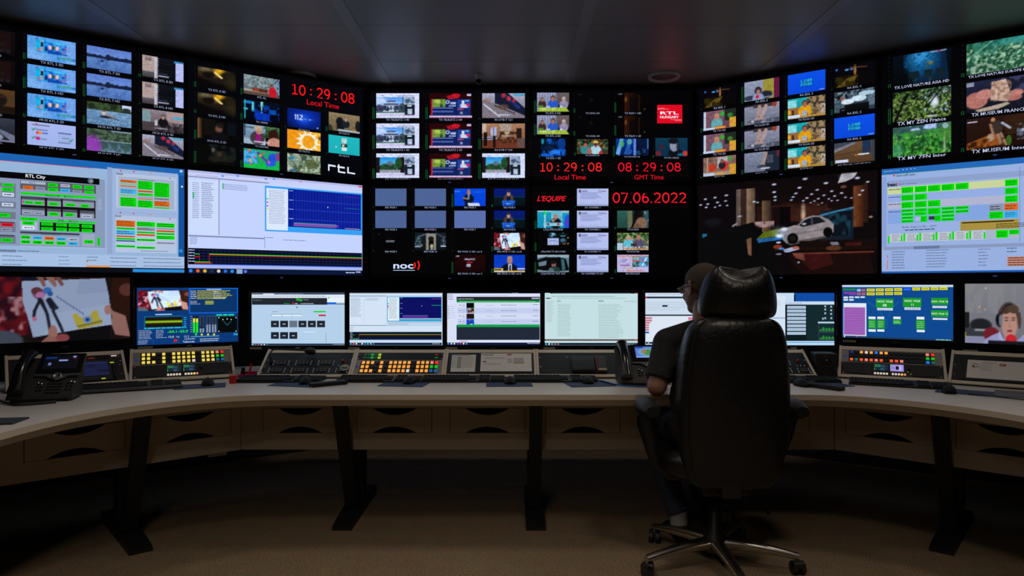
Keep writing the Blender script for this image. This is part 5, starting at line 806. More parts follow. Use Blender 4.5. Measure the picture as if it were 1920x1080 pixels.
SCREENS['M8'] = [["r",0,0,536,302,"c4dcf4"],["r",0,0,536,0,"60a8e0"],["r",0,0,312,0,"b0cce4"],["r",304,0,232,49,"0c4ca4"],["r",303,10,9,39,"101c28"],
["r",0,51,536,16,"c8dcf0"],["l",0,55,349,7,1,"889cb4",0.4,0.5],["r",253,67,283,210,"08181c"],["r",375,67,161,206,"10282c"],
["r",0,15,253,265,"d4e4f4"],["l",208,43,21,33,3,"90a4bc",0.7,0.2],["r",0,140,253,9,"a8bcd0"],["r",264,75,108,16,"b4cce4"],
["l",267,82,100,3,1,"7c90a8",0.4,0.9],["r",264,96,108,16,"b4cce4"],["l",267,103,100,3,1,"7c90a8",0.4,0.9],["r",264,117,108,16,"b4cce4"],
["l",267,125,100,3,1,"7c90a8",0.4,0.9],["r",264,139,108,16,"b4cce4"],["l",267,146,100,3,1,"7c90a8",0.4,0.9],["r",264,160,108,16,"b4cce4"],
["l",267,168,100,3,1,"7c90a8",0.4,0.9],["r",264,182,108,16,"b4cce4"],["l",267,189,100,3,1,"7c90a8",0.4,0.9],["r",264,203,108,16,"b4cce4"],
["l",267,211,100,3,1,"7c90a8",0.4,0.9],["r",264,225,108,16,"b4cce4"],["l",267,232,100,3,1,"7c90a8",0.4,0.9],["r",479,72,10,9,"a0b8cc"],
["r",477,82,13,2,"607888"],["r",513,74,10,9,"a0b8cc"],["r",511,84,13,2,"607888"],["r",479,90,10,9,"a0b8cc"],["r",477,100,13,2,"607888"],
["r",513,95,10,9,"a0b8cc"],["r",511,105,13,2,"607888"],["r",479,112,10,9,"a0b8cc"],["r",477,123,13,2,"607888"],["r",513,116,10,9,"a0b8cc"],
["r",511,126,13,2,"607888"],["r",466,143,10,9,"a0b8cc"],["r",464,154,13,2,"607888"],["r",479,140,10,9,"a0b8cc"],["r",478,151,13,2,"607888"],
["r",514,140,10,9,"a0b8cc"],["r",513,151,13,2,"607888"],["r",442,166,94,10,"b8d0e8"],["r",444,175,92,98,"304048"],["r",448,180,88,39,"0c2c30"],
["r",448,229,88,40,"0c2c30"],["r",453,210,4,9,"50a030"],["r",459,208,4,12,"14803c"],["r",464,202,4,17,"14803c"],["r",470,197,4,23,"50a030"],
["r",476,200,4,20,"14803c"],["r",482,201,4,19,"14803c"],["r",488,205,4,15,"50a030"],["r",494,200,4,20,"14803c"],["r",500,204,4,16,"14803c"],
["r",506,201,4,19,"50a030"],["r",512,205,4,15,"14803c"],["r",518,206,4,13,"14803c"],["r",524,202,4,17,"50a030"],["r",530,204,4,16,"14803c"],
["r",453,259,4,9,"50a030"],["r",459,257,4,12,"14803c"],["r",464,251,4,17,"14803c"],["r",470,246,4,23,"50a030"],["r",476,249,4,20,"14803c"],
["r",482,250,4,19,"14803c"],["r",488,254,4,15,"50a030"],["r",494,249,4,20,"14803c"],["r",500,253,4,16,"14803c"],["r",506,250,4,19,"50a030"],
["r",512,254,4,15,"14803c"],["r",518,255,4,13,"14803c"],["r",524,251,4,17,"50a030"],["r",530,253,4,16,"14803c"],["r",0,286,536,16,"b8d8f4"],
["r",0,283,536,4,"2890d8"],["r",536,0,0,295,"1878c8"]]
SCREENS['M9'] = [["r",0,0,550,308,"0a4890"],["r",0,0,550,12,"c0d4e8"],["p",[138,90,197,141,230,199,236,250,227,250,220,199,184,145,132,101],"105498"],
["p",[294,95,256,147,236,199,233,250,227,249,230,199,248,143,284,92],"105498"],["r",3,21,69,11,"20883c"],["r",9,40,64,18,"8838a8"],
["r",5,53,33,9,"203078"],["r",78,23,20,15,"90c0e0"],["r",102,23,20,15,"b06070"],["r",78,44,20,15,"b06070"],["r",102,44,20,15,"b06070"],
["r",7,68,24,10,"dce4f0"],["r",37,67,24,9,"dce4f0"],["r",67,67,24,9,"dce4f0"],["r",96,66,23,9,"dce4f0"],["r",7,82,24,10,"dce4f0"],
["r",37,82,24,10,"dce4f0"],["r",98,80,23,10,"103c80"],["r",129,21,41,16,"e0dc20"],["l",134,26,29,6,1,"686410",0.9,0.6],["r",129,43,41,16,"e0dc20"],
["l",134,48,29,6,1,"686410",0.9,0.6],["r",176,20,40,16,"e0dc20"],["l",181,25,29,6,1,"686410",0.9,0.6],["r",176,42,40,16,"e0dc20"],
["l",181,47,29,6,1,"686410",0.9,0.6],["r",222,19,40,16,"e0dc20"],["l",227,24,28,6,1,"686410",0.9,0.6],["r",222,41,40,16,"e0dc20"],
["l",227,46,28,6,1,"686410",0.9,0.6],["r",268,18,39,16,"e0dc20"],["l",273,23,28,6,1,"686410",0.9,0.6],["r",268,40,39,16,"e0dc20"],
["l",273,45,28,6,1,"686410",0.9,0.6],["r",313,16,39,16,"1450e8"],["l",318,22,28,6,1,"60a0ff",0.9,0.6],["r",357,15,38,16,"e0dc20"],
["l",362,20,27,6,1,"686410",0.9,0.6],["r",401,14,38,16,"e0dc20"],["l",406,19,27,6,1,"686410",0.9,0.6],["r",445,13,37,16,"e0dc20"],
["l",449,18,27,6,1,"686410",0.9,0.6],["r",487,12,37,16,"e0dc20"],["l",492,17,26,6,1,"686410",0.9,0.6],["r",7,106,120,191,"e0e8f4"],
["r",9,130,112,162,"8c40a8"],["l",9,130,112,162,21,"d8b8e8",1.0,0.16],["r",176,78,89,51,"18982c"],["t",183,94.3,76,"NOC Wall","f0fff0",0.5,0,0],
["t",211,115.7,19,"08","f0fff0",0.5,0,0],["r",311,73,90,51,"18982c"],["t",320,89.6,74,"NOC Wall","f0fff0",0.5,0,0],
["t",352,110.5,11,"11","f0fff0",0.5,0,0],["r",448,72,79,38,"18982c"],["t",449,91.4,77,"NOC Wall 15","f0fff0",0.5,0,0],["r",448,140,80,37,"18982c"],
["t",449,158.6,77,"NOC Wall 12","f0fff0",0.5,0,0],["r",183,132,78,13,"e4ecf8"],["l",188,136,67,5,1,"506080",0.9,0.6],["r",319,127,78,13,"e4ecf8"],
["l",324,131,68,6,1,"506080",0.9,0.6],["r",454,116,67,12,"e4ecf8"],["l",459,120,58,5,1,"506080",0.9,0.6],["r",455,183,68,10,"e4ecf8"],
["l",460,187,58,3,1,"506080",0.9,0.6],["r",138,183,36,14,"e4ecf8"],["r",137,200,40,52,"18982c"],["l",142,207,29,39,4,"b0e8b8",0.9,0.25],
["r",138,256,37,14,"e4ecf8"],["r",183,182,35,14,"e4ecf8"],["r",182,199,39,52,"18982c"],["l",187,206,29,39,4,"b0e8b8",0.9,0.25],
["r",183,255,36,13,"e4ecf8"],["r",264,180,36,14,"e4ecf8"],["r",262,197,42,27,"18982c"],["l",266,202,33,17,2,"b0e8b8",0.9,0.35],
["r",378,178,37,15,"e4ecf8"],["r",375,195,43,53,"18982c"],["l",380,202,33,41,4,"b0e8b8",0.9,0.25],["r",379,251,38,13,"e4ecf8"],
["r",0,298,550,10,"183c60"],["e",12,303,4,4,"e0f0ff"],["r",75,300,5,6,"e04040"],["l",470,299,70,8,1,"90c8b0",0.8,0.6]]
SCREENS['M10'] = [["r",0,0,575,323,"606068"],["i",0,0,575,323,"radio_woman"]]

# text outlines, converted once
def text_keys():
    ks = set()
    for it in SCREENS.values():
        for i in it:
            if i[0] == 't': ks.add((i[4], i[6], i[7]))
    return sorted(ks)
TEXT = {}
def make_text(keys):
    obs = []
    for k in keys:
        cu = bpy.data.curves.new('lettering', 'FONT'); cu.body = k[0]; cu.size = 1; cu.resolution_u = 3 if len(k[0]) < 12 else 1
        cu.shear = k[2]; cu.offset = .012*k[1]; cu.fill_mode = 'FRONT'
        o = bpy.data.objects.new('lettering', cu); COL.objects.link(o); obs.append((k, o, cu))
    dg = bpy.context.evaluated_depsgraph_get(); dg.update()
    for k, o, cu in obs:
        me = o.evaluated_get(dg).to_mesh()
        vs = [(v.co.x, v.co.y) for v in me.vertices]; fs = [tuple(p.vertices) for p in me.polygons]
        x0 = min(v[0] for v in vs); x1 = max(v[0] for v in vs)
        TEXT[k] = ([(x-x0, y) for x, y in vs], fs, x1-x0)
        o.evaluated_get(dg).to_mesh_clear()
    for k, o, cu in obs: bpy.data.objects.remove(o); bpy.data.curves.remove(cu)
EXTRA_TEXT = [('RTL', 3, 0)]
make_text(text_keys()+EXTRA_TEXT)

def arc(cx, cy, rx, ry, a0, a1, n=14): return [(cx+rx*math.cos(math.radians(a0+(a1-a0)*k/n)), cy+ry*math.sin(math.radians(a0+(a1-a0)*k/n))) for k in range(n+1)]
DIGIT = {  # stroke centre lines of the clock figures, x 0..1, y 0 (top)..1 (bottom)
    '0': [arc(.5, .5, .42, .45, 0, 360, 26)], '1': [[(.14, .16), (.52, .05), (.52, .95)], [(.12, .95), (.92, .95)]],
    '2': [arc(.46, .30, .40, .25, 200, 360, 10)+[(.80, .44), (.12, .94), (.92, .94)]], '7': [[(.08, .06), (.88, .06), (.36, .97)]],
    '8': [arc(.5, .27, .35, .22, 0, 360, 20), arc(.5, .72, .41, .23, 0, 360, 20)], '9': [arc(.48, .32, .38, .27, 0, 360, 20), arc(.42, .42, .44, .52, 0, 70, 8)],
    '6': [arc(.52, .68, .38, .27, 0, 360, 20), arc(.58, .58, .44, .52, 180, 250, 8)], '.': [[(.44, .93), (.56, .93)]]}
def digits(x, y, w, h, text):
    cw = [(.34 if t == '.' else 1) for t in text]; gap = .16; u = w/(sum(cw)+gap*(len(text)-1)); vs = []; fs = []; th = h*.062; px = x
    for t, c in zip(text, cw):
        for st in DIGIT[t]:
            P = [Vector((px+a*u*(c if t != '.' else .34), y+b*h)) for a, b in st]; o = len(vs); n = len(P)
            for i in range(n):
                d = (P[min(i+1, n-1)]-P[max(i-1, 0)]); closed = (P[0]-P[-1]).length < .01*h
                if closed and i in (0, n-1): d = P[1]-P[-2]
                d.normalize(); m_ = Vector((-d.y, d.x))*th
                if i in (0, n-1) and not closed: e = d*th*(-.9 if i == 0 else .9) if t in '79.' else Vector((0, 0))
                else: e = Vector((0, 0))
                vs += [tuple(P[i]+e+m_), tuple(P[i]+e-m_)]
            fs += [(o+2*i, o+2*i+1, o+2*i+3, o+2*i+2) for i in range(n-1)]
        px += (c+gap)*u
    return vs, fs
def expand(items, W, H):
    """screen items -> list of ('q',x,y,w,h,col) / ('i',...) / ('poly',verts,faces,col)"""
    out = []
    for q, it in enumerate(items):
        k = it[0]
        if k == 'r':
            x, y, w, h, c = it[1:]
            x1, y1 = min(x+w, W), min(y+h, H); x, y = max(x, 0), max(y, 0)
            if x1-x > 0 and y1-y > 0: out.append((x, y, x1, y1, 'q', lin(c)))
        elif k == 'l':
            x, y, w, h, n, c, f, th = it[1:]
            rnd = random.Random(q*31+int(x)); rh = h/n; cc = lin(c)
            for r in range(n):
                yy = y+rh*(r+.5); lim = x+w*(f+(1-f)*rnd.random()) if n > 1 else x+w; xx = x
                while xx < lim-1:
                    wl = (rnd.uniform(1.2, 5)*max(rh*th, 4)) if f < .94 else w
                    xe = min(xx+wl, lim); out.append((xx, yy-rh*th/2, xe, yy+rh*th/2, 'q', cc)); xx = xe+max(rh*th, 4)*.5*(1.5 if f < .6 else 1)
        elif k == 'e':
            cx, cy, rx, ry, c = it[1:]; n = 20
            vs = [(cx+rx*math.cos(2*math.pi*a/n), cy+ry*math.sin(2*math.pi*a/n)) for a in range(n)]
            out.append((cx-rx, cy-ry, cx+rx, cy+ry, 'p', lin(c), vs, [tuple(range(n))[::-1]]))
        elif k == 'p':
            pts, c = it[1:]; vs = [(pts[2*i], pts[2*i+1]) for i in range(len(pts)//2)]
            xs = [v[0] for v in vs]; ys = [v[1] for v in vs]; out.append((min(xs), min(ys), max(xs), max(ys), 'p', lin(c), vs, [tuple(range(len(vs)))]))
        elif k == 'd':
            x, y, w, h, t, c = it[1:]; vs, fs = digits(x, y, w, h, t)
            out.append((x, y, x+w, y+h, 'p', lin(c), vs, fs))
        elif k == 't':
            x, y, w, t, c, b, sh, h = it[1:]
            vs, fs, tw = TEXT[(t, b, sh)]; sx = w/tw; sy = h/.73 if h else sx
            vv = [(x+a*sx, y+.365*sy-d*sy) for a, d in vs]
            out.append((x, y-.4*sy, x+w, y+.4*sy, 'p', lin(c), vv, [f[::-1] for f in fs]))
        elif k == 'i':
            x, y, w, h, nm = it[1:]; out.append((x, y, x+w, y+h, 'i', nm))
        elif k == 'v':
            x, y, w, h, lv = it[1:]
            if x < 0: continue
            g = lin('0c642e'); y1 = y+h; y0 = y1-h*lv; t = max(w*.2, 1.6)
            out.append((x, y0, x+t, y1, 'q', g)); out.append((x+w-t, y0, x+w, y1, 'q', g))
            yy = y0
            while yy < y1: out.append((x, yy, x+w, yy+1.6, 'q', g)); yy += 14
            yy = y
            while yy < y0-6: out.append((x+w*.3, yy, x+w*.6, yy+2.5, 'q', lin('2c3448'))); yy += h*.15
    return out

def screen_mesh(name, items, W, H):
    """flat lit panel; front faces -y; x right from 0..W, z down from 0..-H (metres)"""
    el = expand(items, W*1000, H*1000); V = []; Fc = []; cols = []; placed = []
    cell = 100.0; grid = {}
    for e in el:
        x0, y0, x1, y1 = e[:4]; ly = 0
        cells = [(i, j) for i in range(int(x0//cell), int(x1//cell)+1) for j in range(int(y0//cell), int(y1//cell)+1)]
        for c in cells:
            for (a, b, c_, d, l) in grid.get(c, ()):
                if l >= ly and a < x1 and c_ > x0 and b < y1 and d > y0: ly = l+1
        for c in cells: grid.setdefault(c, []).append((x0, y0, x1, y1, ly))
        yy = -.0004-.00015*ly; o = len(V)
        if e[4] == 'q':
            V += [(x0/1e3, yy, -y1/1e3), (x1/1e3, yy, -y1/1e3), (x1/1e3, yy, -y0/1e3), (x0/1e3, yy, -y0/1e3)]
            Fc.append((o, o+1, o+2, o+3)); cols.append(np.tile(e[5], (4, 1)))
        elif e[4] == 'p':
            V += [(a/1e3, yy, -b/1e3) for a, b in e[6]]
            for f in e[7]: Fc.append(tuple(i+o for i in f)); cols.append(np.tile(e[5], (len(f), 1)))
        else:
            w, h = x1-x0, y1-y0; nx = int(min(max(w/4.4, 24), 260)); ny = max(8, int(nx*h/w))
            im = picture(e[5], nx+1, ny+1); A = np.zeros(((ny+1)*(nx+1), 3))
            gx, gy = np.meshgrid(np.linspace(x0, x1, nx+1), np.linspace(y0, y1, ny+1))
            A[:, 0] = gx.ravel()/1e3; A[:, 1] = yy; A[:, 2] = -gy.ravel()/1e3; V += A.tolist()
            i, j = np.meshgrid(np.arange(nx), np.arange(ny)); b = (j*(nx+1)+i).ravel()
            Q = np.stack([b+nx+1, b+nx+2, b+1, b], 1); Fc += (Q+o).tolist(); cols.append(im.reshape(-1, 3)[Q].reshape(-1, 3))
    me = bpy.data.meshes.new(name); me.from_pydata(V, [], Fc); me.materials.append(MSCR)
    ca = me.color_attributes.new('Col', 'FLOAT_COLOR', 'CORNER')
    C = np.ones((len(me.loops), 4), np.float32); C[:, :3] = np.concatenate(cols); ca.data.foreach_set('color', C.ravel())
    me.update(); return me

# ------------------------------------------------------------------ room
c35, s35 = math.cos(math.radians(35)), math.sin(math.radians(35))
CLX, CRX, WY = -1.092, 1.376, 5.2       # corners of the video wall
m = MB(); m.box(-6.2, -3, -.05, 6.5, 6.6, 0); struct('floor', m, carpet())
m = MB()
m.box(-6.2, -3, CEIL+.012, 6.5, 6.6, CEIL+.08)
y = -2.98
while y < 6.5:
    for xa, xb in ((-6.2, -2.33), (-2.33, -.95), (-.95, .43), (.43, 1.81), (1.81, 6.5)):
        m.box(xa+.002, y+.002, CEIL, xb-.002, min(y+.64, 6.5)-.002, CEIL+.011)
    y += .64
struct('ceiling', m, ceilmat())
m = MB()
for x in (-2.33, -.95, .43, 1.81): m.box(x-.035, -2.9, CEIL-.003, x+.035, 6.4, CEIL)
struct('trim_1', m, material('pale_ceiling_strip', '989698', .44))  # slightly paler strips over the lengthwise panel joints
OFF = .26
def wallseg(name, x0, y0, x1, y1, mat, zb=0, zt=CEIL, th=.1):
    d = Vector((x1-x0, y1-y0, 0)).normalized(); nrm = Vector((-d.y, d.x, 0))*th
    mm = MB(); vs = [(x0, y0, zb), (x1, y1, zb), (x1+nrm.x, y1+nrm.y, zb), (x0+nrm.x, y0+nrm.y, zb)]
    vs += [(a, b, zt) for a, b, _ in vs]
    mm.add(vs, [(0, 3, 2, 1), (4, 5, 6, 7), (0, 1, 5, 4), (1, 2, 6, 5), (2, 3, 7, 6), (3, 0, 4, 7)]); return struct(name, mm, mat)
tx = OFF*math.tan(math.radians(17.5))
fl = (CLX-tx, WY+OFF); fr = (CRX+tx, WY+OFF)
wallseg('wall_front', *fl, *fr, M['dark'])
Lw = 4.6
wallseg('wall_left', fl[0]-c35*Lw, fl[1]-s35*Lw, *fl, M['dark'])
wallseg('wall_right', *fr, fr[0]+c35*Lw, fr[1]-s35*Lw, M['dark'])
wallseg('wall_side_left', fl[0]-c35*Lw, -2.9, fl[0]-c35*Lw, fl[1]-s35*Lw, M['wall'])
wallseg('wall_side_right', fr[0]+c35*Lw, fr[1]-s35*Lw, fr[0]+c35*Lw, -2.9, M['wall'])
wallseg('wall_back', fr[0]+c35*Lw, -2.9, fl[0]-c35*Lw, -2.9, M['wall'])

# ceiling fittings
def ceiling_ring(x, y, label):
    t = thing('ceiling_speaker', label, 'ceiling speaker', (x, y, CEIL))
    m = MB(); m.lathe([(.118, 0), (.120, -.010), (.112, -.022), (.098, -.018), (.094, -.004)], 40); m.build('rim', M['ring'], t)
    m = MB(); m.lathe([(.0, -.006), (.093, -.006), (.093, -.001)], 32); m.build('grille', material('perforated_grille', '6c6a6c', .6, noise=.4, nscale=500), t)
ceiling_ring(1.117, 5.02, 'round ceiling speaker above the right centre display, its whole ring in view')
ceiling_ring(-1.56, 5.02, 'round ceiling speaker above the upper left displays, half hidden behind them')
t = thing('ceiling_camera', 'small dome camera hanging from the ceiling above the centre left display', 'camera', (-.245, 5.0, CEIL))
m = MB(); m.lathe([(.030, 0), (.030, -.012), (.016, -.02), (.016, -.045)], 20); m.build('mount', M['ring'], t)
m = MB(); m.ell((0, 0, -.052), (.022, .022, .022)); m.build('lens_dome', M['bezel'], t)
for x, y, pw, ang, lab in LAMPS:
    t = thing('ceiling_downlight', lab, 'ceiling light', (x, y, CEIL), 0, 'ceiling downlights')
    m = MB(); m.lathe([(.085, 0), (.085, -.008), (.062, -.008), (.058, 0)], 32); m.build('trim_ring', M['ring'], t)
    m = MB(); m.lathe([(0, -.002), (.058, -.002), (.058, -.0005)], 24); m.build('lens', material('lamp_lens', (1, .8, .6), .4, emit=6), t)
    ld = bpy.data.lights.new('downlight', 'SPOT'); ld.energy = pw; ld.color = LAMP_COLOR; ld.spot_size = math.radians(ang); ld.spot_blend = .55; ld.shadow_soft_size = .16
    lo = bpy.data.objects.new('bulb', ld); COL.objects.link(lo); lo.parent = t; lo.location = (0, 0, -.03)

# ------------------------------------------------------------------ video wall
STRIP = material('standby_strip', (.01, .015, .04), .3, emit=.35, ecol='6878d8')
LOGO = material('grey_badge', '30343a', .5)
TSTRIP = MB(); TSTRIP.box(-.012, -.003, -.002, .012, 0, .002)
def wall_display(key, x, y, rz, ztop, label, logo_right=False):
    t = thing('wall_display', label, 'video wall display', (x, y, ztop), rz, 'video wall displays')
    W, H = 1.21, .68; m = MB()
    m.box(-.012, -.004, -H-.036, 0, .075, .012); m.box(W, -.004, -H-.036, W+.012, .075, .012)
    m.box(0, -.004, 0, W, .075, .012); m.box(0, -.004, -H-.036, W, .075, -H); m.box(0, .001, -H, W, .075, 0)
    m.build('housing', M['bezel'], t)
    me = screen_mesh('screen', SCREENS[key], W, H); put('screen', me, t)
    m = MB(); m.box(W/2-.045, -.0062, -H-.024, W/2+.045, -.004, -H-.021); m.build('light_strip', M['panel'], t)
    m = MB(); m.box(W/2-.01, -.0075, -H-.025, W/2+.01, -.004, -H-.020); m.build('status_light', STRIP, t)
    m = MB(); m.box(.022, -.0055, -H-.018, .058, -.004, -H-.010); m.build('badge', LOGO, t)
    for xm in (.32, .68): m = MB(); m.box(W*xm-.02, .075, -H*.7, W*xm+.02, OFF-.004, -H*.3); m.build('wall_mount', M['steel'], t)
    return t
def Lp(t): return (CLX-c35*t, WY-s35*t)
def Rp(t): return (CRX+c35*t, WY-s35*t)
DISP = [('A', Lp(2.493), 35), ('B', Lp(1.262), 35), ('C', (-1.080, 5.2), 0), ('D', (.154, 5.2), 0), ('E', Rp(.041), -35), ('F', Rp(1.275), -35)]
DL = {'Atop': 'far left upper wall display of blue map adverts and grey lake pictures',
 'Abot': 'far left lower wall display of green status blocks under a black title bar',
 'Btop': 'upper wall display with a tilted red 10:29:08 clock above a yellow sun picture',
 'Bbot': 'lower wall display of a pale desktop with a dark blue graph and black trace strip',
 'Ctop': 'upper centre wall display of nine pictures, white villa adverts down its left column',
 'Cbot': 'lower centre wall display with grey blank tiles and a white word with two red arcs',
 'Dtop': 'upper centre wall display with two red clocks and a small solid red logo block',
 'Dbot': 'lower centre wall display with the red date 07.06.2022 and white letter pages',
 'Etop': 'upper right wall display of sixteen pictures with two plain bright blue tiles',
 'Ebot': 'lower right wall display filled with a white car in a dark garage',
 'Ftop': 'far right upper wall display of six large nature and forest pictures in two columns',
 'Fbot': 'far right lower wall display of green radio blocks on a pale blue page'}
for k, (x, y), rz in DISP:
    wall_display(k+'top', x, y, rz, 2.742, DL[k+'top']); wall_display(k+'bot', x, y, rz, 2.012, DL[k+'bot'])

# ------------------------------------------------------------------ desk
DZ = .74; AX = .136
half = [(0, 3.184), (.6, 3.184), (1.15, 3.184), (1.32, 3.172), (1.45, 3.13), (1.58, 3.05), (1.70, 2.93), (1.79, 2.80), (1.85, 2.66), (1.885, 2.50), (1.895, 2.34), (1.90, 2.1), (1.90, 1.75)]
def smooth(pts, n=5):
    out = []
    for i in range(len(pts)-1):
        p0, p1, p2, p3 = [Vector(pts[max(0, min(len(pts)-1, j))]) for j in (i-1, i, i+1, i+2)]
        for k in range(n):
            t = k/n; out.append(tuple(.5*((2*p1)+(p2-p0)*t+(2*p0-5*p1+4*p2-p3)*t*t+(3*p1-p0-3*p2+p3)*t**3)))
    return out+[tuple(pts[-1])]
hf = smooth(half)
def offset_curve(pts, d):
    o = []
    for i, p in enumerate(pts):
        a = Vector(pts[max(0, i-1)]); b = Vector(pts[min(len(pts)-1, i+1)]); t = (b-a).normalized(); o.append((p[0]-t.y*d, p[1]+t.x*d))
    return o
def both(h): return [(AX-a, b) for a, b in h[::-1][:-1]]+[(AX+a, b) for a, b in h]
front = both(hf)
backh = [(0, 4.42), (1.55, 4.42), (1.95, 4.28), (2.75, 3.72), (3.05, 3.35), (3.12, 2.6), (3.12, 1.75)]
back = both(backh)
desk = thing('control_desk', 'long curved control room desk with a pale worktop and beech front edge', 'desk', (AX, 3.6, 0))
dm = Matrix.Translation((-AX, -3.6, 0))
def slab(front, back, z0, z1):
    """worktop slab as quad strip between the two borders (resampled to equal counts)"""
    def res(p, n):
        d = [0]
        for i in range(1, len(p)): d.append(d[-1]+math.dist(p[i], p[i-1]))
        o = []
        for k in range(n):
            t = d[-1]*k/(n-1); i = max(j for j in range(len(d)) if d[j] <= t+1e-9); i = min(i, len(p)-2)
            f = (t-d[i])/max(d[i+1]-d[i], 1e-9); o.append((p[i][0]+(p[i+1][0]-p[i][0])*f, p[i][1]+(p[i+1][1]-p[i][1])*f))
        return o
    N = 121; a = res(front, N); b = res(back, N); vs = []
    for z in (z0, z1): vs += [(x, y, z) for x, y in a]+[(x, y, z) for x, y in b]
    fs = []
    for i in range(N-1):
        fs.append((2*N+i, 2*N+i+1, 3*N+i+1, 3*N+i)); fs.append((i, N+i, N+i+1, i+1))
        fs.append((i, i+1, 2*N+i+1, 2*N+i)); fs.append((N+i, 3*N+i, 3*N+i+1, N+i+1))
    fs += [(0, 2*N, 3*N, N), (N-1, 2*N-1, 4*N-1, 3*N-1)]
    return vs, fs
m = MB(); m.M = dm
fin = both(offset_curve(hf, .003)); vs, fs = slab(fin, back, .7155, DZ); m.add(vs, fs); m.build('worktop', M['desk'], desk)
m = MB(); m.M = dm; vs, fs = slab(front, fin, .715, DZ-.0008); m.add(vs, fs); m.build('edge_band', M['edge'], desk)
m = MB(); m.M = dm
prof = [both(offset_curve(hf, d)) for d in (.003, .034, .060, .060)]; zz_ = (.7148, .682, .682, .7148); n_ = len(prof[0])
vs = [(x, y, z) for c, z in zip(prof, zz_) for x, y in c]
m.add(vs, [(k*n_+i, k*n_+i+1, ((k+1) % 4)*n_+i+1, ((k+1) % 4)*n_+i) for k in range(4) for i in range(n_-1)]+[(0, n_, 2*n_, 3*n_), (n_-1, 4*n_-1, 3*n_-1, 2*n_-1)]); m.build('apron', M['edge'], desk)
# wing frame helpers: t along the wing face, from the corner outwards
WD = Vector((-.756, -.654, 0)); WC = Vector((-1.43, 3.6, 0))
def desk_leg(x, y, rz):
    """upright column, sloping strut and floor foot; local -y faces the room"""
    m = MB(); m.M = dm @ Matrix.Translation((x, y, 0)) @ Matrix.Rotation(math.radians(rz), 4, 'Z')
    m.box(-.036, .02, .06, .040, .12, .66, .004)
    m.prism([(-.375, .682), (-.325, .682), (-.190, .375), (-.02, .05), (-.09, .05), (-.238, .375)], lambda a, b, h: (h, a, b), -.033, .033)
    m.prism([(-.30, .0), (-.30, .018), (-.24, .03), (.1, .06), (.34, .05), (.34, 0)], lambda a, b, h: (h, a, b), -.05, .05)
    m.box(-.04, -.18, .655, .04, .5, .682)
    m.build('leg', M['steel'], desk)
for x in (-.868, .122, 1.12): desk_leg(x, 3.84-.06, 0)
for s in (-1, 1):
    for tt in (.50, 1.45):
        p = WC+WD*tt; q = p+Vector((-.654, .756, 0))*.18
        desk_leg(q.x if s < 0 else 2*AX-q.x, q.y, 41 if s < 0 else -41)

# under-desk drawer cabinets
CW = .197
def cabinet(x, y, rz, w, drawers, label):
    """local: origin bottom left front corner on the floor plan, x along the face"""
    z0, z1, dt, db = .385, .676, .604, .472
    t = thing('drawer_cabinet', label, 'drawer cabinet', (x, y, z0), rz, 'drawer cabinets hung under the desk')
    m = MB(); e = 0
    m.box(.001, .018, 0, .015, .34, z1-z0); m.box(w-.015, .018, 0, w-.001, .34, z1-z0)
    m.box(.015, .018, 0, w-.015, .34, .014); m.box(.015, .325, .014, w-.015, .34, z1-z0); m.box(.015, .018, z1-z0-.012, w-.015, .325, z1-z0)
    m.build('body', M['blackm'], t)
    m = MB()
    m.box(.001, 0, 0, w-.001, .018, db-z0)
    m.box(.001, 0, dt-z0, w-.001, .018, z1-z0)
    xs = [.001]
    for c in drawers: xs += [c-CW-.0015, c+CW+.0015]
    xs.append(w-.001)
    for i in range(0, len(xs), 2):
        if xs[i+1]-xs[i] > .003: m.box(xs[i], 0, db-z0, xs[i+1], .018, dt-z0)
    m.build('front_panel', M['cab'], t)
    for c in drawers:
        g = .0015; pts = [(-CW+g, db+g), (-.115, db+g)]
        for k in range(1, 12): u = k/12; pts.append((-.115+.23*u, db+g+.033*math.sin(math.pi*u)**.8))
        pts += [(.115, db+g), (CW-g, db+g), (CW-g, dt-g), (.115, dt-g)]
        for k in range(1, 12): u = k/12; pts.append((.115-.23*u, dt-g-.036*math.sin(math.pi*u)**.8))
        pts += [(-.115, dt-g), (-CW+g, dt-g)]
        m = MB(); m.prism(pts, lambda a, b, h: (c+a, h, b-z0), -.001, .017)
        m.build('drawer', M['cab'], t)
cabinet(-1.43, 3.6, 0, .562, [.314], 'under-desk cabinet with one drawer at the left end of the straight run')
cabinet(-.868, 3.6, 0, .99, [.248, .738], 'under-desk cabinet with two drawers left of the middle desk leg')
cabinet(.122, 3.6, 0, .998, [.252, .75], 'under-desk cabinet right of the middle desk leg, half behind the chair')
cabinet(1.12, 3.6, 0, .58, [.25], 'under-desk cabinet at the right end of the straight run, beyond the chair')
def wing_cab(s, ta, tb, dr, label):
    p = WC+WD*(tb if s < 0 else ta)
    x = p.x if s < 0 else 2*AX-p.x
    w = tb-ta; dd = [(tb-d) if s < 0 else (d-ta) for d in dr]
    cabinet(x, p.y, 40.86 if s < 0 else -40.86, w, sorted(dd), label)
wing_cab(-1, .0, .49, [.25], 'left wing under-desk cabinet nearest the corner, right of the slanted leg')
wing_cab(-1, .49, 1.47, [.738, 1.22], 'left wing under-desk cabinet beside the left edge of the picture')
wing_cab(1, .0, .49, [.25], 'right wing under-desk cabinet nearest the corner, left of the slanted leg')
wing_cab(1, .49, 1.47, [.738, 1.22], 'right wing under-desk cabinet beside the right edge of the picture')

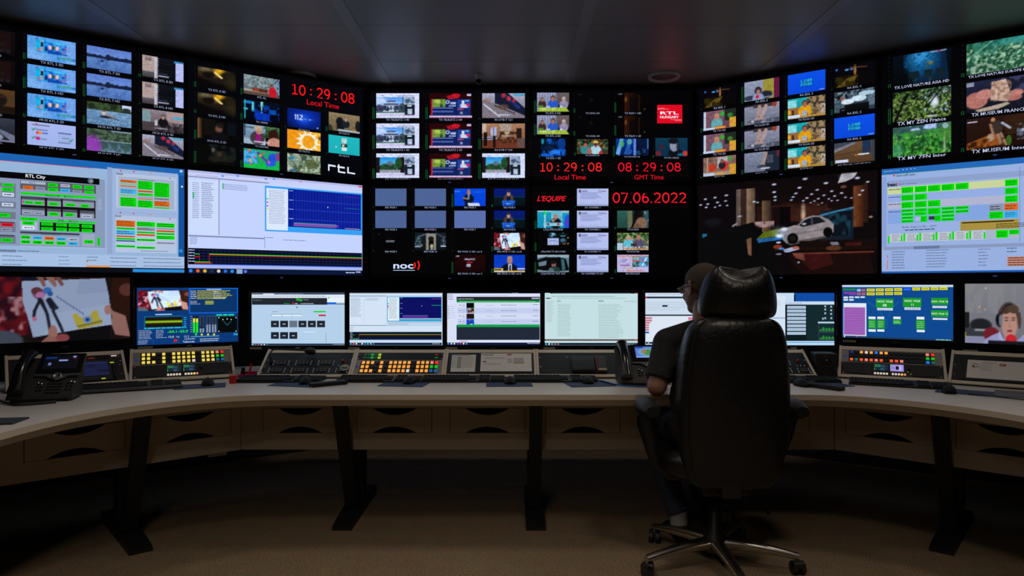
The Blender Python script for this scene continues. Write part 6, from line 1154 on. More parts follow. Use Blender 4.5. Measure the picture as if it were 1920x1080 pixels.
# ------------------------------------------------------------------ desk monitors
MBADGE = material('pale_maker_badge', '8c9098', .4)
def monitor(key, x, y, zt, rz, W, H, label, bz=.016, bot=.024, tagx=.0, tagw=.067, badge=True, slope=True):
    t = thing('desk_monitor', label, 'monitor', (x, y, zt), rz, 'monitors along the desk')
    m = MB(); D = .045
    m.box(-bz, -.004, -H-bot, 0, D*.6, bz, .002); m.box(W, -.004, -H-bot, W+bz, D*.6, bz, .002)
    m.box(-.001, -.004, 0, W+.001, D*.6, bz); m.box(-.001, -.004, -H-bot, W+.001, D*.6, -H); m.box(0, .001, -H, W, D*.6, 0)
    m.box(W*.12, D*.6, -H*.95, W*.88, D, -H*.05, .006)
    m.build('housing', M['bezel'], t)
    put('screen', screen_mesh('screen', SCREENS[key], W, H), t)
    zb = DZ-zt                      # desk surface in local height
    m = MB(); m.box(W/2-.035, D, zb+.012, W/2+.035, D+.03, -H*.35, .004); m.build('stand_neck', M['black'], t)
    m = MB(); m.box(W/2-.12, D-.03, zb, W/2+.12, D+.17, zb+.012, .003); m.build('stand_foot', M['black'], t)
    if tagw:
        m = MB(); m.box(tagx, -.0048, -H-bot+.003, tagx+tagw, -.0041, -H-bot+.015); m.build('name_tag', M['tagm'], t)
    if badge:
        m = MB(); m.box(W/2-.014, -.0048, -H-bot*.72, W/2+.014, -.0041, -H-bot*.42); m.build('badge', MBADGE if badge == 1 else LOGO, t)
    return t
a36 = math.radians(36.5)
monitor('M1', -2.11-.598*math.cos(a36), 3.77-.598*math.sin(a36), 1.294, 36.5, .598, .336, 'large monitor at the left edge showing hands holding a child drawing', .02, .052, .02, 0, 2)
monitor('M2', -2.104, 3.829, 1.2385, 33, .537, .324, 'dark blue measuring monitor with green level bars and a small paper picture', .016, .022, .004, .075)
D3 = 3.94
def cx(px): return (px-960)/1280*D3
for k, px, lab, tg in (('M3', 472, 'monitor with rows of black square tiles on a pale blue page', 1), ('M4', 655.5, 'monitor showing a deep blue graph window above a black trace strip', 1), ('M5', 838.5, 'monitor with a white list between green bars over a dark grey area', 1),
                   ('M6', 1021.5, 'monitor with a pale mint page of two long text columns', 1), ('M7', 1210, 'monitor with pink bars, partly hidden by the seated man', 1), ('M8', 1390, 'monitor with a dark blue and green desktop, partly hidden by the chair headrest', 0)):
    monitor(k, cx(px), D3, 1.2085, 0, .536, .3015, lab, .0125, .026, -.008 if tg else .25, .067, 1 if k == 'M3' else 2)
a33 = math.radians(33)
monitor('M9', 2.18-.275*math.cos(a33), 3.88+.275*math.sin(a33), 1.2545, -33, .55, .308, 'monitor with green labelled blocks and yellow buttons on a blue page', .0145, .03, .003, .07, 2)
monitor('M10', 2.485, 3.745, 1.2605, -36.5, .575, .323, 'large monitor at the right edge showing a woman with headphones', .026, .052, -.01, .07, 1)

# ------------------------------------------------------------------ sloping equipment consoles on the desk
def lit(name, hexcol, e=1.0): return material(name, tuple(c*.25 for c in lin(hexcol)), .4, emit=e, ecol=hexcol)
BC = dict(o=lit('lit_amber', 'f0a040'), y=lit('lit_yellow', 'e8d058'), p=lit('lit_pink', 'e88078'), r=lit('lit_red', 'f02c18'), g=lit('lit_green', '10b818'), b=lit('lit_dim_blue', '105890'), w=lit('lit_white', 'd8c8b8'),
          R=lit('lit_red_orange', 'f05828'), B=lit('lit_blue', '1470e0'), t=lit('lit_teal', '10605c'), d=lit('lit_navy', '102c74'), k=material('unlit_key', (.012, .011, .010), .4), n=material('unlit_brown_key', (.035, .022, .012), .45), l=lit('lit_lime', 'a0b828'), G=lit('lit_soft_green', '108838'), D=lit('lit_deep_green', '0c3818'), e=lit('lit_dim_red', '982020'))
_c = {}
def key_mesh(col, w, h):
    k = (col, round(w, 5), round(h, 5))
    if k not in _c:
        m = MB(); m.box(-w/2, -h/2, 0, w/2, h/2, .004, .001); _c[k] = m.mesh('key_button', BC[col])
    return _c[k]
m = MB(); m.lathe([(0, .002), (.0015, .0018), (.0019, 0)], 10); LED_MESH = m.mesh('indicator_light', lit('indicator_white', 'a8b0b8', .7))
m = MB(); m.lathe([(0, .002), (.0035, .0018), (.0042, 0)], 12); SCREW_MESH = m.mesh('screw', material('steel_screw', 'b0b0b0', .3, .9))
m = MB(); m.lathe([(0, .012), (.0055, .0115), (.007, .009), (.0075, 0)], 16); KNOB_RED = m.mesh('knob', M['red']); KNOB_BLK = m.mesh('knob', M['black'])
CWD = .512
class Console:
    def __init__(s, x, y, rz, label, h=.126, d=.18, name='equipment_console'):
        s.t = thing(name, label, 'console', (x, y, DZ), rz, 'sloping consoles on the desk')
        s.h, s.d = h, d; s.z0 = .012; s.L = math.hypot(h, d); W = CWD
        th = math.atan2(h, d)
        # panel frame: x across, y up the slope, z outwards
        s.F = Matrix.Translation((0, 0, s.z0)) @ Matrix.Rotation(th, 4, 'X')
        m = MB(); zt = s.z0+h
        m.prism([(.004, .001), (d, .001), (d, zt-.004), (0.004, s.z0-.002)], lambda a, b, q: (q, a, b), .002, W-.002)
        m.build('body', M['blackm'], s.t)
        L = s.L; r = .014
        m = MB(); m.M = s.F
        m.box(.0005, -.004, -.004, r, L+.006, .007, .0015); m.box(W-r, -.004, -.004, W-.0005, L+.006, .007, .0015)
        m.box(r, -.004, -.004, W-r, .016, .004, .001); m.box(r, L-.024, -.004, W-r, L+.004, .004, .001)
        m.build('frame', M['alu'], s.t)
        m = MB(); m.M = s.F; m.box(r, .016, -.002, W-r, L-.024, .0012); m.build('face_panel', M['panel'], s.t)
        s.a0, s.a1, s.b0, s.b1 = r, W-r, .016, L-.024
    def P(s, a, b, z=.0012): return s.F @ Matrix.Translation((s.a0+(s.a1-s.a0)*a, s.b0+(s.b1-s.b0)*b, z))
    def wh(s, w, h): return w*(s.a1-s.a0), h*(s.b1-s.b0)
    def plate(s, a0, b0, a1, b1, mat, name='panel_plate', t=.0025, z=.0012, c=0):
        w, h = s.wh(a1-a0, b1-b0); m = MB(); m.M = s.P(a0, b0, z); m.box(0, 0, 0, w, h, t, c); return m.build(name, mat, s.t)
    def put(s, name, me, a, b, z=.0012): return put(name, me, s.t, mtx=s.P(a, b, z))
    def keys(s, cols, a0, da, b, w, h, z=.0037, name='key_button'):
        W, H = s.wh(w, h)
        for i, c in enumerate(cols):
            if c != ' ': s.put(name, key_mesh(c, W, H), a0+da*i, b, z)
    def leds(s, pts, z=.0012):
        for a, b in pts: s.put('indicator_light', LED_MESH, a, b, z)
    def screws(s, pts=((.015, .94), (.015, .06), (.985, .94), (.985, .06))):
        for a, b in pts: s.put('screw', SCREW_MESH, a, b, .0012)
    def lcd(s, items, a0, b0, a1, b1, name='small_screen'):
        w, h = s.wh(a1-a0, b1-b0); o = put(name, screen_mesh(name, items, w, h), s.t)
        o.matrix_local = s.P(a0, b1, .0042) @ Matrix.Rotation(math.radians(-90), 4, 'X'); return o
def paper(name, con, a0, b0, a1, b1, items, label, cat='paper', base='b0aaa6'):
    """printed sheet lying on a console; a thing of its own"""
    w, h = con.wh(a1-a0, b1-b0)
    t = MB(); t.box(0, -.0006, -h, w, -.0002, 0)
    V = list(t.v); F = list(t.f); mi = [0]*6; mats = [M['paper']]
    el = expand(items, w*1000, h*1000)
    for n, e in enumerate(el):
        c = tuple(round(v, 3) for v in e[5]) if e[4] in 'qp' else None
        key = 'ink_%02x%02x%02x' % tuple(int(255*v) for v in c)
        mm = bpy.data.materials.get(key) or material(key, c, .7)
        if mm not in mats: mats.append(mm)
        yy = -.0008-.0001*(n % 4); o = len(V)
        if e[4] == 'q': V += [(e[0]/1e3, yy, -e[3]/1e3), (e[2]/1e3, yy, -e[3]/1e3), (e[2]/1e3, yy, -e[1]/1e3), (e[0]/1e3, yy, -e[1]/1e3)]; F.append((o, o+1, o+2, o+3)); mi.append(mats.index(mm))
        else:
            V += [(a/1e3, yy, -b/1e3) for a, b in e[6]]
            for f in e[7]: F.append(tuple(i+o for i in f)); mi.append(mats.index(mm))
    me = bpy.data.meshes.new(name); me.from_pydata([tuple(v) for v in V], [], F)
    for mm in mats: me.materials.append(mm)
    me.polygons.foreach_set('material_index', mi); me.update()
    o = bpy.data.objects.new(name, me); COL.objects.link(o)
    wt = Matrix.Translation(con.t.location) @ Matrix.Rotation(con.t.rotation_euler.z, 4, 'Z')
    o.matrix_world = wt @ con.P(a0, b1, .0042) @ Matrix.Rotation(math.radians(-90), 4, 'X')
    return tag(o, label, cat)
MINI_A = [['r', 0, 0, 90, 60, '10202c'], ['l', 3, 4, 30, 20, 4, '30a060', .7, .5], ['r', 2, 30, 2, 24, '20c040'], ['r', 32, 10, 20, 14, '284858'], ['l', 30, 30, 30, 20, 4, '4078a0', .6, .3]]
MINI_B = [['r', 0, 0, 90, 60, 'a090e0'], ['r', 2, 2, 12, 8, '30c060'], ['r', 26, 12, 14, 26, '08080c'], ['l', 4, 14, 20, 24, 5, '6050a0', .8, .3], ['r', 42, 4, 10, 40, 'b8b0f0']]
def talk_panel(c, rows, variant):
    """intercom: lit keys above, two round grilles and two small screens below"""
    c.plate(.0, .50, 1, 1.0, M['plate'], 'key_plate', .0012); c.plate(.075, .53, .925, .965, M['panel'], 'key_bed', .0026)
    for r, cols in enumerate(rows): c.keys(cols, .105, .0503, .90-.152*r, .031, .092)
    c.plate(.02, .02, .98, .49, M['black'], 'lower_panel', .0012)
    for a0, a1 in ((.06, .25), (.72, .93)):
        m = MB(); m.M = c.P(0, 0, .0024); x0, y0 = c.wh(a0, .06); x1, y1 = c.wh(a1, .44)
        pts = [(x0, y0), (x1-.012, y0), (x1, y0+.012), (x1, y1-.012), (x1-.012, y1), (x0, y1)] if a0 > .5 else [(x0+.012, y0), (x1, y0), (x1, y1), (x0+.012, y1), (x0, y1-.012), (x0, y0+.012)]
        m.prism(pts, lambda a, b, h: (a, b, h), 0, .003); m.build('speaker_grille', M['blackm'], c.t)
    c.lcd(MINI_A, .335, .20, .475, .46); c.lcd(MINI_A if variant == 0 else MINI_B, .495, .20, .625, .46)
    c.keys('wwwww www'+'yp', .345, .029, .09, .020, .065, .0024, 'small_key')
    c.screws([(.025, .92), (.025, .06), (.975, .92), (.975, .06), (.02, .45), (.98, .45)])
    c.put('knob', KNOB_BLK, .675, .30, .0024)
    c.put('blue_label', key_mesh('d', .018, .009), .038, .72, .0024)
def dot_panel(c, mirror=False):
    for a in (.10, .36, .62): 
        pts = [(a, .62-.08*k) for k in (0, 1, 2)]+[(a+.175, .62-.08*k) for k in (0, 1, 2)]
        c.leds(pts); c.keys('nnn', a+.045, .043, .54, .036, .18, .0012, 'brown_key')
    for a in (.08, .34, .59, .85):
        pts = [(a, .27-.08*k) for k in (0, 1, 2)]+([(a+.18, .27-.08*k) for k in (0, 1, 2)] if a < .8 else [(a+.125, .27-.08*k) for k in (0, 1, 2)])
        c.leds(pts); c.keys('nnn' if a < .8 else 'nn', a+.045, .043 if a < .8 else .036, .19, .034, .18, .0012, 'brown_key')
    c.leds([(.865, .40), (.905, .40), (.945, .40)]); c.put('knob', KNOB_RED, .895, .60)
    c.screws([(.02, .66), (.015, .42), (.012, .34), (.012, .08), (.985, .66), (.985, .08)])

# left wing
pL = Vector((-1.975, 3.52, 0))
aK1, aK2 = 38, 28
K1p = pL-Vector((math.cos(math.radians(aK1)), math.sin(math.radians(aK1)), 0))*CWD
K1 = Console(K1p.x, K1p.y, aK1, 'console with a navy instrument screen behind the left telephone', .146)
K1.plate(.05, .06, .50, .98, M['panel'], 'rack_unit', .003)
K1.plate(.56, .04, .93, .80, M['black'], 'instrument_body', .006, c=.002)
K1.lcd([['r', 0, 0, 200, 100, '10163c'], ['r', 12, 20, 40, 20, '080e28'], ['r', 60, 60, 50, 14, '080e24'], ['l', 4, 4, 90, 8, 1, '283468', .5, .4]], .635, .13, .86, .73).location += K1.F.to_3x3() @ Vector((0, 0, .0035))
for a, b in ((.598, .72), (.598, .46), (.80, .075), (.90, .66)): K1.put('green_key', key_mesh('l', .018, .006), a, b, .0072)
for k in range(6): K1.put('small_key', key_mesh('n', .014, .005), .598, .36-.05*k, .0072); K1.put('knob', KNOB_BLK, .905, .55-.085*k, .0072)
K1.leds([(.44, .58), (.47, .58), (.44, .88), (.48, .88), (.60, .9), (.66, .9)], .0042)
for k in range(3): K1.put('red_digit', key_mesh('e', .006, .004), .70+.018*k, .90, .0012)
for k in range(5):
    for r in range(2): K1.put('small_key', key_mesh('k', .008, .004), .77+k*.025, .93-.06*r, .0012)
K1.put('name_tag', key_mesh('w', .026, .005), .93, .95, .0012)
K1.screws([(.975, .93), (.985, .75), (.97, .60), (.975, .25)])
K2 = Console(pL.x, pL.y, aK2, 'console with three rows of yellow keys left of the red clip tin', .148)
talk_panel(K2, ['yyykykyyyyykyyypr', 'yykkykyyyyykyyygg', 'yyykykyyyywkyyybb'], 0)
# straight row
X0 = AX-CWD*3; KY = 3.74
LABK = ['console of brown keys and white dots under the gooseneck microphone', 'console with amber keys in three bright rows and green lights above', 'console holding two white printed sheets in dark holders',
        'black faced console with a dark box leaning on it', 'console hidden behind the seated man and the right telephone', 'console with a red knob at the right end of the straight row']
KC = [Console(X0+CWD*i, KY, 0, LABK[i], .126) for i in range(6)]
dot_panel(KC[0])
k = KC[1]
k.plate(.0, .0, 1, .66, M['plate'], 'key_plate', .0014); k.plate(.055, .04, .935, .62, M['panel'], 'key_bed', .0028)
for r, cols in enumerate(['oookokoooookoooprw'[:17], 'ookkokoooookooogg', 'oookokoooowkooobb']): k.keys(cols, .086, .0529, .52-.19*r, .034, .12, .0040)
k.plate(.02, .68, .98, .98, M['panel'], 'upper_unit', .0015)
for r in range(2): k.keys('DDGDl', .085, .042, .90-.14*r, .034, .09, .0027, 'green_key')
k.put('red_key', key_mesh('e', .017, .005), .92, .90, .0027); k.put('green_key', key_mesh('G', .017, .005), .92, .76, .0027)
k.screws([(.015, .93), (.01, .73), (.99, .93), (.99, .73), (.02, .05), (.98, .05)]); k.put('blue_label', key_mesh('d', .014, .010), .022, .36, .0028)
k = KC[2]
k.plate(.02, .04, .345, .96, M['black'], 'sheet_holder', .0016); k.plate(.365, .10, .995, .98, M['black'], 'sheet_holder', .0016)
paper('printed_sheet', k, .045, .10, .325, .90, [['r', 2, 4, 100, 5, '606068'], ['l', 32, 16, 24, 98, 11, '303034', .98, .5], ['l', 4, 14, 28, 98, 11, '77777a', .7, .25], ['l', 60, 14, 70, 98, 11, '77777a', .8, .25]], 'white printed table sheet on the left of the middle console', 'paper')
paper('printed_sheet', k, .385, .12, .975, .96, [['l', 8, 8, 60, 10, 1, '404044', .95, .5], ['l', 20, 34, 120, 14, 2, '606064', .9, .3], ['l', 20, 84, 130, 12, 2, '606064', .7, .3], ['r', 148, 4, 24, 14, 'a01820'], ['t', 152, 11, 16, 'RTL', 'e8dcd8', 3, 0, 0],
      ['r', 12, 66, 20, 9, 'a03038'], ['l', 150, 44, 30, 40, 4, '505054', .8, .3], ['l', 184, 38, 60, 50, 6, '505058', .9, .4], ['r', 188, 78, 62, 4, 'c8b830']], 'wide white notice with red emblem on the right of the middle console', 'paper')
k = KC[3]
k.screws([(.02, .78), (.02, .35), (.98, .78), (.98, .35)])
k.leds([(.33, .8)])
# box standing on console 4
bx = thing('product_box', 'dark box with red stripe leaning on the black faced console', 'box', KC[3].t.location, 0)
m = MB(); m.M = KC[3].P(.38, .06, .0035); m.box(0, 0, 0, .125, .118, .022, .002); m.build('box_body', material('dark_printed_card', (.012, .008, .008), .35, noise=.4, nscale=30), bx)
m = MB(); m.M = KC[3].P(.655, .04, .0035); m.box(0, 0, 0, .006, .128, .0235); m.build('red_stripe', material('dark_red_card', (.16, .01, .008), .5), bx)
m = MB(); m.M = KC[3].P(.672, .04, .0035); m.box(0, 0, 0, .048, .125, .021, .001); m.build('flap', material('maroon_card', (.03, .012, .012), .45, noise=.6, nscale=60), bx)
m = MB(); m.M = KC[3].P(.675, .05, .0247); m.box(0, 0, 0, .044, .016, .0006); m.build('barcode_label', M['tagm'], bx)
m = MB(); m.M = KC[3].P(.905, .05, .0015); m.box(0, 0, 0, .012, .013, .0006); st = m.build('price_sticker', material('pale_sticker', '9a9894', .7), KC[3].t)
dot_panel(KC[5])
m = MB(); m.M = KC[5].P(.70, .90, .0015); m.box(0, 0, 0, .05, .005, .0006); m.build('name_tag', M['tagm'], KC[5].t)
# right wing, mirrored
def mir(p): return Vector((2*AX-p.x, p.y, 0))
e9 = pL+Vector((math.cos(math.radians(28)), math.sin(math.radians(28)), 0))*CWD
K9 = Console(mir(e9).x, mir(e9).y, -28, 'console with blue, orange and red keys and two lit lilac screens', .148)
talk_panel(K9, ['dkowoBookkkkkkkpr', 'kkkkkkkkkkkkkkkgg', 'RtRpRpRkRRpkkkkBt'], 1)
for a, b in ((.64, .12), (.665, .2), (.69, .12)): K9.put('green_dot', key_mesh('l', .004, .003), a, b, .0024)
K10 = Console(mir(pL).x, mir(pL).y, -38, 'console with a white notice at the right edge of the picture', .146)
K10.plate(.05, .05, .995, .95, M['panel'], 'rack_unit', .0022)
paper('printed_sheet', K10, .13, .12, .73, .80, [['l', 22, 26, 26, 6, 1, 'a02830', .98, .8], ['p', [20, 42, 32, 40, 30, 50, 34, 58, 24, 54], '202024'], ['l', 34, 44, 22, 10, 2, 'a05058', .9, .6], ['l', 62, 12, 60, 8, 1, '906068', .7, .4], ['l', 56, 26, 60, 50, 5, '707074', .7, .2], ['r', 136, 18, 26, 18, 'a01820'], ['t', 140, 27, 18, 'RTL', 'e8dcd8', 3, 0, 0]], 'white notice with a small red logo block on the right wing console', 'paper')
K10.put('green_light', key_mesh('l', .012, .004), .765, .76, .0034); K10.lcd([['r', 0, 0, 200, 100, '060a20'], ['l', 4, 10, 60, 80, 5, '1038a8', .7, .3]], .80, .10, .985, .78)
K10.screws([(.02, .60), (.02, .25)])

# ------------------------------------------------------------------ keyboards, mice, mats
def mk_keyboard():
    t = thing('keyboard', 'black computer keyboard', 'keyboard', (0, 0, DZ), 0, 'black keyboards on the desk')
    m = MB(); m.prism([(-.075, 0), (.075, 0), (.075, .022), (-.075, .010)], lambda a, b, h: (h, a, b), -.222, .222); m.build('case', M['black'], t, bevel=.002)
    m = MB(); ang = math.atan2(.012, .15); m.M = Matrix.Translation((0, 0, .0165)) @ Matrix.Rotation(ang, 4, 'X')
    rows = [(-.060, [.019]*3+[.11]+[.019]*3), (-.041, None), (-.022, None), (-.003, None), (.016, None), (.048, None)]
    for y, spec in rows:
        if spec:
            x = -.214
            for w in (.024, .019, .024, .115, .024, .019, .024): m.box(x, y-.0085, 0, x+w-.002, y+.0085, .0055, .0012); x += w
        else:
            for k in range(15 if y < .04 else 13): m.box(-.214+k*.0190, y-.0085, 0, -.214+k*.0190+.0165, y+.0085, .0055, .0012)
        for x0, n in ((.088, 3), (.150, 4)):
            if y == .048 and x0 > .1: continue
            for k in range(n): m.box(x0+k*.0185, y-.0085, 0, x0+k*.0185+.016, y+.0085, .0055, .0012)
    m.build('keys', material('black_keycaps', (.009, .009, .010), .75, spec=.2), t)
    return t
def copy_tree(o, parent=None):
    c = o.copy(); COL.objects.link(c)
    if parent: c.parent = parent
    for ch in list(o.children): copy_tree(ch, c)
    return c
kb0 = mk_keyboard()
for n, (x, y, rz, lab) in enumerate(((-1.90, 3.415, 29, 'black keyboard on the left wing in front of the yellow key console'), (-1.235, 3.645, 1, 'black keyboard below the console with the gooseneck microphone'), (-.707, 3.655, 0, 'black keyboard below the amber key console, beside the remote control'),
    (-.262, 3.655, 0, 'black keyboard below the console with printed sheets'), (.228, 3.655, 0, 'black keyboard left of the telephone, under the black faced console'), (1.50, 3.635, 0, 'black keyboard under the red knob console beside the chair'), (1.965, 3.48, -27, 'black keyboard on the right wing below the multicoloured console'))):
    o = kb0 if n == 1 else copy_tree(kb0); o.location = (x, y, DZ); o.rotation_euler = (0, 0, math.radians(rz)); o['label'] = lab
def mk_mouse():
    t = thing('computer_mouse', 'black computer mouse', 'mouse', (0, 0, DZ), 0, 'black mice on the desk')
    rg = []
    for i in range(9):
        u = i/8; y = -.055+.11*u; w = .031*math.sin(math.pi*(.12+.78*u))**.5; h = .036*math.sin(math.pi*(.10+.75*u))**.8
        rg.append([(w*math.cos(a), y, max(0, h*math.sin(a))) for a in [math.pi*k/12 for k in range(13)]]+[(-w*.6, y, 0), (w*.6, y, 0)])
    m = MB(); m.rings(rg); m.build('mouse_shell', material('dull_black_mouse', (.005, .005, .0055), .6, spec=.2), t)
    m = MB(); m.tube([(-.004, .022, .030), (.004, .022, .030)], .0075, 14); m.build('scroll_wheel', material('grey_rubber', '30343a', .5), t)
    return t
def mat_pad(x, y, rz, w, d, lab, sk=.35):
    m = MB(); pts = [(-w/2, -d/2), (w/2, -d/2), (w/2, d/2), (-w/2, d/2)]
    m.prism(pts, lambda a, b, h: (a, b, h), 0, .003); o = m.build('mouse_pad', M['blue'], None, bevel=.001)
    o.location = (x, y, DZ); o.rotation_euler = (0, 0, math.radians(rz)); return tag(o, lab, 'mouse mat', 'blue mouse mats')
for o in list(COL.objects):
    if o.get('category') == 'keyboard' and 'yellow key console' in o['label']:
        m = MB(); m.box(-.225, -.145, 0, .225, -.0765, .014, .004); m.build('palm_rest', M['rubber'], o); o.location.y -= .008
ms0 = mk_mouse()
PADS = [(-1.575, 3.45, 22, -1.555, 3.49, 'beside the red clip tin on the left wing'), (-1.11, 3.52, -14, -1.07, 3.54, 'left of the remote control'), (-.555, 3.52, -8, -.535, 3.555, 'in front of the amber key console'),
        (-.015, 3.52, 2, -.01, 3.55, 'in front of the two printed sheets'), (.40, 3.515, 10, .395, 3.56, 'left of the telephone near the seated man'), (1.60, 3.50, 12, 1.47, 3.46, 'right of the chair beside the second remote control'), (2.16, 3.25, -38, 2.075, 3.24, 'on the right wing below the white notice')]
for n, (x, y, rz, mx_, my_, lab) in enumerate(PADS):
    mat_pad(x, y, rz, .235, .165, 'blue mouse mat '+lab)
    o = ms0 if n == 0 else copy_tree(ms0); o.location = (mx_, my_, DZ+.003); o.rotation_euler = (0, 0, math.radians([25, 5, -4, 0, 3, 10, -30][n])); o['label'] = 'black mouse '+lab

# ------------------------------------------------------------------ remote controls
def remote(x, y, rz, lab):
    t = thing('remote_control', lab, 'remote control', (x, y, DZ), rz, 'remote controls')
    m = MB(); m.box(-.024, -.095, 0, .024, .095, .021, .004); m.build('case', M['black'], t)
    m = MB()
    for i in range(9):
        for j in range(3): m.ell((-.014+.014*j, -.07+.016*i, .021), (.0042, .0042, .0018), n=8, m=4)
    m.build('rubber_buttons', material('grey_buttons', '3a3e46', .6), t)
remote(-.935, 3.48, -52, 'black remote control lying between the two left keyboards')
remote(1.545, 3.375, 32, 'black remote control on the desk right of the chair')

# ------------------------------------------------------------------ telephones
PHB = material('charcoal_phone_plastic', (.020, .019, .018), .5)
def phone(x, y, rz, lab, items, sc=1.0):
    t = thing('desk_telephone', lab, 'telephone', (x, y, DZ), rz, 'desk telephones')
    W = .255; th = math.radians(42); F_ = Matrix.Translation((0, -.085, .030)) @ Matrix.Rotation(th, 4, 'X')
    L = .225; tx = math.cos(th)*L-.085; tz = .03+math.sin(th)*L
    m = MB(); m.prism([(-.095, .012), (-.085, .028), (tx, tz-.002), (tx+.012, tz-.012), (tx-.01, .10), (.05, .012)], lambda a, b, h: (h, a, b), -W/2+.002, W/2-.002); m.build('body', PHB, t, bevel=.004)
    m = MB(); m.box(-.11, -.09, 0, .11, -.05, .013, .003); m.box(-.11, .05, 0, .11, .10, .02, .003); m.build('foot_stand', M['black'], t, bevel=.002)
    m = MB(); m.M = F_; m.box(-.045, .115, 0, .135, .235, .014, .004); m.build('display_bezel', M['bezel'], t)
    w, h = .135, .078; o = put('display', screen_mesh('display', items, w, h), t); o.matrix_local = F_ @ Matrix.Translation((-.022, .216, .0155)) @ Matrix.Rotation(math.radians(-90), 4, 'X')
    m = MB(); m.M = F_; m.prism([(-.045, .113), (.136, .113), (.136, .106), (.09, .103), (.07, .088), (.045, .080), (.020, .088), (0, .103), (-.045, .106)], lambda a, b, q: (a, b, q), 0, .010); m.build('silver_trim', M['silver'], t)
    m = MB(); m.M = F_; m.lathe([(.021, .008), (.021, .013), (.012, .014), (.011, .012), (0, .013)], 24, (.045, .098, 0)); m.build('navigation_key', M['silver'], t)
    m = MB(); m.M = F_
    for i in range(4):
        for j in range(3): m.box(.018+.020*j, .010+.0165*i, 0, .034+.020*j, .021+.0165*i, .006, .0015)
    for i in range(3):
        for j in (0, 1): m.ell((-.018+.014*j, .030+.018*i, .003), (.0055, .0055, .004), n=10, m=5); m.ell((.096+.016*j, .030+.018*i, .003), (.0055, .0055, .004), n=10, m=5)
    m.build('keypad', material('charcoal_keys', '24262a', .5), t)
    m = MB(); m.M = F_
    for q in ((-.018, .066), (-.004, .060), (.108, .070), (.122, .066)): m.ell((*q, .006), (.0022, .0022, .0012), n=8, m=4)
    m.build('key_lights', BC['w'], t)
    # handset on its cradle
    m = MB(); rg = []
    for i in range(13):
        u = i/12; b = .000+.235*u; z = .020+.030*math.sin(math.pi*u); e = abs(2*u-1)**3; ww = .023+.008*e; hh = .017+.010*e
        rg.append([tuple(F_ @ Vector((-.088+ww*math.cos(a), b, z+hh*math.sin(a)))) for a in [2*math.pi*k/14 for k in range(14)]])
    m.rings(rg); m.build('handset', M['bezel'], t)
    return t
phone(-2.085, 3.06, 16, 'black desk telephone with dark display in front of the left edge monitor', [['r', 0, 0, 135, 78, '04060e'], ['r', 0, 6, 46, 12, '0c2868'], ['l', 56, 22, 36, 12, 1, '8090c8', .98, .8], ['l', 18, 40, 12, 18, 2, '8090c8', .7, .6], ['r', 108, 2, 14, 8, '8090d0'], ['r', 112, 10, 10, 9, '782040']])
phone(.672, 3.56, 0, 'black desk telephone with lit colourful display left of the seated man', [['r', 0, 0, 135, 78, '5878d0'], ['r', 0, 0, 45, 12, '2040a0'], ['e', 60, 40, 48, 30, '6898d8'], ['e', 62, 40, 36, 25, '70a090'], ['e', 66, 42, 24, 20, '408850'], ['e', 45, 36, 14, 14, '987858'], ['r', 118, 8, 17, 62, '6088e8'], ['r', 0, 70, 135, 8, '88a8e8']])

# ------------------------------------------------------------------ small things
# gooseneck microphone standing on the left console
c = KC[0]; t = thing('gooseneck_microphone', 'black gooseneck microphone bent across the top of the left straight console', 'microphone', c.t.location, 0)
q = lambda a, b, z: c.P(a, b, z).translation
m = MB(); pts = [q(.075, .55, .001), q(.062, .62, .02), q(.05, .78, .030), q(.055, .93, .032)]; p1 = pts[-1]
pts += [p1+Vector((.02, -.004, .006)), p1+Vector((.06, -.010, .006)), p1+Vector((.12, -.012, .004)), p1+Vector((.20, -.014, .000))]
def dens(pts): return [Vector(v) for v in smooth3(pts)]
def smooth3(pts, n=5):
    out = []
    for i in range(len(pts)-1):
        p0, p1, p2, p3 = [Vector(pts[max(0, min(len(pts)-1, j))]) for j in (i-1, i, i+1, i+2)]
        for k in range(n):
            u = k/n; out.append(.5*((2*p1)+(p2-p0)*u+(2*p0-5*p1+4*p2-p3)*u*u+(3*p1-p0-3*p2+p3)*u**3))
    return out+[Vector(pts[-1])]
pp = smooth3(pts); m.tube(pp, .0042, 10); m.build('flexible_neck', M['black'], t)
m = MB(); e = pts[-1]; m.tube([e+Vector((-.012, 0, 0)), e+Vector((0, 0, -.001)), e+Vector((.018, 0, -.003)), e+Vector((.040, 0, -.006)), e+Vector((.048, 0, -.007))], [.006, .017, .021, .019, .008], 16); m.build('foam_windshield', M['rubber'], t)
m = MB(); m.M = c.P(.075, .53, .0012); m.lathe([(.012, 0), (.012, .008), (.006, .014)], 16); m.build('mount_socket', M['black'], t)
# round paper badge on the left console
t = thing('round_badge', 'round badge with beige top and teal picture between the left consoles', 'badge', KC[0].t.location, 0)
m = MB(); m.M = KC[0].P(.945, .26, .009) ; m.lathe([(0, .0015), (.025, .0015), (.0265, 0), (0, 0)], 32); m.build('disc', material('pale_badge', '98a0a0', .5), t)
m = MB(); m.M = KC[0].P(.945, .26, .0112); pts = [(.022*math.cos(a), .022*math.sin(a)) for a in [math.pi*k/16 for k in range(17)]]; m.prism(pts, lambda a, b, h: (a, b+.002, h), 0, .0006); m.build('beige_half', material('beige_print', 'a89a6c', .5), t)
m = MB(); m.M = KC[0].P(.945, .26, .0118); m.prism([(-.020, -.004), (-.008, .007), (.002, .001), (.010, .006), (.019, 0), (.012, -.009), (-.012, -.010)], lambda a, b, h: (a, b, h), 0, .0006); m.build('teal_drawing', material('teal_print', '1c5458', .5), t)
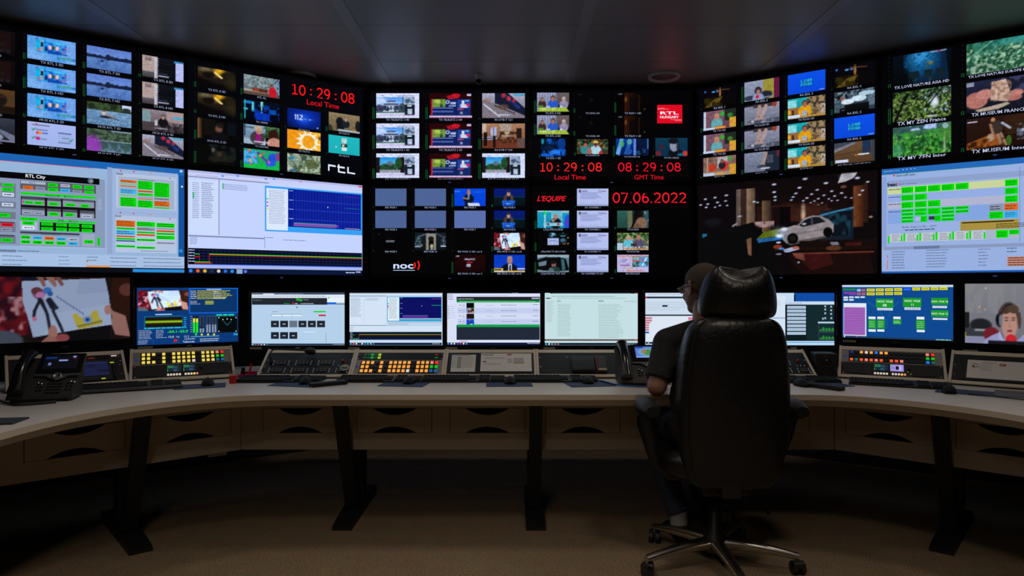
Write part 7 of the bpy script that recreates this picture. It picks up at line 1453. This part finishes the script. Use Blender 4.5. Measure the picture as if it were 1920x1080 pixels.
# red clip tin with bright clips
t = thing('clip_holder', 'small red holder full of shiny clips right of the yellow key console', 'clip holder', (-1.455, 3.56, DZ), 12)
m = MB(); m.box(-.017, -.013, 0, .017, .013, .042, .002); m.build('red_pot', M['red'], t)
for dx, dz, an in ((-.011, .066, -12), (-.002, .072, 6), (.008, .069, 18), (.014, .062, 35)):
    m = MB(); a = math.radians(an); m.tube([(dx, 0, .02), (dx+.02*math.sin(a), 0, dz-.008), (dx+.03*math.sin(a), 0, dz), (dx+.03*math.sin(a)+.005, 0, dz-.006), (dx+.004, 0, .03)], .0013, 6); m.build('clip', M['chrome'], t)
# magenta pen tray behind the first keyboard
t = thing('pen_tray', 'magenta pen tray holding a marker left of the straight consoles', 'pen tray', (-1.475, 3.80, DZ), 0)
m = MB(); m.box(-.045, -.03, 0, .045, .03, .018, .002); m.box(-.045, .02, .018, .045, .03, .03, .001); m.build('tray', M['magenta'], t)
for n, (x, c_, l_) in enumerate(((-.02, M['black'], 'black marker pen standing in the magenta tray'), (.015, M['red'], 'red pen standing tilted in the magenta tray'))):
    m = MB()
    if n == 0: m.tube([(0, 0, 0), (0, 0, .036)], .010, 14)
    else: m.tube([(0, 0, 0), (.010, 0, .055), (.011, 0, .06)], [.0055, .005, .003], 10)
    o = m.build('marker_pen', c_, None); o.location = (-1.475+x, 3.795, DZ+.019); tag(o, l_, 'pen', 'pens in the magenta tray')
# small loudspeaker
t = thing('desk_speaker', 'small black loudspeaker between the straight consoles and the right wing', 'loudspeaker', (1.745, 3.79, DZ), -8)
m = MB(); m.box(-.058, 0, 0, .058, .11, .135, .006); m.build('cabinet', material('speaker_shell', (.014, .014, .016), .5), t)
for nm, z, prof, mt in (('tweeter', .095, [(.024, 0), (.026, .003), (.017, .002), (.008, .002), (0, .004)], M['blackm']), ('woofer', .036, [(.032, 0), (.034, .004), (.028, .003), (.015, .001), (0, .004)], M['blackm'])):
    m = MB(); m.M = Matrix.Translation((0, 0, z)) @ Matrix.Rotation(math.radians(90), 4, 'X'); m.lathe(prof, 28); m.build(nm, mt, t)
m = MB(); m.M = Matrix.Translation((0, -.003, .095)) @ Matrix.Rotation(math.radians(90), 4, 'X'); m.lathe([(.005, .0), (.004, .004), (0, .005)], 16); m.build('dome', M['silver'], t)
# blue network cable on the desk
m = MB(); m.tube(smooth3([(.40, 3.67, .748), (.47, 3.60, .748), (.53, 3.46, .748), (.60, 3.40, .748), (.68, 3.385, .748), (.74, 3.385, .748)]), .004, 8)
o = m.build('network_cable', M['cable'], None); tag(o, 'blue network cable lying in front of the right telephone', 'cable')
# telephone cable on the left
m = MB(); m.tube(smooth3([(-1.97, 2.95, .746), (-2.06, 2.88, .747), (-2.14, 2.90, .747), (-2.28, 2.99, .76), (-2.42, 3.05, .79), (-2.60, 3.06, .76)]), .0055, 8)
o = m.build('telephone_cable', M['rubber'], None); tag(o, 'black cable curling off the left telephone towards the picture edge', 'cable')
m = MB(); m.tube(smooth3([(2.12, 3.17, .748), (2.20, 3.06, .747), (2.28, 2.98, .746), (2.42, 2.85, .746)]), .003, 8)
o = m.build('mouse_cable', M['rubber'], None); tag(o, 'thin black mouse cable running to the right edge of the desk', 'cable')
# folded black booklet at the left edge, pale sheets at the right edge
m = MB(); m.box(-.16, -.06, 0, .10, .06, .006, .001); o = m.build('booklet', M['rubber'], None); o.location = (-1.93, 2.53, DZ); o.rotation_euler = (0, 0, math.radians(10)); tag(o, 'thin dark booklet lying at the left end of the desk', 'booklet')
m = MB(); m.box(-.17, -.11, 0, .17, .11, .004); o = m.build('document_folder', material('grey_blue_folder', '4a5260', .5), None); o.location = (2.42, 3.13, DZ); o.rotation_euler = (0, 0, math.radians(-35)); tag(o, 'grey folder lying at the right end of the desk', 'folder')
# power socket block and loose cables under the left wing
t = thing('power_strip', 'pale power socket hanging under the left wing cabinets', 'power strip', (-1.62, 3.76, .31), 41)
m = MB(); m.box(-.05, 0, 0, .05, .04, .045, .003); m.build('socket_block', M['white'], t)
m = MB(); m.tube(smooth3([(-.05, .02, .02), (-.25, .02, .0), (-.5, .02, .012), (-.7, .02, .05)]), .004, 8); m.build('cord', M['rubber'], t)
m = MB(); m.tube([(0, .03, .04), (0, .03, .076)], .003, 6); m.build('hanger', M['steel'], t)


# ------------------------------------------------------------------ office chair
CX_, CYB = .905, 3.05
ch = thing('office_chair', 'high backed black leather swivel chair in front of the desk, headrest up', 'chair', (CX_, CYB, 0))
def srect(cx, cy, z, w, t, n=32, e=4.0, bend=0, lean=0):
    o = []
    for k in range(n):
        a = 2*math.pi*k/n; c, s = math.cos(a), math.sin(a)
        x = math.copysign(abs(c)**(2/e), c)*w; y = math.copysign(abs(s)**(2/e), s)*t
        o.append((cx+x, cy+y+bend*x*x, z))
    return o
# backrest: rings from bottom to top, rear face nearest the room
BX = .020; BKR = ((.40, .10, .010, -.205), (.405, .150, .034, -.205), (.425, .185, .052, -.205), (.50, .212, .062, -.21), (.62, .228, .068, -.222), (.75, .234, .070, -.232), (.88, .230, .070, -.235), (.98, .218, .066, -.240), (1.04, .205, .060, -.245), (1.085, .186, .050, -.248), (1.108, .158, .034, -.25), (1.118, .11, .012, -.25))
m = MB(); m.rings([srect(BX, y, z, w, t, 40, 5.0, bend=1.0) for z, w, t, y in BKR]); m.build('backrest', M['leather'], ch, sub=1)
for s in (-1, 1):
    pts = []
    for z, w, t, y in BKR[3:11]:
        x = .86*w; pts.append((BX+s*x, y+1.0*x*x-.86*t-.0005, z))
    m = MB(); m.tube(smooth3(pts), .0028, 8); m.build('seam_piping', M['leather'], ch)
# headrest: winged cushion, narrower and dipped at the top
rg = []; hw = .162; HX = .040
HRR = ((1.112, .78, .008), (1.116, .92, .028), (1.134, 1.0, .046), (1.175, 1.0, .056), (1.215, .96, .060), (1.255, .89, .056), (1.282, .82, .044), (1.298, .75, .024), (1.303, .68, .006))
for z, kw, t in HRR:
    r_ = []; n = 56
    for k in range(n):
        a = 2*math.pi*k/n; c, s = math.cos(a), math.sin(a)
        x = math.copysign(abs(c)**.5, c)*hw*kw; y = math.copysign(abs(s)**.55, s)*t
        f = max(0, (z-1.19)/.11); ux = abs(x)/(hw*kw)
        zz = z+f*(-.024+.050*min(1, (ux/.78)**2.2)-.018*max(0, (ux-.78)/.22)**2)
        r_.append((HX+x, -.238+y+2.2*x*x, zz))
    rg.append(r_)
m = MB(); m.rings(rg); m.build('headrest', M['leather'], ch, sub=1)
for s in (-1, 1):
    m = MB(); pts = []
    for z, kw, t in HRR[2:8]:
        x = hw*kw*.66; ux = .66; f = max(0, (z-1.19)/.11); fy = (1-.66**4)**.275
        pts.append((HX+s*x, -.238-t*fy*.97+2.2*x*x, z+f*(-.024+.050*(ux/.78)**2.2)))
    m.tube(smooth3(pts), .0022, 6); m.build('headrest_seam', M['leather'], ch)
m = MB(); m.box(-.05, -.235, 1.06, .05, -.215, 1.14, .003); m.build('headrest_bracket', M['steel'], ch)
m = MB(); rg = [srect(0, .06, z, w, d, 40, 4) for z, w, d in ((.425, .20, .21), (.432, .235, .245), (.46, .25, .26), (.50, .25, .26), (.522, .235, .245), (.53, .19, .20))]
m.rings(rg); m.build('seat', M['leather'], ch)
m = MB(); m.box(-.10, -.17, .355, .10, .12, .424, .01); m.box(-.04, -.25, .37, .04, -.15, .56, .006); m.build('seat_mechanism', M['steel'], ch)
for s in (-1, 1):
    m = MB(); rg = []
    for i in range(11):
        u = i/10; y = -.165+.25*u; k = math.sin(math.pi*min(max(.06+.9*u, .06), .94))**.35
        rg.append([(.008+s*.316+.053*k*math.cos(a), y, .712+.043*k*math.sin(a)) for a in [2*math.pi*q/16 for q in range(16)]])
    m.rings(rg); m.build('armrest', M['black'], ch)
    m = MB(); m.tube([(s*.315, -.06, .70), (s*.30, -.05, .60), (s*.27, -.02, .46), (s*.20, 0, .40), (s*.09, 0, .395)], [.036, .030, .024, .022, .020], 12); m.build('armrest_post', M['steel'], ch)
m = MB(); m.lathe([(.045, .085), (.05, .10), (.05, .13), (.030, .15), (.028, .30), (.022, .302), (.022, .36)], 24); m.build('gas_column', M['black'], ch)
m = MB(); m.tube([(.10, .02, .39), (.20, .02, .385), (.245, .02, .25), (.25, .02, .22)], [.005, .005, .005, .008], 8); m.build('lever', M['black'], ch)
BR = .345; base_rot = -90+2
m = MB(); rg = []; N = 12
for i in range(N+1):
    u = i/N; r = .035+(BR-.03)*u; z = .104-.029*u**2; w = .030-.011*u; h = .029-.014*u
    rg.append([(r, w*math.cos(a), z+h*math.sin(a)) for a in [2*math.pi*k/12+math.pi/12 for k in range(12)]])
m.rings(rg); arm_me = m.mesh('base_leg', M['chrome'])
m = MB(); m.M = Matrix.Translation((0, 0, .0285))
for s in (-1, 1):
    m.tube([(0, s*.006, 0), (0, s*.026, 0)], .0285, 22)
m.box(-.028, -.026, 0, .006, .026, .030, .006); cas_me = m.mesh('caster', M['rubber'])
m = MB(); m.tube([(0, 0, .05), (0, 0, .066)], .008, 10); pin_me = m.mesh('caster_pin', M['chrome'])
for k in range(5):
    an = math.radians(base_rot+72*k); R = Matrix.Rotation(an, 4, 'Z')
    lg = put('base_leg', arm_me, ch, mtx=R)
    ca = put('caster', cas_me, lg, mtx=Matrix.Translation((BR, 0, 0)) @ Matrix.Rotation([.4, 1.9, .9, 2.2, -.5][k], 4, 'Z'))
    put('caster_pin', pin_me, lg, mtx=Matrix.Translation((BR, 0, 0)))

# ------------------------------------------------------------------ the operator
SKIN = bpy.data.materials.new('skin'); SKIN.use_nodes = True
b = SKIN.node_tree.nodes['Principled BSDF']; nt = SKIN.node_tree
n = nt.nodes.new('ShaderNodeTexNoise'); n.inputs['Scale'].default_value = 18; mx = nt.nodes.new('ShaderNodeMix'); mx.data_type = 'RGBA'
mx.inputs[6].default_value = (.25, .118, .078, 1); mx.inputs[7].default_value = (.32, .165, .115, 1)
nt.links.new(n.outputs['Fac'], mx.inputs[0]); nt.links.new(mx.outputs[2], b.inputs['Base Color']); b.inputs['Roughness'].default_value = .5
b.inputs['Subsurface Weight'].default_value = .08; b.inputs['Subsurface Radius'].default_value = (.01, .004, .002); b.inputs['Subsurface Scale'].default_value = .5
HAIR = material('short_greying_hair', (.070, .055, .045), .85, noise=.35, nscale=260, bump=.5, bscale=500)
man = thing('person', 'seated man in a black t-shirt with short hair and glasses, seen from behind', 'person', (.88, 3.10, 0))
mo = Matrix.Translation((-.88, -3.10, 0))
def limb(m, a, b, ra, rb, n=14):
    a, b = Vector(a), Vector(b); d = b-a; k = 6
    pts = [a+d*(i/k) for i in range(k+1)]; rs = [ra+(rb-ra)*(i/k) for i in range(k+1)]
    m.tube(pts, rs, n); m.ell(a, (ra,)*3, n=n, m=8); m.ell(b, (rb,)*3, n=n, m=8)
HC = Vector((.872, 3.12, 1.235)); yaw = math.radians(24)
HR = Matrix.Rotation(yaw, 3, 'Z') @ Matrix.Rotation(math.radians(-6), 3, 'X')
def hp(x, y, z): return HC+HR @ Vector((x, y, z))
LS, RS = Vector((.705, 3.09, .985)), Vector((1.065, 3.09, .985))
LE, RE = Vector((.645, 3.04, .800)), Vector((1.135, 3.04, .800))
LW, RW = Vector((.700, 3.285, .782)), Vector((1.06, 3.285, .782))
def hand(m, w, tgt, side):
    w, tgt = Vector(w), Vector(tgt); d = (tgt-w).normalized(); sd = Vector((0, 0, 1)).cross(d).normalized()*-side
    pc = w+d*.05
    for i in range(5): limb(m, w+d*.005+sd*(-.018+.009*i)*.7, w+d*.085+sd*(-.032+.016*i), .012, .011, 8)
    for i, L in enumerate((.062, .072, .068, .054)):
        b0 = w+d*.085+sd*(-.030+.020*i); m1 = b0+d*L*.45+Vector((0, 0, .004)); m2 = m1+d*L*.32+Vector((0, 0, -.010)); m3 = m2+d*L*.2+Vector((0, 0, -.014))
        limb(m, b0, m1, .0088, .0082, 8); limb(m, m1, m2, .0082, .0075, 8); limb(m, m2, m3, .0075, .0065, 8)
    t0 = w+d*.03-sd*.026; t1 = t0+d*.028-sd*.022+Vector((0, 0, -.004)); t2 = t1+d*.028-sd*.004+Vector((0, 0, -.006)); limb(m, t0, t1, .012, .0105, 8); limb(m, t1, t2, .0105, .0085, 8)
m = MB(); m.M = mo
R3 = HR
m.ell(hp(0, -.010, .020), (.0775, .097, .092), R3, 32, 20); m.ell(hp(0, .030, -.030), (.064, .070, .078), R3, 24, 16); m.ell(hp(0, .055, -.082), (.042, .040, .032), R3)
m.ell(hp(0, .020, -.06), (.055, .06, .055), R3); m.ell(hp(0, .050, -.055), (.046, .042, .044), R3); m.ell(hp(0, .072, -.095), (.022, .018, .016), R3)
m.ell(hp(0, .100, -.022), (.011, .016, .022), R3); limb(m, hp(0, .088, .012), hp(0, .104, -.024), .008, .011, 10)
for s in (-1, 1):
    m.ell(hp(s*.034, .070, -.030), (.024, .020, .024), R3); m.ell(hp(s*.028, .086, .021), (.024, .010, .006), R3)
    m.ell(hp(s*.030, .083, .005), (.013, .010, .010), R3)
    # ear: rim and lobe standing off the head
    for a in range(9):
        th_ = math.radians(-100+a*26); th2 = math.radians(-100+(a+1)*26)
        if a < 8: limb(m, hp(s*(.080+.010*math.sin(math.radians(20*a))), -.012-.017*math.cos(th_)*1, .002+.031*math.sin(th_)), hp(s*(.080+.010*math.sin(math.radians(20*(a+1)))), -.012-.017*math.cos(th2), .002+.031*math.sin(th2)), .0055, .0055, 8)
    m.ell(hp(s*.079, -.008, .0), (.006, .014, .024), R3); m.ell(hp(s*.079, -.002, -.028), (.006, .008, .009), R3)
limb(m, hp(-.020, .088, -.062), hp(.020, .088, -.062), .006, .006, 8); limb(m, hp(-.016, .086, -.071), hp(.016, .086, -.071), .006, .006, 8)
limb(m, hp(0, -.020, -.055), Vector((.878, 3.095, 1.06)), .056, .062, 20)
m.ell((.88, 3.09, 1.03), (.12, .065, .05)); 
for s, S_ in ((-1, LS), (1, RS)): limb(m, (.88+s*.05, 3.09, 1.03), S_, .048, .052)
m.ell((.885, 3.09, .90), (.165, .105, .15)); m.ell((.885, 3.08, .74), (.145, .11, .16)); m.ell((.885, 3.08, .60), (.165, .12, .11))
for A, B, C_, s in ((LS, LE, LW, -1), (RS, RE, RW, 1)):
    limb(m, A, B, .052, .043); limb(m, B, B+(C_-B)*.35, .044, .046); limb(m, B+(C_-B)*.35, C_, .046, .027)
    hand(m, C_, (C_.x+(.05 if s < 0 else -.05), C_.y+.15, C_.z-.008), s)
LK, RK = Vector((.70, 3.48, .555)), Vector((1.06, 3.52, .555)); LA, RA = Vector((.82, 3.36, .13)), Vector((1.05, 3.40, .12))
for s, K_, A_ in ((-1, LK, LA), (1, RK, RA)):
    limb(m, (.885+s*.085, 3.10, .60), K_, .075, .052); limb(m, K_, K_+(A_-K_)*.35, .050, .052); limb(m, K_+(A_-K_)*.35, A_, .052, .034)
o = m.build('body', SKIN, man)
def remesh(o, v, it=3, f=.5):
    r = o.modifiers.new('remesh', 'REMESH'); r.mode = 'VOXEL'; r.voxel_size = v; r.use_smooth_shade = True
    s = o.modifiers.new('smooth', 'SMOOTH'); s.iterations = it; s.factor = f
remesh(o, .0045, 4)
# hair cap: close cropped shell over the back and top of the skull
rg = []
m = MB(); m.M = mo; V_ = []; n_, m_ = 88, 48
vs = []; fs = []
for i in range(m_+1):
    ph = math.pi*i/m_*.86
    for k in range(n_):
        a = 2*math.pi*k/n_; d = Vector((math.sin(ph)*math.cos(a), math.sin(ph)*math.sin(a), math.cos(ph)))
        vs.append((i, k, d))
keep = {}
pv = []
for i, k, d in vs:
    x, y, z = .0795*d.x, -.010+.0995*d.y, .0200+.0945*d.z
    keep[(i, k)] = (not (y > .030-(z-.02)*-.45 and z < .075)) and (z > -.060) and (not (abs(x) > .058 and z < .022 and y > -.034)) and (not (y > .055 and z < .085))
    pv.append(hp(x, y, z))
m.add(pv, [(i*n_+k, (i+1)*n_+k, (i+1)*n_+(k+1) % n_, i*n_+(k+1) % n_) for i in range(m_) for k in range(n_) if keep[(i, k)] and keep[(i+1, k)] and keep[(i, (k+1) % n_)] and keep[(i+1, (k+1) % n_)]], True)
o = m.build('hair', HAIR, man); sd_ = o.modifiers.new('solidify', 'SOLIDIFY'); sd_.thickness = .004; sd_.offset = 0
# glasses
gl = MB(); gl.M = mo
for s in (-1, 1):
    cpt = [(s*.034+.023*math.cos(a), .106-.004*abs(math.cos(a)), .004+.016*math.sin(a)) for a in [2*math.pi*k/16 for k in range(17)]]
    gl.tube([hp(*c_) for c_ in cpt], .002, 6, False)
    gl.tube([hp(s*.056, .102, .008), hp(s*.074, .085, .010), hp(s*.083, .03, .010), hp(s*.084, -.012, .010), hp(s*.080, -.032, -.004)], .0026, 8)
gl.tube([hp(-.011, .107, .008), hp(0, .109, .011), hp(.011, .107, .008)], .002, 6)
g = gl.build('glasses_frame', material('black_spectacle_frame', (.02, .02, .022), .25), man)
for s in (-1, 1):
    lm = MB(); lm.M = mo; cc_ = [hp(s*.034+.022*math.cos(a), .105, .004+.015*math.sin(a)) for a in [2*math.pi*k/16 for k in range(16)]]
    cc2 = [hp(s*.034+.022*math.cos(a), .1065, .004+.015*math.sin(a)) for a in [2*math.pi*k/16 for k in range(16)]]
    lm.rings([cc_, cc2], False)
    gm = bpy.data.materials.get('spectacle_glass')
    if not gm:
        gm = material('spectacle_glass', (.9, .95, 1), .05); gm.node_tree.nodes['Principled BSDF'].inputs['Transmission Weight'].default_value = .9
    lm.build('lens', gm, g)
SOCK = material('light_grey_sock', '8c8c8c', .9)
# t-shirt
m = MB(); m.M = mo
m.ell((.885, 3.085, .90), (.195, .125, .165)); m.ell((.885, 3.08, .74), (.175, .130, .175)); m.ell((.885, 3.08, .60), (.195, .145, .095)); m.ell((.88, 3.09, 1.0), (.155, .085, .062))
m.tube([(.878, 3.090, 1.01), (.878, 3.093, 1.050), (.876, 3.095, 1.072)], [.095, .076, .068], 24)
for s, A, B in ((-1, LS, LE), (1, RS, RE)):
    limb(m, (.88+s*.060, 3.09, 1.032), A+Vector((0, 0, .004)), .062, .068); e_ = A+(B-A)*.80; d_ = (B-A)
    m.tube([A+d_*.0, A+d_*.25, A+d_*.5, A+d_*.83], [.068, .066, .064, .063], 20); m.ell(A, (.069,)*3)
o = m.build('t_shirt', M['shirt'], man); remesh(o, .006, 5)
# jeans
m = MB(); m.M = mo; m.ell((.885, 3.09, .61), (.182, .138, .095))
for s, K_, A_ in ((-1, LK, LA), (1, RK, RA)):
    limb(m, (.885+s*.088, 3.10, .605), K_, .090, .066); limb(m, K_, K_+(A_-K_)*.4, .066, .062); m.tube([K_+(A_-K_)*.4, K_+(A_-K_)*1.0], [.062, .054], 16); m.ell(K_+(A_-K_)*.4, (.062,)*3)
o = m.build('jeans', M['jeans'], man); remesh(o, .008, 4)
for s, A_ in ((-1, LA), (1, RA)):
    m = MB(); m.M = mo @ Matrix.Translation((A_.x, A_.y, 0)); rg = []
    for u, w, h in ((-.075, .020, .035), (-.065, .034, .075), (-.03, .040, .095), (.02, .041, .090), (.07, .044, .062), (.12, .048, .050), (.165, .044, .040), (.19, .030, .028), (.198, .012, .018)):
        rg.append([(w*math.cos(a), u, .001+h*.5+h*.5*math.sin(a)) for a in [2*math.pi*k/18 for k in range(18)]])
    m.rings(rg); m.build('shoe', M['shoe'], man)
    m = MB(); m.M = mo; m.tube([(A_.x, A_.y-.01, .075), (A_.x, A_.y, .12), (A_.x, A_.y, .17)], [.043, .042, .044], 16); m.build('sock', SOCK, man)
